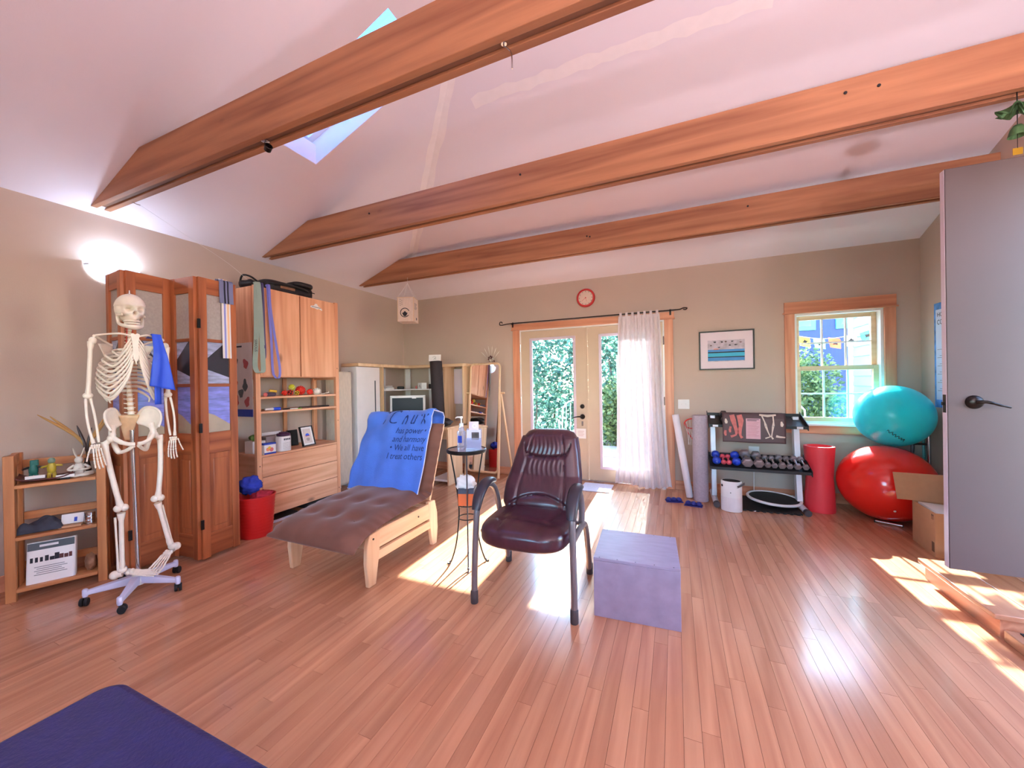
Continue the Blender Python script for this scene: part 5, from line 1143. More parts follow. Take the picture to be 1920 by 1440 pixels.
for k in range(6):
    a = R(-50 + 20 * k); MB().tube([(0, -.02, 0), (.10 * math.sin(a), -.03, .12 * math.cos(a)), (.16 * math.sin(a), -.035, .20 * math.cos(a)), (.19 * math.sin(a), -.04, .235 * math.cos(a))], [.0015, .0015, .006, .001], 6).build('wheat_ear', 'ceramic', fw, smooth=60)
MB().tube([(0, .035, .01), (0, -.03, .01)], .004, 6).build('pin', 'brass', fw)

# ================================================================== LOUNGE CHAIR WITH TOWEL
lc = thing('lounge_chair', 'low pine lounge chair with a brown futon cushion', 'lounge chair', (-2.185, 1.86, 0))
MT['lpineY'] = wood('pale_pine_rail', (232, 186, 142), (250, 214, 174), 'Y', rough=.5, knots=.4); MT['lpineZ'] = wood('pale_pine_leg', (232, 186, 142), (250, 214, 174), 'Z', rough=.5); MT['lpineX'] = wood('pale_pine_cross', (232, 186, 142), (250, 214, 174), 'X', rough=.5)
for s in (-1, 1):
    x0, x1 = (s * .355 - .016, s * .355 + .016)
    MB().prism([(-.012, 0), (.05, 0), (.085, .19), (.098, .345), (.0, .335), (-.022, .27), (-.028, .16)], x0, x1, 'YZ').build('front_leg', 'lpineZ', lc, bevel=.005)
    MB().prism([(.68, 0), (.735, 0), (.752, .12), (.748, .25), (.72, .355), (.635, .36), (.648, .19)], x0, x1, 'YZ').build('rear_leg', 'lpineZ', lc, bevel=.005)
    MB().box(x0 + .004, x1 - .004, .06, .66, .225, .345).build('upper_rail', 'lpineY', lc, bevel=.003); MB().box(x0 + .004, x1 - .004, .06, .66, .145, .205).build('lower_rail', 'lpineY', lc, bevel=.003)
    for y, z in ((.03, .30), (.50, .29)): MB().lathe([(.007, 0), (.007, .003)], 10, (s * .371, y, z), Matrix.Rotation(R(90 * s), 4, 'Y')).build('bolt', 'black', lc)
MB().box(-.34, .34, .03, .06, .22, .30).build('cross_rail', 'lpineX', lc, bevel=.003); MB().box(-.34, .34, .66, .69, .20, .30).build('cross_rail', 'lpineX', lc, bevel=.003)
for k in range(6): MB().box(-.34, .34, .09 + k * .095, .15 + k * .095, .325, .343).build('seat_slat', 'lpineX', lc)
bdir = Vector((0, .245, .66)).normalized(); b0 = Vector((0, .655, .37)); bn_ = Vector((0, bdir.z, -bdir.y))
for s in (-1, 1): MB().bar(b0 + Vector((s * .34, 0, 0)) + bn_ * .02, b0 + Vector((s * .34, 0, 0)) + bdir * .63 + bn_ * .02, .03, .024, (0, 1, 0)).build('back_stile', 'lpineZ', lc, bevel=.004)
for k in range(5): MB().bar(b0 + bdir * (.08 + k * .13) + Vector((-.33, 0, 0)) + bn_ * .02, b0 + bdir * (.08 + k * .13) + Vector((.33, 0, 0)) + bn_ * .02, .016, .05, (0, 0, 1)).build('back_slat', 'lpineX', lc)
# futon cushion: profile path along y,z with thickness, tufts and crumpled edges
MT['suede'] = mk('brown_suede', (122, 78, 62), .85, var=.16, vs=5, sheen=.35, bump=.12, bs=14)
prof = spline([(0, -.16, .275), (0, -.06, .335), (0, .10, .372), (0, .34, .398), (0, .56, .405), (0, .645, .43), (0, .665, .50), (0, .72, .655), (0, .78, .82), (0, .835, .965)], 7)
NP = len(prof); NUc = 25
cum = [0]
for i in range(1, NP): cum.append(cum[-1] + (prof[i] - prof[i - 1]).length)
tufts = [(sx, t) for sx in (-.2, 0, .2) for t in (.24, .48, .86, 1.12)]
def cushion(side):
    def fn(u, v):
        i = min(int(v * (NP - 1) + 1e-6), NP - 1); p = prof[i]; t = (prof[min(i + 1, NP - 1)] - prof[max(i - 1, 0)]).normalized(); nrm = Vector((0, -t.z, t.y))
        x = (u - .5) * 2; s_ = cum[i]
        ex_ = (1 - abs(x) ** 5) * min(1, (s_ + .006) / .06) ** .6 * min(1, (cum[-1] - s_ + .006) / .06) ** .6
        th = .050 * ex_ + .004
        for tx, ts in tufts: th -= .030 * math.exp(-(((x * .4 - tx) / .05) ** 2 + ((s_ - ts) / .05) ** 2)) * (1 if side > 0 else .3)
        th += .006 * math.sin(11 * x + 5 * s_) * math.sin(13 * s_ + 2 * x) * ex_ * (1 if side > 0 else 0)
        edge = abs(x) ** 8 * .007 * math.sin(s_ * 95)
        return p + Vector((x * (.395 + edge * 1.2), 0, 0)) + nrm * (th if side > 0 else -.022 * ex_ + .0) + nrm * edge
    return fn
cu_ = MB().grid(cushion(1), NUc, NP).grid(cushion(-1), NUc, NP)
# close the rim
def rim(m, n_u, n_v):
    off = n_u * n_v; idx = [(0, j) for j in range(n_v)] + [(i, n_v - 1) for i in range(1, n_u)] + [(n_u - 1, j) for j in range(n_v - 2, -1, -1)] + [(i, 0) for i in range(n_u - 2, 0, -1)]
    k = [j * n_u + i for i, j in idx]
    for a in range(len(k)):
        b = (a + 1) % len(k); m.f.append((k[a], k[b], k[b] + off, k[a] + off))
rim(cu_, NUc, NP); co = cu_.build('cushion', 'suede', lc, smooth=70, sub=1)
for tx, ts in tufts[:]:
    i = min(range(NP), key=lambda q: abs(cum[q] - ts)); t = (prof[min(i + 1, NP - 1)] - prof[max(i - 1, 0)]).normalized(); nrm = Vector((0, -t.z, t.y)); MB().ell(prof[i] + Vector((tx * .99, 0, 0)) + nrm * .024, .008, 8, 6).build('tuft', 'suede', co, smooth=60)
# towel
MT['towel'] = mk('blue_terry', (82, 126, 222), .95, var=.14, vs=3.5, sheen=.3, bump=.25, bs=160); MT['towelink'] = mk('navy_towel_print', (34, 56, 120), .95); MT['hem'] = mk('pale_hem', (210, 214, 240), .9)
tw = thing('beach_towel', 'blue printed towel draped over the back of the lounge chair', 'towel', (-2.185, 1.86, 0))
def towel_base(x, s):
    """s = distance down the front from the ridge (negative = behind)"""
    top = Vector((0, .855, 1.012)); nrm = Vector((0, -bdir.z, bdir.y))
    if s >= .05: return top - bdir * (s - .0) + nrm * .055 + Vector((x, 0, -.0))
    if s <= -.05: return top + bdir * s - nrm * .055 + Vector((x, 0, 0))
    a = s / .05 * PI / 2; return top + nrm * .055 * math.sin(a) + bdir * (.042 * math.cos(a) - .05 * (1 - math.cos(a))) + Vector((x, 0, 0))
def towel_fn(u, v):
    s = -.22 + v * .87; x = -.39 + .715 * u + (.012 * math.sin(v * 21) if u < .04 else 0) + .02 * (1 - u) * math.sin(v * 4.2) - .02 * (1 - u) * v
    p = towel_base(x, s); w = .006 * math.sin(9 * u + 11 * v) + .005 * math.sin(23 * u - 4 * v)
    if s < .16: w += .014 * math.sin(16 * u + 20 * s) * max(0, 1 - abs(s - .05) / .14) + .045 * math.exp(-((u - .97) / .10) ** 2 - ((s - 0) / .07) ** 2)
    nrm = Vector((0, -bdir.z, bdir.y)) if s > 0 else Vector((0, bdir.z, -bdir.y))
    return p + nrm * (w + .020) + Vector((0, 0, .012 * u * math.exp(-(s / .06) ** 2) + .018 * (u - .5)))
MB().grid(towel_fn, 44, 56).build('cloth', 'towel', tw, smooth=75, solid=.006)
MB().tube([towel_fn(1, j / 40) for j in range(41)], .0042, 6).build('hem', 'hem', tw, smooth=60)
MB().tube([towel_fn(j / 40, 1) for j in range(41)], .0042, 6).build('hem', 'hem', tw, smooth=60)
def tw_warp(s0, x0):
    def f(co):
        u = (x0 + co.x + .39) / .715; v = (s0 - co.y + .22) / .87; u = min(max(u, 0), 1); v = min(max(v, 0), 1)
        return towel_fn(u, v) + Vector((0, -bdir.z, bdir.y)) * .0055
    return f
for k, (tx, s0, x0, sz) in enumerate((('has power \u2022 T', .165, -.035, .074), ('and harmony', .238, -.05, .074), ('\u2022 We all have', .311, -.055, .074), ('I treat others', .384, -.06, .074))):
    text('towel_print', tx, sz, 'towelink', tw, xs=.90, warp=tw_warp(s0, x0), shear=.25 if k < 2 else 0, ext=0)['kind'] = 'stuff'
text('towel_print', 'T C h u w C i', .11, 'towelink', tw, xs=1.15, warp=tw_warp(.085, -.24), shear=.35, ext=0)['kind'] = 'stuff'
# ================================================================== SIDE TABLE
stb = thing('side_table', 'slim round black wire side table between the two chairs', 'side table', (-1.40, 2.39, 0)); TZ = .80
MT['tile'] = mk('speckled_table_top', (150, 136, 148), .15, var=.35, vs=40, coat=.5)
MB().lathe([(.128, TZ), (.140, TZ + .004), (.144, TZ + .014), (.144, TZ + .026), (.138, TZ + .030), (.130, TZ + .028), (.130, TZ + .006)], 40, cap=False).build('rim', 'black', stb, smooth=40); MB().lathe([(0, TZ + .004), (.130, TZ + .004), (.130, TZ + .025), (0, TZ + .025)], 40).build('top', 'tile', stb)
MT['steelgrey'] = mk('grey_wire', (96, 92, 98), .35, metal=.7)
for k in range(4):
    a = R(30 + 90 * k); c_, s_ = math.cos(a), math.sin(a)
    MB().tube([(r * c_, r * s_, z) for r, z in [(p.x, p.z) for p in spline([(.115, 0, TZ), (.085, 0, .62), (.065, 0, .46), (.062, 0, .33), (.085, 0, .14), (.125, 0, .012), (.15, 0, .0055)], 6)]], .0052, 8).build('leg', 'steelgrey' if k % 2 else 'black', stb, smooth=60)
    MB().ell((.128 * c_, .128 * s_, .014), .0085, 10, 8).build('foot', 'steelgrey', stb, smooth=60)
for z, r in ((.33, .066), (.425, .068)): MB().tube([(r * math.cos(i * PI / 16), r * math.sin(i * PI / 16), z) for i in range(32)], .004, 7, closed=True).build('ring', 'black', stb, smooth=60)
for k in range(2): MB().tube([(-.066 * (1 - k), -.066 * k, .425), (.066 * (1 - k), .066 * k, .425)], .003, 6).build('ring_bar', 'black', stb)
TT = TZ + .0305
tb_ = thing('tissue_box', 'orange and navy tissue cube in the wire ring of the side table', 'tissue box', (-1.40, 2.39, .4295), R(20)); MB().rbox(-.058, .058, -.058, .058, 0, .085, .008).build('carton', mk('orange_card', (226, 112, 58), .6), tb_); MB().rbox(-.0585, .0585, -.0585, .0585, .085, .118, .008).build('top_band', mk('navy_card', (70, 78, 96), .6), tb_)
MB().ell((-.01, 0, .15), (.07, .045, .055), 26, 18, fn=lambda d, p: p * (1 + .22 * math.sin(6 * d.x + 5 * d.z) * math.cos(5 * d.y + 2 * d.x))).build('tissue', 'paper', tb_, smooth=50)
sb_ = thing('sanitizer_bottle', 'clear pump bottle of hand sanitizer on the side table', 'bottle', (-1.425, 2.365, TZ + .0255))
MT['clearpl'] = mk('clear_plastic', (226, 226, 248), .06, var=.02, trans=.75, spec=.5)
MB().rbox(-.032, .032, -.022, .022, 0, .135, .02, 6).build('bottle', 'clearpl', sb_, bevel=.008, bseg=3, smooth=40); MB().lathe([(.018, .133), (.020, .15), (.014, .165), (.013, .168)], 18).build('neck', 'clearpl', sb_, smooth=50)
MB().lathe([(.015, .165), (.016, .168), (.016, .186), (.010, .19), (.005, .192), (.005, .222), (.011, .224), (.012, .238), (0, .24)], 18).build('pump', 'white', sb_, smooth=40); MB().tube([(0, 0, .232), (-.03, -.005, .232), (-.045, -.007, .224)], [.007, .006, .004], 8).build('nozzle', 'white', sb_, smooth=60)
MB().box(-.016, .016, -.0228, -.0222, .05, .10).build('label', 'blueprint', sb_)
bh_ = thing('leaflet_holder', 'clear acrylic leaflet holder with a white card and dark picture on the side table', 'leaflet holder', (-1.335, 2.385, TZ + .0255), R(18))
MB().box(-.055, .055, -.018, -.015, 0, .085).build('front_plate', 'clearpl', bh_); MB().box(-.055, .055, .012, .015, 0, .15).build('back_plate', 'clearpl', bh_); MB().box(-.055, .055, -.018, .015, 0, .004).build('foot', 'clearpl', bh_)
MB().box(-.05, .05, -.008, .008, .004, .14).build('leaflet', mk('lilac_paper', (206, 204, 240), .6), bh_); MB().box(-.014, .040, -.0095, -.0081, .07, .125).build('picture_print', mk('dark_picture', (70, 52, 58), .5, var=.6, vs=40), bh_)
MB().rbox(-.035, .035, .008, .011, .10, .20, .001).build('tag', 'door_edge', bh_, bevel=.004); MB().lathe([(.009, 0), (.016, 0), (.016, .003), (.009, .003)], 18, (.005, .0075, .168), Matrix.Rotation(R(90), 4, 'X'), cap=False).build('tag_ring', 'paper', bh_)

# ================================================================== BURGUNDY LEATHER ARMCHAIR
MT['leather'] = mk('burgundy_leather', (66, 30, 42), .30, var=.18, vs=9, bump=.08, bs=30, coat=.25, spec=.55, stretch=(3, 1, 1)); MT['armpad'] = mk('dark_grey_pad', (52, 44, 54), .38); MT['greytube'] = mk('taupe_grey_enamel', (132, 122, 126), .32, metal=.5); MT['capgrey'] = mk('dark_foot_cap', (72, 64, 68), .6)
ac = thing('leather_armchair', 'burgundy leather armchair with grey tube frame', 'armchair', (-.815, 1.99, 0), R(3))
for s in (-1, 1):
    MB().tube(spline([(s * .298, -.012, .0), (s * .297, -.005, .2), (s * .290, .01, .45), (s * .287, .03, .57), (s * .285, .09, .635), (s * .285, .18, .655), (s * .285, .27, .62), (s * .285, .33, .54), (s * .28, .36, .44), (s * .27, .36, .40)], 6), .0185, 14).build('front_frame', 'greytube', ac, smooth=60)
    MB().tube(spline([(s * .275, .08, .395), (s * .285, .34, .40), (s * .29, .44, .35), (s * .293, .51, .15), (s * .293, .555, 0)], 6), .0185, 14).build('rear_leg', 'greytube', ac, smooth=60)
    for y, x in ((-.012, .298), (.548, .293)): MB().lathe([(.0205, 0), (.0225, .003), (.0225, .07), (.0205, .074)], 16, (s * x, y, 0)).build('foot_cap', 'capgrey', ac, smooth=40)
    pp_ = spline([(s * .286, .0, .545), (s * .285, .045, .622), (s * .285, .12, .668), (s * .285, .20, .678), (s * .285, .27, .660)], 6); n_ = len(pp_)
    MB().tube(pp_, [.019 + .019 * math.sin(PI * min(1, max(0, (i + .6) / n_))) ** .5 for i in range(n_)], 14, flat=.62).build('arm_pad', 'armpad', ac, smooth=70)
MB().tube([(-.275, .12, .395), (.275, .12, .395)], .012, 10).build('cross_tube', 'greytube', ac, smooth=60); MB().tube([(-.28, .37, .40), (.28, .37, .40)], .012, 10).build('cross_tube', 'greytube', ac, smooth=60)
# seat
def seat_fn(d, p):
    x, y, z = p
    if d.z > 0:
        k = 0
        for s in (-1, 1): k += math.exp(-((x - s * (.150 + .10 * y)) / .012) ** 2)
        k += .8 * math.exp(-((y + .10 + .25 * x * x) / .012) ** 2) * (1 if abs(x) < .17 else .3)
        z -= .012 * k * min(1, d.z * 2); z += .004 * math.sin(60 * x + 6 * math.sin(9 * y)) * math.exp(-((y + .17) / .08) ** 2) * d.z
        z += .035 * max(0, abs(x) - .16) - .02 * max(0, -y - .15)
    return Vector((x, y, z))
def sq(d, r, e):
    def sg(v): return (1 if v >= 0 else -1)
    h = math.hypot(d.x, d.y) or 1e-9; c_, s_ = d.x / h, d.y / h
    return Vector((r[0] * sg(c_) * abs(c_) ** e * h ** .55, r[1] * sg(s_) * abs(s_) ** e * h ** .55, r[2] * sg(d.z) * abs(d.z) ** .6))
MB().ell((0, .17, .425), 1, 72, 40, fn=lambda d, p: seat_fn(d, sq(d, (.265, .27, .075), .55))).build('seat', 'leather', ac, smooth=75)
# back
BT = .53
def back_pt(u, v, side):
    x = (u - .5) * 2; hw = interp([0, .12, .35, .75, .92, 1], [.235, .262, .262, .222, .198, .165], v); z = .44 + BT * v - .022 * abs(x) ** 4 * (1 if v > .9 else 0); y0 = .395 + .20 * v ** 1.15 - .03 * math.sin(PI * min(1, v * 2.2)) * (1 if v < .45 else 0)
    rim_ = max(0, 1 - abs(x) ** 6) ** .5 * min(1, (1 - v) / .07) ** .5 * min(1, v / .05 + .15) ** .5
    if side > 0:
        th = .062 * rim_ + .010
        arcv = .66 + .09 * x * x if abs(x) < .62 else .66 + .09 * .38 + (abs(x) - .62) * .9
        th -= .020 * math.exp(-((v - arcv) / .016) ** 2) * (1 if abs(x) < .8 else 0)
        th += .014 * math.exp(-((v - .84) / .12) ** 2) * (1 - x * x)
        th -= .012 * math.exp(-((abs(x) - (.60 - .08 * v)) / .035) ** 2) * (1 if v < .95 else 0)
        lum = .235 - .13 * x * x * 1.7; th -= .016 * math.exp(-((v - lum) / .018) ** 2) * (1 if abs(x) < .78 else 0); th += .016 * math.exp(-((v - .13) / .08) ** 2) * (1 - x * x)
        if abs(x) < .58: th += .0035 * math.sin(46 * x + 3 * math.sin(14 * v)) * (math.exp(-((v - .56) / .14) ** 2) + .8 * math.exp(-((v - .82) / .12) ** 2)) * rim_
        return Vector((x * hw + .03 * v, y0 - th, z))
    return Vector((x * hw + .03 * v, y0 + .028 * rim_, z))
bkm = MB().grid(lambda u, v: back_pt(u, v, 1), 61, 61).grid(lambda u, v: back_pt(u, v, -1), 61, 61); rim(bkm, 61, 61); bkm.build('backrest', 'leather', ac, smooth=75)
MB().box(-.20, .20, .43, .445, .40, .60, Matrix.Translation((0, .03, .0))).build('back_bracket', 'capgrey', ac, bevel=.01)

# ================================================================== PLYWOOD STEP BOX
MT['greybox'] = mk('lilac_grey_painted_ply', (158, 146, 172), .55, var=.10, vs=14, bump=.12, bs=26); MT['greytop'] = mk('lilac_grey_painted_top', (160, 150, 178), .42, var=.10, vs=9, bump=.2, bs=18, stretch=(1, 4, 1))
px = thing('plyo_box', 'grey painted plywood exercise box in front of the armchair', 'box', (-.222, 2.325, 0), R(3.2)); w_, d_, h_ = .222, .212, .325; t_ = .016
MB().box(-w_, w_, -d_, -d_ + t_, 0, h_ - t_).build('front_panel', 'greybox', px, bevel=.0015); MB().box(-w_, w_, d_ - t_, d_, 0, h_ - t_).build('back_panel', 'greybox', px, bevel=.0015)
for s in (-1, 1): MB().box(s * w_ - (t_ if s > 0 else 0), s * w_ + (t_ if s < 0 else 0), -d_ + t_ + .0005, d_ - t_ - .0005, 0, h_ - t_).build('side_panel', 'greybox', px, bevel=.0015)
MB().box(-w_, w_, -d_, d_, h_ - t_ + .0008, h_).build('top_panel', 'greytop', px, bevel=.002)
for k in range(5):
    for s in (-1, 1): MB().lathe([(.003, 0), (.003, .0006)], 8, (-.19 + k * .095, s * (d_ - .008), h_)).build('nail_head', 'ink', px)

# ================================================================== MASSAGE TABLE CORNER
MT['navyvinyl'] = mk('navy_vinyl', (38, 36, 92), .42, var=.12, vs=30, bump=.25, bs=120)
mt = thing('massage_table', 'navy vinyl massage table with a padded top', 'massage table', (-.87, -.44, 0))
MB().rbox(-.38, .38, -.90, .90, .545, .605, .05, 6).build('padded_top', 'navyvinyl', mt, bevel=.018, bseg=4, smooth=50); MB().box(-.36, .36, -.88, .88, .50, .545).build('frame', 'bookX', mt, bevel=.004)
for sx in (-1, 1):
    for sy in (-1, 1): MB().bar((sx * .33, sy * .80, 0), (sx * .31, sy * .68, .5), .04, .03).build('leg', 'bookZ', mt, bevel=.003)

# ================================================================== BACK WALL: clock, picture, switch, curtain, papers
ck = thing('wall_clock', 'round red wall clock above the french doors', 'clock', (-1.052, YB, 2.385)); RB = Matrix.Rotation(R(90), 4, 'X')
MT['clockred'] = mk('red_clock_rim', (206, 46, 50), .35); MT['clockface'] = mk('clock_face', (236, 214, 200), .4)
MB().lathe([(.102, .0), (.118, .004), (.120, .03), (.110, .048), (.096, .05), (.094, .03)], 48, (0, 0, 0), RB, cap=False).build('rim', 'clockred', ck, smooth=40); MB().lathe([(0, .0), (.10, 0), (.10, .03), (0, .03)], 48, (0, 0, 0), RB).build('face', 'clockface', ck)
for k in range(12):
    a = R(30 * k); MB().bar((.078 * math.sin(a), -.031, .078 * math.cos(a)), (.088 * math.sin(a), -.031, .088 * math.cos(a)), .006, .0015, (0, 1, 0)).build('hour_mark', 'ink', ck)
for a, L, w2, n_ in ((R(165), .045, .006, 'hour_hand'), (R(232), .066, .004, 'minute_hand')): MB().bar((-.012 * math.sin(a), -.034, -.012 * math.cos(a)), (L * math.sin(a), -.034, L * math.cos(a)), .002, w2, (0, 1, 0)).build(n_, 'clockred', ck)
MB().lathe([(0, .033), (.007, .033), (.007, .038), (0, .038)], 12, (0, 0, 0), RB).build('hub', 'clockred', ck)
pc = thing('framed_picture', 'black framed picture of a blue bench with a wide white mat', 'picture', (.533, YB, 1.632)); W2, H2 = .275, .222
for s in (-1, 1): MB().box(s * W2 - (.014 if s > 0 else 0), s * W2 + (.014 if s < 0 else 0), -.026, 0, -H2, H2).build('frame_side', 'black', pc, bevel=.001); MB().box(-W2 + .014, W2 - .014, -.026, 0, s * H2 - (.014 if s > 0 else 0), s * H2 + (.014 if s < 0 else 0)).build('frame_rail', 'black', pc, bevel=.001)
MB().box(-W2 + .014, W2 - .014, -.014, -.004, -H2 + .014, H2 - .014).build('mat_board', mk('mat_board', (236, 222, 232), .7, var=.01), pc)
MT['picbg'] = mk('graffiti_wall_print', (196, 184, 198), .6, var=.25, vs=22); MB().box(-.186, .182, -.0152, -.014, -.128, .115).build('print_sheet', 'picbg', pc)
for z0, z1, m_ in ((-.120, -.083, mk('bench_blue', (64, 140, 208), .5)), (-.073, -.030, mk('bench_cyan', (50, 180, 216), .5)), (-.018, .008, mk('bench_azure', (58, 140, 212), .5))): MB().box(-.184, .180, -.0164, -.0152, z0, z1).build('bench_slat_print', m_, pc)
for z in (-.078, -.025): MB().box(-.184, .180, -.016, -.0152, z - .005, z + .007).build('gap_print', 'ink', pc)
q = random.Random(9)
for k in range(9):
    x, z = -.15 + .036 * k + q.uniform(-.01, .01), q.uniform(.03, .10); MB().prism([(x + q.uniform(.008, .022) * math.cos(a), z + q.uniform(.004, .012) * math.sin(a)) for a in [i * PI / 4 for i in range(8)]], -.016, -.0152, 'XZ').build('brush_mark_print', 'ink' if k % 4 else 'maroon', pc)
MB().prism([(-.13, .008), (-.07, .008), (-.08, .018), (-.12, .02)], -.0166, -.0152, 'XZ').build('leaf_print', 'peach', pc)
sw2 = thing('light_switch', 'white double light switch plate beside the door casing', 'switch', (.087, YB, 1.013)); MB().box(-.062, .062, -.006, 0, -.056, .056).build('plate', 'white', sw2, bevel=.003)
for s in (-1, 1): MB().box(s * .024 - .005, s * .024 + .005, -.014, -.006, -.006, .010).build('toggle', 'white', sw2, bevel=.002)
ol = thing('wall_outlet', 'white wall outlet with a white plug behind the dumbbell rack', 'outlet', (.79, YB, .36 + .13)); MB().box(-.05, .05, -.006, 0, -.06, .06).build('plate', 'white', ol, bevel=.003); MB().rbox(-.02, .02, -.045, -.006, -.03, .01, .008).build('plug', 'white', ol, bevel=.004)
MB().tube(spline([(0, -.045, -.02), (-.01, -.06, -.15), (-.02, -.10, -.36), (-.03, -.16, -.475), (-.05, -.36, -.484), (-.10, -.45, -.484), (-.03, -.52, -.484), (-.10, -.60, -.484)], 7), .004, 7).build('cord', 'white', ol, smooth=60)
np_ = thing('door_note', 'white paper note taped to the french door below the lever', 'note', (-1.145, YB - .006, .62)); MB().box(-.065, .065, -.001, 0, -.065, .065).build('sheet', 'paper', np_)
for k in range(4): MB().box(-.04, .03 + .01 * (k % 2), -.0014, -.001, -.03 + k * .02, -.027 + k * .02).build('text_line', 'redprint', np_)
rd = thing('curtain_rod', 'black iron curtain rod with hooked ends above the french doors', 'curtain rod', (0, YB, 2.125))
MB().tube([(-2.10, -.075, 0), (.02, -.075, .0)], .007, 8).build('rod', 'black', rd, smooth=60)
MB().tube(spline([(-2.10, -.075, 0), (-2.17, -.075, -.004), (-2.23, -.075, -.012), (-2.265, -.075, -.005), (-2.26, -.075, .028), (-2.235, -.075, .03), (-2.225, -.075, .012)], 6), .0065, 8).build('finial', 'black', rd, smooth=60)
MB().tube(spline([(.02, -.075, 0), (.06, -.075, .002), (.10, -.075, .016), (.135, -.075, .010), (.12, -.075, -.006), (.095, -.075, .0)], 6), .0065, 8).build('finial', 'black', rd, smooth=60)
for x in (-2.085, -.045): MB().tube([(x, 0, -.01), (x, -.05, -.012), (x, -.075, -.01)], .006, 6).build('bracket', 'black', rd); MB().box(x - .01, x + .01, -.030, .0 - .026, -.05, .02).build('bracket_plate', 'black', rd)
MT['voile'] = sheer('cream_voile', (236, 226, 230), .97, .035)
ct = thing('sheer_curtain', 'sheer cream tab top curtain gathered over the right french door', 'curtain', (-.40, YB - .075, 0))
def cf(u, v):
    z = 2.10 - 2.075 * v; w2 = interp([0, .12, .5, .85, 1], [.475, .50, .545, .60, .66], v); x = (u - .5) * w2 + interp([0, .5, 1], [0, .0, .02], v)
    am = interp([0, .06, .3, 1], [.006, .016, .026, .034], v); y = am * math.sin(u * 2 * PI * 8.5 + .7 * math.sin(3 * v + u * 4)) + .3 * am * math.sin(u * 2 * PI * 19 + 2 * v)
    y -= .05 * v * v * u
    return (x, y - .008, z + (.02 * math.sin(8 * u) if v > .98 else 0))
MB().grid(cf, 150, 50).build('panel', 'voile', ct, smooth=80)
for k in range(7):
    x = -.21 + k * .07; MB().ribbon(spline([(x, -.012, 2.06), (x, -.013, 2.125), (x, -.006, 2.141), (x, .006, 2.141), (x, .013, 2.125), (x, .012, 2.06)], 4), (.028, 0, 0), .002).build('tab', 'voile', ct, smooth=60)
dm_ = thing('door_mat', 'pale grey mat on the floor at the french doors', 'mat', (-.90, 4.62, 0)); MB().rbox(-.18, .18, -.16, .20, 0, .010, .02).build('mat', mk('pale_mat', (206, 200, 214), .9, var=.08, vs=60), dm_, bevel=.003)

# ================================================================== HANGING THINGS
ln = thing('paper_lantern', 'square white paper lantern with dark printed motif hung from the far beam end', 'lantern', (-3.12, 3.92, 2.09), R(22)); MT['lpaper'] = sheer('lantern_paper', (246, 226, 214), .97, .35)
hw = .10; lh = .30
for k in range(4):
    Mx = Matrix.Rotation(R(90 * k), 4, 'Z'); MB().box(-hw, hw, -hw - .001, -hw, 0, lh, Mx).build('side_panel', 'lpaper', ln); MB().bar(Mx @ Vector((-hw, -hw, 0)), Mx @ Vector((-hw, -hw, lh)), .006, .006).build('corner_strip', 'birchZ', ln)
    MB().bar(Mx @ Vector((-hw, -hw, lh)), Mx @ Vector((hw, -hw, lh)), .006, .006).build('top_strip', 'birchX', ln)
    MB().tube([Mx @ Vector((-hw, -hw, lh)), (0, 0, lh + .20)], .0012, 5).build('hang_cord', 'white', ln)
MB().tube([(0, 0, lh + .20), (0, 0, lh + .275)], .0012, 5).build('hang_cord', 'white', ln)
RBp = lambda x, z: Matrix.Translation((x, -hw - .0012, z)) @ Matrix.Rotation(R(90), 4, 'X')
MB().tube([(-.01 + .055 * math.cos(R(a)), -hw - .002, .11 + .055 * math.sin(R(a))) for a in range(20, 340, 16)], .0045, 6).build('motif_print', 'ink', ln)
MB().prism([(-.01 + .03 * math.cos(a) * (1 + .2 * math.sin(5 * a)), .095 + .028 * math.sin(a) * (1 + .2 * math.cos(4 * a))) for a in [i * PI / 10 for i in range(20)]], -hw - .002, -hw - .001, 'XZ').build('motif_print', 'ink', ln)
for k in range(7): MB().box(-.07 + .02 * (k % 2), -.062 + .02 * (k % 2), -hw - .002, -hw - .001, .20 + .012 * k, .206 + .012 * k).build('character_print', 'ink', ln)
for k in range(6): MB().box(hw + .001, hw + .002, -.07, .05 - .02 * (k % 3), .23 - k * .014, .234 - k * .014).build('text_line', 'greyband', ln)
MB().box(hw + .001, hw + .002, .0, .04, .03, .06).build('stamp_print', 'greyband', ln)
wch = thing('wind_chime', 'green metal bell wind chime hanging from the second beam', 'wind chime', (1.535, 2.66, 2.668)); MT['verdi'] = mk('green_patina', (78, 112, 70), .5, metal=.5, var=.3, vs=40)
MB().tube([(0, 0, 0), (0, 0, -.055)], .0025, 6).build('cord', 'black', wch); MB().tube([(0, 0, -.09), (0, 0, -.165)], .0018, 6).build('cord', 'black', wch); MB().tube([(0, 0, -.20), (0, 0, -.275)], .0012, 5).build('cord', 'brass', wch)
MB().grid(lambda u, v: (lambda a, r: (r * math.cos(a), r * math.sin(a), -.055 - .055 * v + .018 * v * v * (1 + math.cos(6 * a)) * .9))(2 * PI * u, .006 + v * (.055 + .016 * math.cos(6 * 2 * PI * u))), 48, 8, True).build('canopy', 'verdi', wch, smooth=60, solid=.002)
MB().lathe([(.004, -.160), (.014, -.164), (.024, -.180), (.030, -.205), (.032, -.215), (.029, -.213), (.020, -.182), (0, -.168)], 22).build('bell', 'verdi', wch, smooth=50)
MB().box(-.017, .017, -.0008, .0008, -.305, -.272).build('tag', mk('gold_tag', (190, 150, 50), .35, metal=.8), wch)
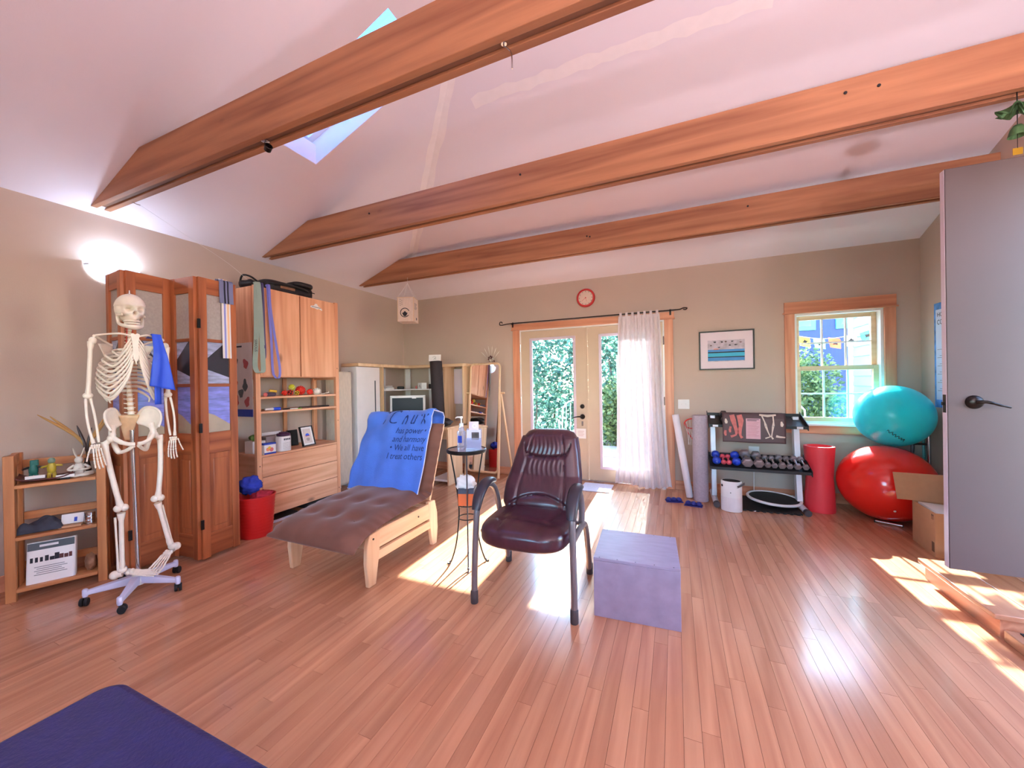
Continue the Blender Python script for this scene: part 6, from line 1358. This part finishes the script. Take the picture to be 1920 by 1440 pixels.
# ================================================================== DUMBBELL RACK ALONG THE BACK WALL
RX0, RX1 = .370, 1.125; RY0 = 4.44
MT['rackwhite'] = mk('white_rack_steel', (226, 222, 230), .35, metal=.1); MT['rackblack'] = mk('black_rack_tray', (30, 28, 32), .45, metal=.2)
rk = thing('dumbbell_rack', 'white and black two tier dumbbell rack against the wall', 'rack', (0, 0, 0))
for x in (RX0, RX1):
    MB().bar((x, 4.62, .05), (x, 4.74, .90), .05, .075, (0, 1, 0)).build('upright', 'rackwhite', rk, bevel=.004)
    MB().tube([(x, 4.37, .030), (x, 4.86, .030)], .028, 18).build('base_tube', 'rackwhite', rk, smooth=40); MB().tube([(x, 4.335, .030), (x, 4.385, .030)], .030, 18).build('end_cap', 'capgrey', rk, smooth=40)
for z, y0, y1 in ((.375, 4.40, 4.68), (.80, 4.50, 4.78)):
    t = MB().prism([(y0, z), (y0, z + .028), (y0 + .006, z + .028), (y0 + .006, z + .008), (y1 - .006, z + .10), (y1 - .006, z + .13), (y1, z + .13), (y1, z + .092)], RX0 - .045, RX1 + .045, 'YZ'); t.build('tray', 'rackblack', rk)
    for x in (RX0 - .05, RX1 + .05): MB().prism([(y0 - .012, z - .012), (y0 - .012, z + .04), (y1, z + .15), (y1, z + .07)], x - .003, x + .003, 'YZ').build('tray_end', 'rackblack', rk)
    for x in (RX0 + .01, RX1 - .015): MB().box(x - .025, x + .025, y0 - .003, y0, z + .002, z + .024).build('bolt_plate', 'rackwhite' if z > .5 else 'rackblack', rk)
def ty(z, f): return None
TA = math.atan2(.092, .268)
def dumb(name, label, x, yc, zc, r, L, kind, m, tilt=0, grp=None, hm='chrome'):
    """lies on the sloping tray with its long axis running up the slope"""
    t = thing(name, label, 'dumbbell', (x, yc, zc), group=grp, rot=(TA, 0, R(tilt)))
    AX = Matrix.Rotation(R(-90), 4, 'X')
    n = 6 if kind == 'hex' else 24
    for s, nm in ((-1, 'head'), (1, 'head')):
        c = s * (L / 2 - r * .55)
        if kind == 'hex': pr_ = [(r * .75, c - r * .62), (r, c - r * .42), (r, c + r * .42), (r * .75, c + r * .62)]
        else: pr_ = [(0, c - r * .72), (r * .7, c - r * .66), (r, c - r * .3), (r, c + r * .3), (r * .7, c + r * .66), (0, c + r * .72)]
        o = MB().lathe(pr_, n, (0, 0, r * .866 if kind == 'hex' else r), AX @ Matrix.Rotation(R(0 if kind == 'hex' else 0), 4, 'Z')); o.build(nm, m, t, smooth=30 if kind == 'hex' else 60, bevel=.002 if kind == 'hex' else 0)
    MB().tube([(0, -L / 2 + r * .9, r * .9), (0, 0, r * .9), (0, L / 2 - r * .9, r * .9)], [r * .38, r * .44, r * .38], 12).build('handle', hm, t, smooth=60)
    return t
MT['bluevinyl'] = mk('blue_vinyl_weight', (30, 64, 190), .3); MT['pinkvinyl'] = mk('pink_vinyl_weight', (222, 84, 100), .35); MT['iron'] = mk('grey_cast_iron', (150, 138, 142), .45, metal=.5, var=.12, vs=30); MT['blackiron'] = mk('black_rubber_iron', (52, 48, 54), .5, metal=.2)
def on_tray(x, r, y0=4.415): return x, 4.54, .375 + .012 + (4.54 - 4.406) * math.tan(TA)
lower = [('blue vinyl dumbbell marked 4 closest to the rack upright', 0.385, 0.04, 0.17, 'vin', 'bluevinyl', 0), ('small pink dumbbell next to the blue one marked 4', 0.449, 0.0245, 0.15, 'vin', 'pinkvinyl', 0), ('small pink dumbbell next to the slanted blue one', 0.498, 0.0245, 0.15, 'vin', 'pinkvinyl', 0), ('blue vinyl dumbbell slanted between pink and iron ones', 0.564, 0.041, 0.18, 'vin', 'bluevinyl', 0), ('largest grey hex dumbbell beside the slanted blue one', 0.657, 0.052, 0.22, 'hex', 'iron', 0), ('large grey hex dumbbell beside the largest one', 0.756, 0.047, 0.21, 'hex', 'iron', 0), ('small chrome handled hex dumbbell beside the large iron pair', 0.833, 0.03, 0.18, 'hex', 'iron', 0), ('small chrome handled hex dumbbell standing second among the small ones', 0.89, 0.0275, 0.18, 'hex', 'iron', 0), ('medium hex dumbbell with a pale face in the middle of the small ones', 0.952, 0.034, 0.19, 'hex', 'iron', 0), ('small chrome handled hex dumbbell between the two pale faced ones', 1.015, 0.029, 0.18, 'hex', 'iron', 0), ('medium hex dumbbell with a pale face by the small last one', 1.077, 0.033, 0.19, 'hex', 'iron', 0), ('small hex dumbbell slanted alone at the window end of the tray', 1.139, 0.029, 0.18, 'hex', 'iron', 3)]
for lb, x, r, L, kd, m_, tl in lower:
    p = on_tray(x, r); t = dumb('dumbbell', lb, p[0], p[1] - .02 + L * .12, p[2] + .006 + (L * .12 - .02) * math.tan(TA), r, L, kd, m_, tl, 'dumbbells on the lower tray', m_ if kd == 'vin' else 'chrome')
    if m_ == 'bluevinyl': text('number_print', '4', .03, 'paper', t, (-.009, -L / 2 - .006, r - .010), (R(90), 0, 0))
dumb('dumbbell', 'black hex dumbbell on the top tray at the end of the rack', .475, 4.64, .80 + .014 + .134 * math.tan(TA), .042, .19, 'hex', 'blackiron', 0, None, 'blackiron')
# anatomy chart draped over the top tray
MT['chartbg'] = mk('chart_brown', (84, 62, 66), .5, var=.04); MT['muscle'] = mk('muscle_print', (200, 110, 104), .6, var=.15, vs=30); MT['bonepr'] = mk('bone_print', (222, 204, 190), .6, var=.05); MT['paneltx'] = mk('chart_text_panel', (220, 176, 186), .6)
ac_ = thing('anatomy_chart', 'brown anatomy chart of muscles and bones draped over the top rack tray', 'chart', (.715, 4.484, .945))
def chf(u, v):
    x = (u - .5) * .545; s = v * .43
    if s < .14: return (x, .13 - s * .93, .012 - .01 * math.cos(s * 10) + .0)
    k = s - .14; return (x, -.003 - .02 * min(1, k / .05) + .004 * math.sin(6 * u), .0 - k + .002 * math.sin(9 * u))
MB().grid(chf, 30, 30).build('sheet', 'chartbg', ac_, smooth=70, solid=.0015)
FY = -.0285
def flat(poly, nm, m, yy=FY): MB().prism(poly, yy, yy + .0015, 'XZ').build(nm, m, ac_)
def limb(pts, w, nm, m):
    L_ = []; R_ = []
    for i, (a, b) in enumerate(pts):
        q0 = Vector(pts[max(i - 1, 0)]); q1 = Vector(pts[min(i + 1, len(pts) - 1)]); d = (q1 - q0).normalized(); n2 = Vector((-d.y, d.x)) * w[i]; L_.append((a + n2.x, b + n2.y)); R_.append((a - n2.x, b - n2.y))
    flat(L_ + R_[::-1], nm, m)
limb([(-.19, -.01), (-.175, -.07), (-.16, -.13), (-.145, -.18), (-.155, -.215), (-.20, -.235)], [.022, .024, .016, .018, .009, .012], 'muscle_leg_print', 'muscle')
limb([(-.125, -.01), (-.11, -.07), (-.112, -.13), (-.122, -.18), (-.115, -.22), (-.10, -.245)], [.024, .026, .016, .018, .010, .013], 'muscle_leg_print', 'muscle')
limb([(.07, -.01), (.095, -.075), (.105, -.115)], [.006, .0055, .011], 'bone_leg_print', 'bonepr'); limb([(.105, -.118), (.125, -.18), (.142, -.222), (.10, -.24)], [.010, .005, .006, .006], 'bone_leg_print', 'bonepr')
limb([(.165, -.01), (.17, -.075), (.168, -.115)], [.006, .0055, .011], 'bone_leg_print', 'bonepr'); limb([(.166, -.118), (.158, -.18), (.152, -.222), (.165, -.245)], [.010, .005, .006, .008], 'bone_leg_print', 'bonepr')
limb([(.19, -.215), (.22, -.222), (.265, -.225)], [.012, .009, .006], 'foot_print', 'bonepr'); limb([(.235, -.07), (.24, -.10), (.238, -.12)], [.006, .014, .008], 'hand_print', 'bonepr')
limb([(-.245, -.05), (-.24, -.08), (-.238, -.10)], [.006, .014, .009], 'hand_print', 'bonepr'); limb([(-.20, -.13), (-.208, -.165), (-.204, -.19)], [.010, .011, .008], 'foot_print', 'muscle'); limb([(-.247, -.17), (-.25, -.20), (-.245, -.225)], [.010, .012, .008], 'foot_print', 'muscle')
limb([(.05, -.006), (.12, -.016), (.19, -.006)], [.008, .012, .008], 'pelvis_print', 'bonepr')
flat([(-.065, -.045), (.06, -.045), (.06, -.25), (-.065, -.25)], 'text_panel', 'paneltx')
for k in range(2): MB().box(-.056, .048 - .02 * k, FY - .0006, FY, -.058 - k * .012, -.052 - k * .012).build('panel_title', 'ink', ac_)
for k in range(10): MB().box(-.055, .05 - .012 * (k % 3), FY - .0006, FY, -.085 - k * .015, -.083 - k * .015).build('text_line', 'redprint', ac_)
# things under the rack
ap = thing('air_purifier', 'white oval air purifier with a strap handle beside the foam mat', 'air purifier', (.495, 4.30, 0), R(-12))
def oval(a, b, n=32): return [(a * math.cos(2 * PI * i / n), b * math.sin(2 * PI * i / n)) for i in range(n)]
MB().prism(oval(.092, .072), 0, .295).build('body', 'white', ap, bevel=.006, smooth=40); MB().prism(oval(.078, .058), .2951, .2965).build('vent', 'rubber', ap); MB().prism(oval(.0925, .0725), .01, .14).build('mesh_band', mk('white_mesh', (228, 222, 226), .7, var=.04, vs=200), ap)
MB().ribbon(spline([(.055, -.062, .25), (.075, -.064, .262), (.098, -.042, .275), (.112, -.01, .282)], 5), (0, .0, .022), .004).build('strap', mk('grey_strap', (92, 84, 84), .7), ap, smooth=60); MB().lathe([(.008, 0), (.008, .006)], 12, (.052, -.060, .248), Matrix.Rotation(R(60), 4, 'X')).build('stud', 'white', ap); MB().lathe([(.012, 0), (.012, .003)], 14, (-.075, -.043, .25), Matrix.Rotation(R(90), 4, 'X') @ Matrix.Rotation(R(-50), 4, 'Y')).build('sensor', 'rubber', ap)
MB().box(-.004, .004, -.0735, -.072, .185, .195).build('logo_print', 'greyband', ap)
fm_ = thing('foam_mat', 'black interlocking foam tile under the rack', 'mat', (.84, 4.56, 0)); pts_ = []
def tooth(a, b, n, sg):
    a = Vector(a); b = Vector(b); d = (b - a) / n; nn = Vector((d.y, -d.x)).normalized() * .018 * sg; o = []
    for i in range(n):
        p = a + d * i; o += [tuple(p + d * .0), tuple(p + d * .15 + nn), tuple(p + d * .55 + nn), tuple(p + d * .7)]
    return o
poly = tooth((-.25, -.22), (.25, -.20), 9, 1) + [(.25, -.20), (.25, .28), (-.25, .28)]
MB().prism(poly, 0, .012).build('tile', 'rubber', fm_, bevel=.002)
bb_ = thing('balance_board', 'oval black balance board with a white rim on the foam tile', 'balance board', (.90, 4.60, .0165), rot=(R(6), R(3), 0))
MB().prism(oval(.225, .17), .052, .066).build('deck', 'rubber', bb_, bevel=.003); MB().tube([(a * 1.0, b, .060) for a, b in oval(.228, .173, 48)], .014, 10, closed=True).build('rim', 'white', bb_, smooth=60); MB().lathe([(0, .0), (.05, .004), (.085, .025), (.09, .052), (0, .052)], 24).build('rocker', 'rubber', bb_, smooth=50)
# rollers left of rack
MT['greyroll'] = mk('silver_grey_foam', (176, 164, 176), .6, var=.10, vs=60, bump=.15, bs=120); MT['whiteroll'] = mk('white_foam', (232, 226, 234), .65, var=.03)
fo_ = thing('foam_roller', 'thick silver grey foam roller standing left of the rack', 'foam roller', (.236, 4.545, 0)); MB().lathe([(0, 0), (.072, 0), (.075, .004), (.075, .914), (.071, .918), (0, .918)], 36).build('roller', 'greyroll', fo_, smooth=40)
fo2 = thing('foam_roller', 'slim white half roller leaning against the silver grey one', 'foam roller', (.13, 4.60, .008), rot=(0, R(-8.5), 0)); MB().lathe([(0, 0), (.034, 0), (.036, .003), (.036, .915), (.034, .918), (0, .918)], 28).build('roller', 'whiteroll', fo2, smooth=40)
hp = thing('toy_hoop', 'small red basketball hoop with a white net behind the foam rollers', 'hoop', (.165, 4.775, .70)); MT['hoopred'] = mk('red_hoop', (222, 50, 44), .4)
MB().tube([(.075 * math.cos(i * PI / 14), -.045 * math.sin(i * PI / 14), .10 + .06 * math.sin(i * PI / 14)) for i in range(28)], .007, 8, closed=True).build('ring', 'hoopred', hp, smooth=60)
MB().tube(spline([(-.06, .02, .10), (-.04, .03, .0), (.02, .04, -.10), (.05, .04, -.14), (.045, .06, -.3), (.045, .12, -.695)], 6), .006, 8).build('bracket', 'hoopred', hp, smooth=60)
nt_ = MB()
for k in range(10):
    a = 2 * PI * k / 10; nt_.tube([(.073 * math.cos(a), -.045 * math.sin(a), .10 + .06 * math.sin(a)), (.045 * math.cos(a + .3), -.03 * math.sin(a + .3), -.02), (.04 * math.cos(a + .8), -.03 * math.sin(a + .8), -.14)], .0015, 5); nt_.tube([(.073 * math.cos(a), -.045 * math.sin(a), .10 + .06 * math.sin(a)), (.045 * math.cos(a - .3), -.03 * math.sin(a - .3), -.02), (.04 * math.cos(a - .8), -.03 * math.sin(a - .8), -.14)], .0015, 5)
o = nt_.build('net', 'white', hp); o['kind'] = 'stuff'
MT['anklenavy'] = mk('blue_nylon', (36, 44, 130), .7, var=.15, vs=20, bump=.15, bs=60)
for k, (x, y, rz, lb) in enumerate(((-.03, 4.41, 12, 'blue ankle weight lying closer to the curtain'), (.155, 4.33, -8, 'blue ankle weight lying against the grey foam roller foot'))):
    aw = thing('ankle_weight', lb, 'ankle weight', (x, y, 0), R(rz), 'blue ankle weights'); MB().box(-.085, .085, -.05, .05, 0, .006).build('strap', 'anklenavy', aw, bevel=.002)
    for i in range(3): MB().ell((-.05 + .05 * i, 0, .022), (.027, .046, .02), 16, 10).build('sand_pocket', 'anklenavy', aw, smooth=70)
rr_ = thing('red_mat_roll', 'hollow red foam roll standing beside the rack', 'foam roll', (1.287, 4.605, 0)); MT['redfoam'] = mk('red_foam', (226, 56, 66), .55, var=.03)
MB().lathe([(.10, 0), (.122, 0), (.124, .01), (.118, .16), (.108, .33), (.116, .50), (.124, .62), (.121, .632), (.098, .632), (.09, .50), (.085, .33), (.09, .1)], 48, cap=False).build('roll', 'redfoam', rr_, smooth=50)

# ================================================================== RIGHT CORNER
MT['redball'] = mk('glossy_red_vinyl', (240, 40, 32), .18, var=.02, coat=.5, sss=.4); MT['tealball'] = mk('teal_vinyl', (40, 232, 244), .28, var=.02, sss=.75)
MT['tealball'].node_tree.nodes['Principled BSDF'].inputs['Subsurface Radius'].default_value = (.05, .18, .18); MT['redball'].node_tree.nodes['Principled BSDF'].inputs['Subsurface Radius'].default_value = (.2, .03, .03)
for _m in ('tealball', 'redball'): MT[_m].node_tree.nodes['Principled BSDF'].inputs['Subsurface Scale'].default_value = 1.0
rb = thing('exercise_ball', 'large glossy red exercise ball on the floor', 'exercise ball', (1.745, 4.505, .335)); MB().ell((0, 0, 0), (.348, .348, .335), 64, 44).build('ball', 'redball', rb, smooth=80)
MB().lathe([(0, 0), (.009, .001), (.008, .006), (0, .008)], 12, (-.06, -.30, -.172), Matrix.Rotation(R(118), 4, 'X')).build('valve', 'paper', rb, smooth=50)
tb2 = thing('exercise_ball', 'smaller turquoise exercise ball resting on the red one', 'exercise ball', (1.845, 4.618, .936)); MB().ell((0, 0, 0), .280, 64, 44).build('ball', 'tealball', tb2, smooth=80)
def ballwarp(c, R_, lon, lat, tilt):
    def f(co):
        a = lon + (co.x * math.cos(tilt) - co.y * math.sin(tilt)) / R_; b = lat + (co.x * math.sin(tilt) + co.y * math.cos(tilt)) / R_
        return Vector((R_ * math.cos(b) * math.sin(a), -R_ * math.cos(b) * math.cos(a), R_ * math.sin(b)))
    return f
bw_ = ballwarp(None, .2812, R(-30), R(-24), R(-38)); MB().tube([bw_(Vector((i * .0045, .010 * math.sin(i * .9) * (1.6 if i % 9 < 2 else 1), 0))) for i in range(42)], .0022, 6).build('script_print', 'ink', tb2, smooth=60)
tube_ = thing('steel_bar', 'short polished steel bar on the floor before the red ball', 'bar', (1.70, 4.345, .0128), R(-27)); MB().tube([(-.085, 0, 0), (.085, 0, 0)], .0115, 14).build('bar', 'chrome', tube_, smooth=40); 
for s in (-1, 1): MB().tube([(s * .085, 0, 0), (s * .091, 0, 0)], .0125, 14).build('end_ring', 'black', tube_, smooth=40)
cbx = thing('cardboard_box', 'open cardboard box with raised flaps and papers before the red ball', 'cardboard box', (1.98, 3.83, 0), R(-4))
bw, bd, bh = .275, .17, .315
# thin walls
MB().box(-bw, -bw + .004, -bd, bd, 0, bh).build('side', 'card', cbx); MB().box(bw - .09, bw - .086, -bd, bd, 0, bh).build('side', 'card', cbx); MB().box(-bw + .004, bw - .09, -bd, -bd + .004, 0, bh).build('side', 'card', cbx); MB().box(-bw + .004, bw - .09, bd - .004, bd, 0, bh).build('side', 'card', cbx); MB().box(-bw + .004, bw - .09, -bd + .004, bd - .004, 0, .004).build('bottom', 'card', cbx)
MB().bar((-bw + .09, bd - .002, bh), (-bw + .09, bd + .075, bh + .20), .36, .004, (0, 1, 0)).build('flap', 'card', cbx)
MB().box(-bw + .01, bw - .10, -bd + .01, bd - .02, .26, .30, Matrix.Rotation(R(3), 4, 'Y')).build('paper_stack', 'paper', cbx)
for k in (0, 1):
    MB().bar((-bw - .0006, -bd + .028 + k * .018, bh - .055), (-bw - .0006, -bd + .028 + k * .018, bh - .02), .001, .003, (0, 1, 0)).build('arrow_print', 'ink', cbx); MB().prism([(-bd + .021 + k * .018, bh - .028), (-bd + .035 + k * .018, bh - .028), (-bd + .028 + k * .018, bh - .014)], -bw - .0008, -bw, 'YZ').build('arrow_print', 'ink', cbx)
MB().box(-bw - .0008, -bw, -bd + .014, -bd + .05, .03, .10).build('stamp_print', mk('stamp_brown', (110, 80, 60), .8), cbx)
wk = thing('folding_walker', 'folded walking frame with silver tubes and black fittings in the corner', 'walking frame', (2.118, 4.80, 0)); MT['tealtube'] = mk('mint_tube', (120, 196, 196), .3, metal=.4)
MB().tube(spline([(-.07, .0, .005), (-.065, .0, .5), (-.06, .0, .62), (-.055, .01, .70)], 6), .014, 10).build('front_tube', 'steelgrey', wk, smooth=60)
MB().tube(spline([(.045, -.02, .005), (.045, -.02, .6), (.04, -.02, .76), (.02, .0, .82), (-.02, .02, .80)], 6), .015, 10).build('rear_tube', 'chrome', wk, smooth=60)
MB().tube(spline([(.05, .07, .3), (.05, .07, .6), (.04, .07, .80), (-.0, .06, .84), (-.03, .05, .80)], 6), .011, 10).build('handle_tube', 'tealtube', wk, smooth=60)
for z in (.42, .66): MB().tube([(-.066, 0, z), (.045, -.02, z)], .010, 8).build('cross_bar', 'black', wk, smooth=60)
MB().rbox(-.09, -.03, -.03, .03, .66, .71, .012).build('clamp', 'black', wk, bevel=.005)
for x, y in ((-.07, 0), (.045, -.02)): MB().lathe([(.02, 0), (.021, .03), (.016, .04)], 14, (x, y, 0)).build('rubber_foot', 'rubber', wk, smooth=40)
# poster on the gable wall
po = thing('wall_poster', 'tall blue poster with a white text panel on the gable wall', 'poster', (XR, 4.47, 1.485)); MT['posterblue'] = mk('poster_blue_collage', (84, 150, 226), .5, var=.45, vs=16); MT['posterwhite'] = mk('poster_panel', (214, 226, 248), .5, var=.02)
MB().box(-.002, 0, -.24, .24, -.47, .47).build('sheet', 'posterblue', po); MB().box(-.003, -.002, -.205, .215, -.40, .41).build('text_panel', 'posterwhite', po)
RT = (R(90), 0, R(-90))
text('headline', 'HOW TO', .055, 'ink', po, (-.0035, .195, .345), RT, ext=.0002)['kind'] = 'stuff'; text('headline', 'BUILD', .055, 'ink', po, (-.0035, -.02, .345), RT, ext=.0002)['kind'] = 'stuff'; text('headline', 'COMMUNITY', .062, 'ink', po, (-.0035, .195, .275), RT, xs=.85, ext=.0002)['kind'] = 'stuff'
MB().prism([(.085 * math.cos(a), .165 + .085 * math.sin(a)) for a in [i * PI / 14 for i in range(28)]], -.004, -.003, 'YZ').build('illustration_print', mk('poster_art', (110, 110, 190), .5, var=.6, vs=30), po)
for k in range(22): MB().box(-.0036, -.003, -.15, .195 - .03 * ((k * 7) % 4), .05 - k * .0185, .053 - k * .0185).build('text_line', 'greyband', po)
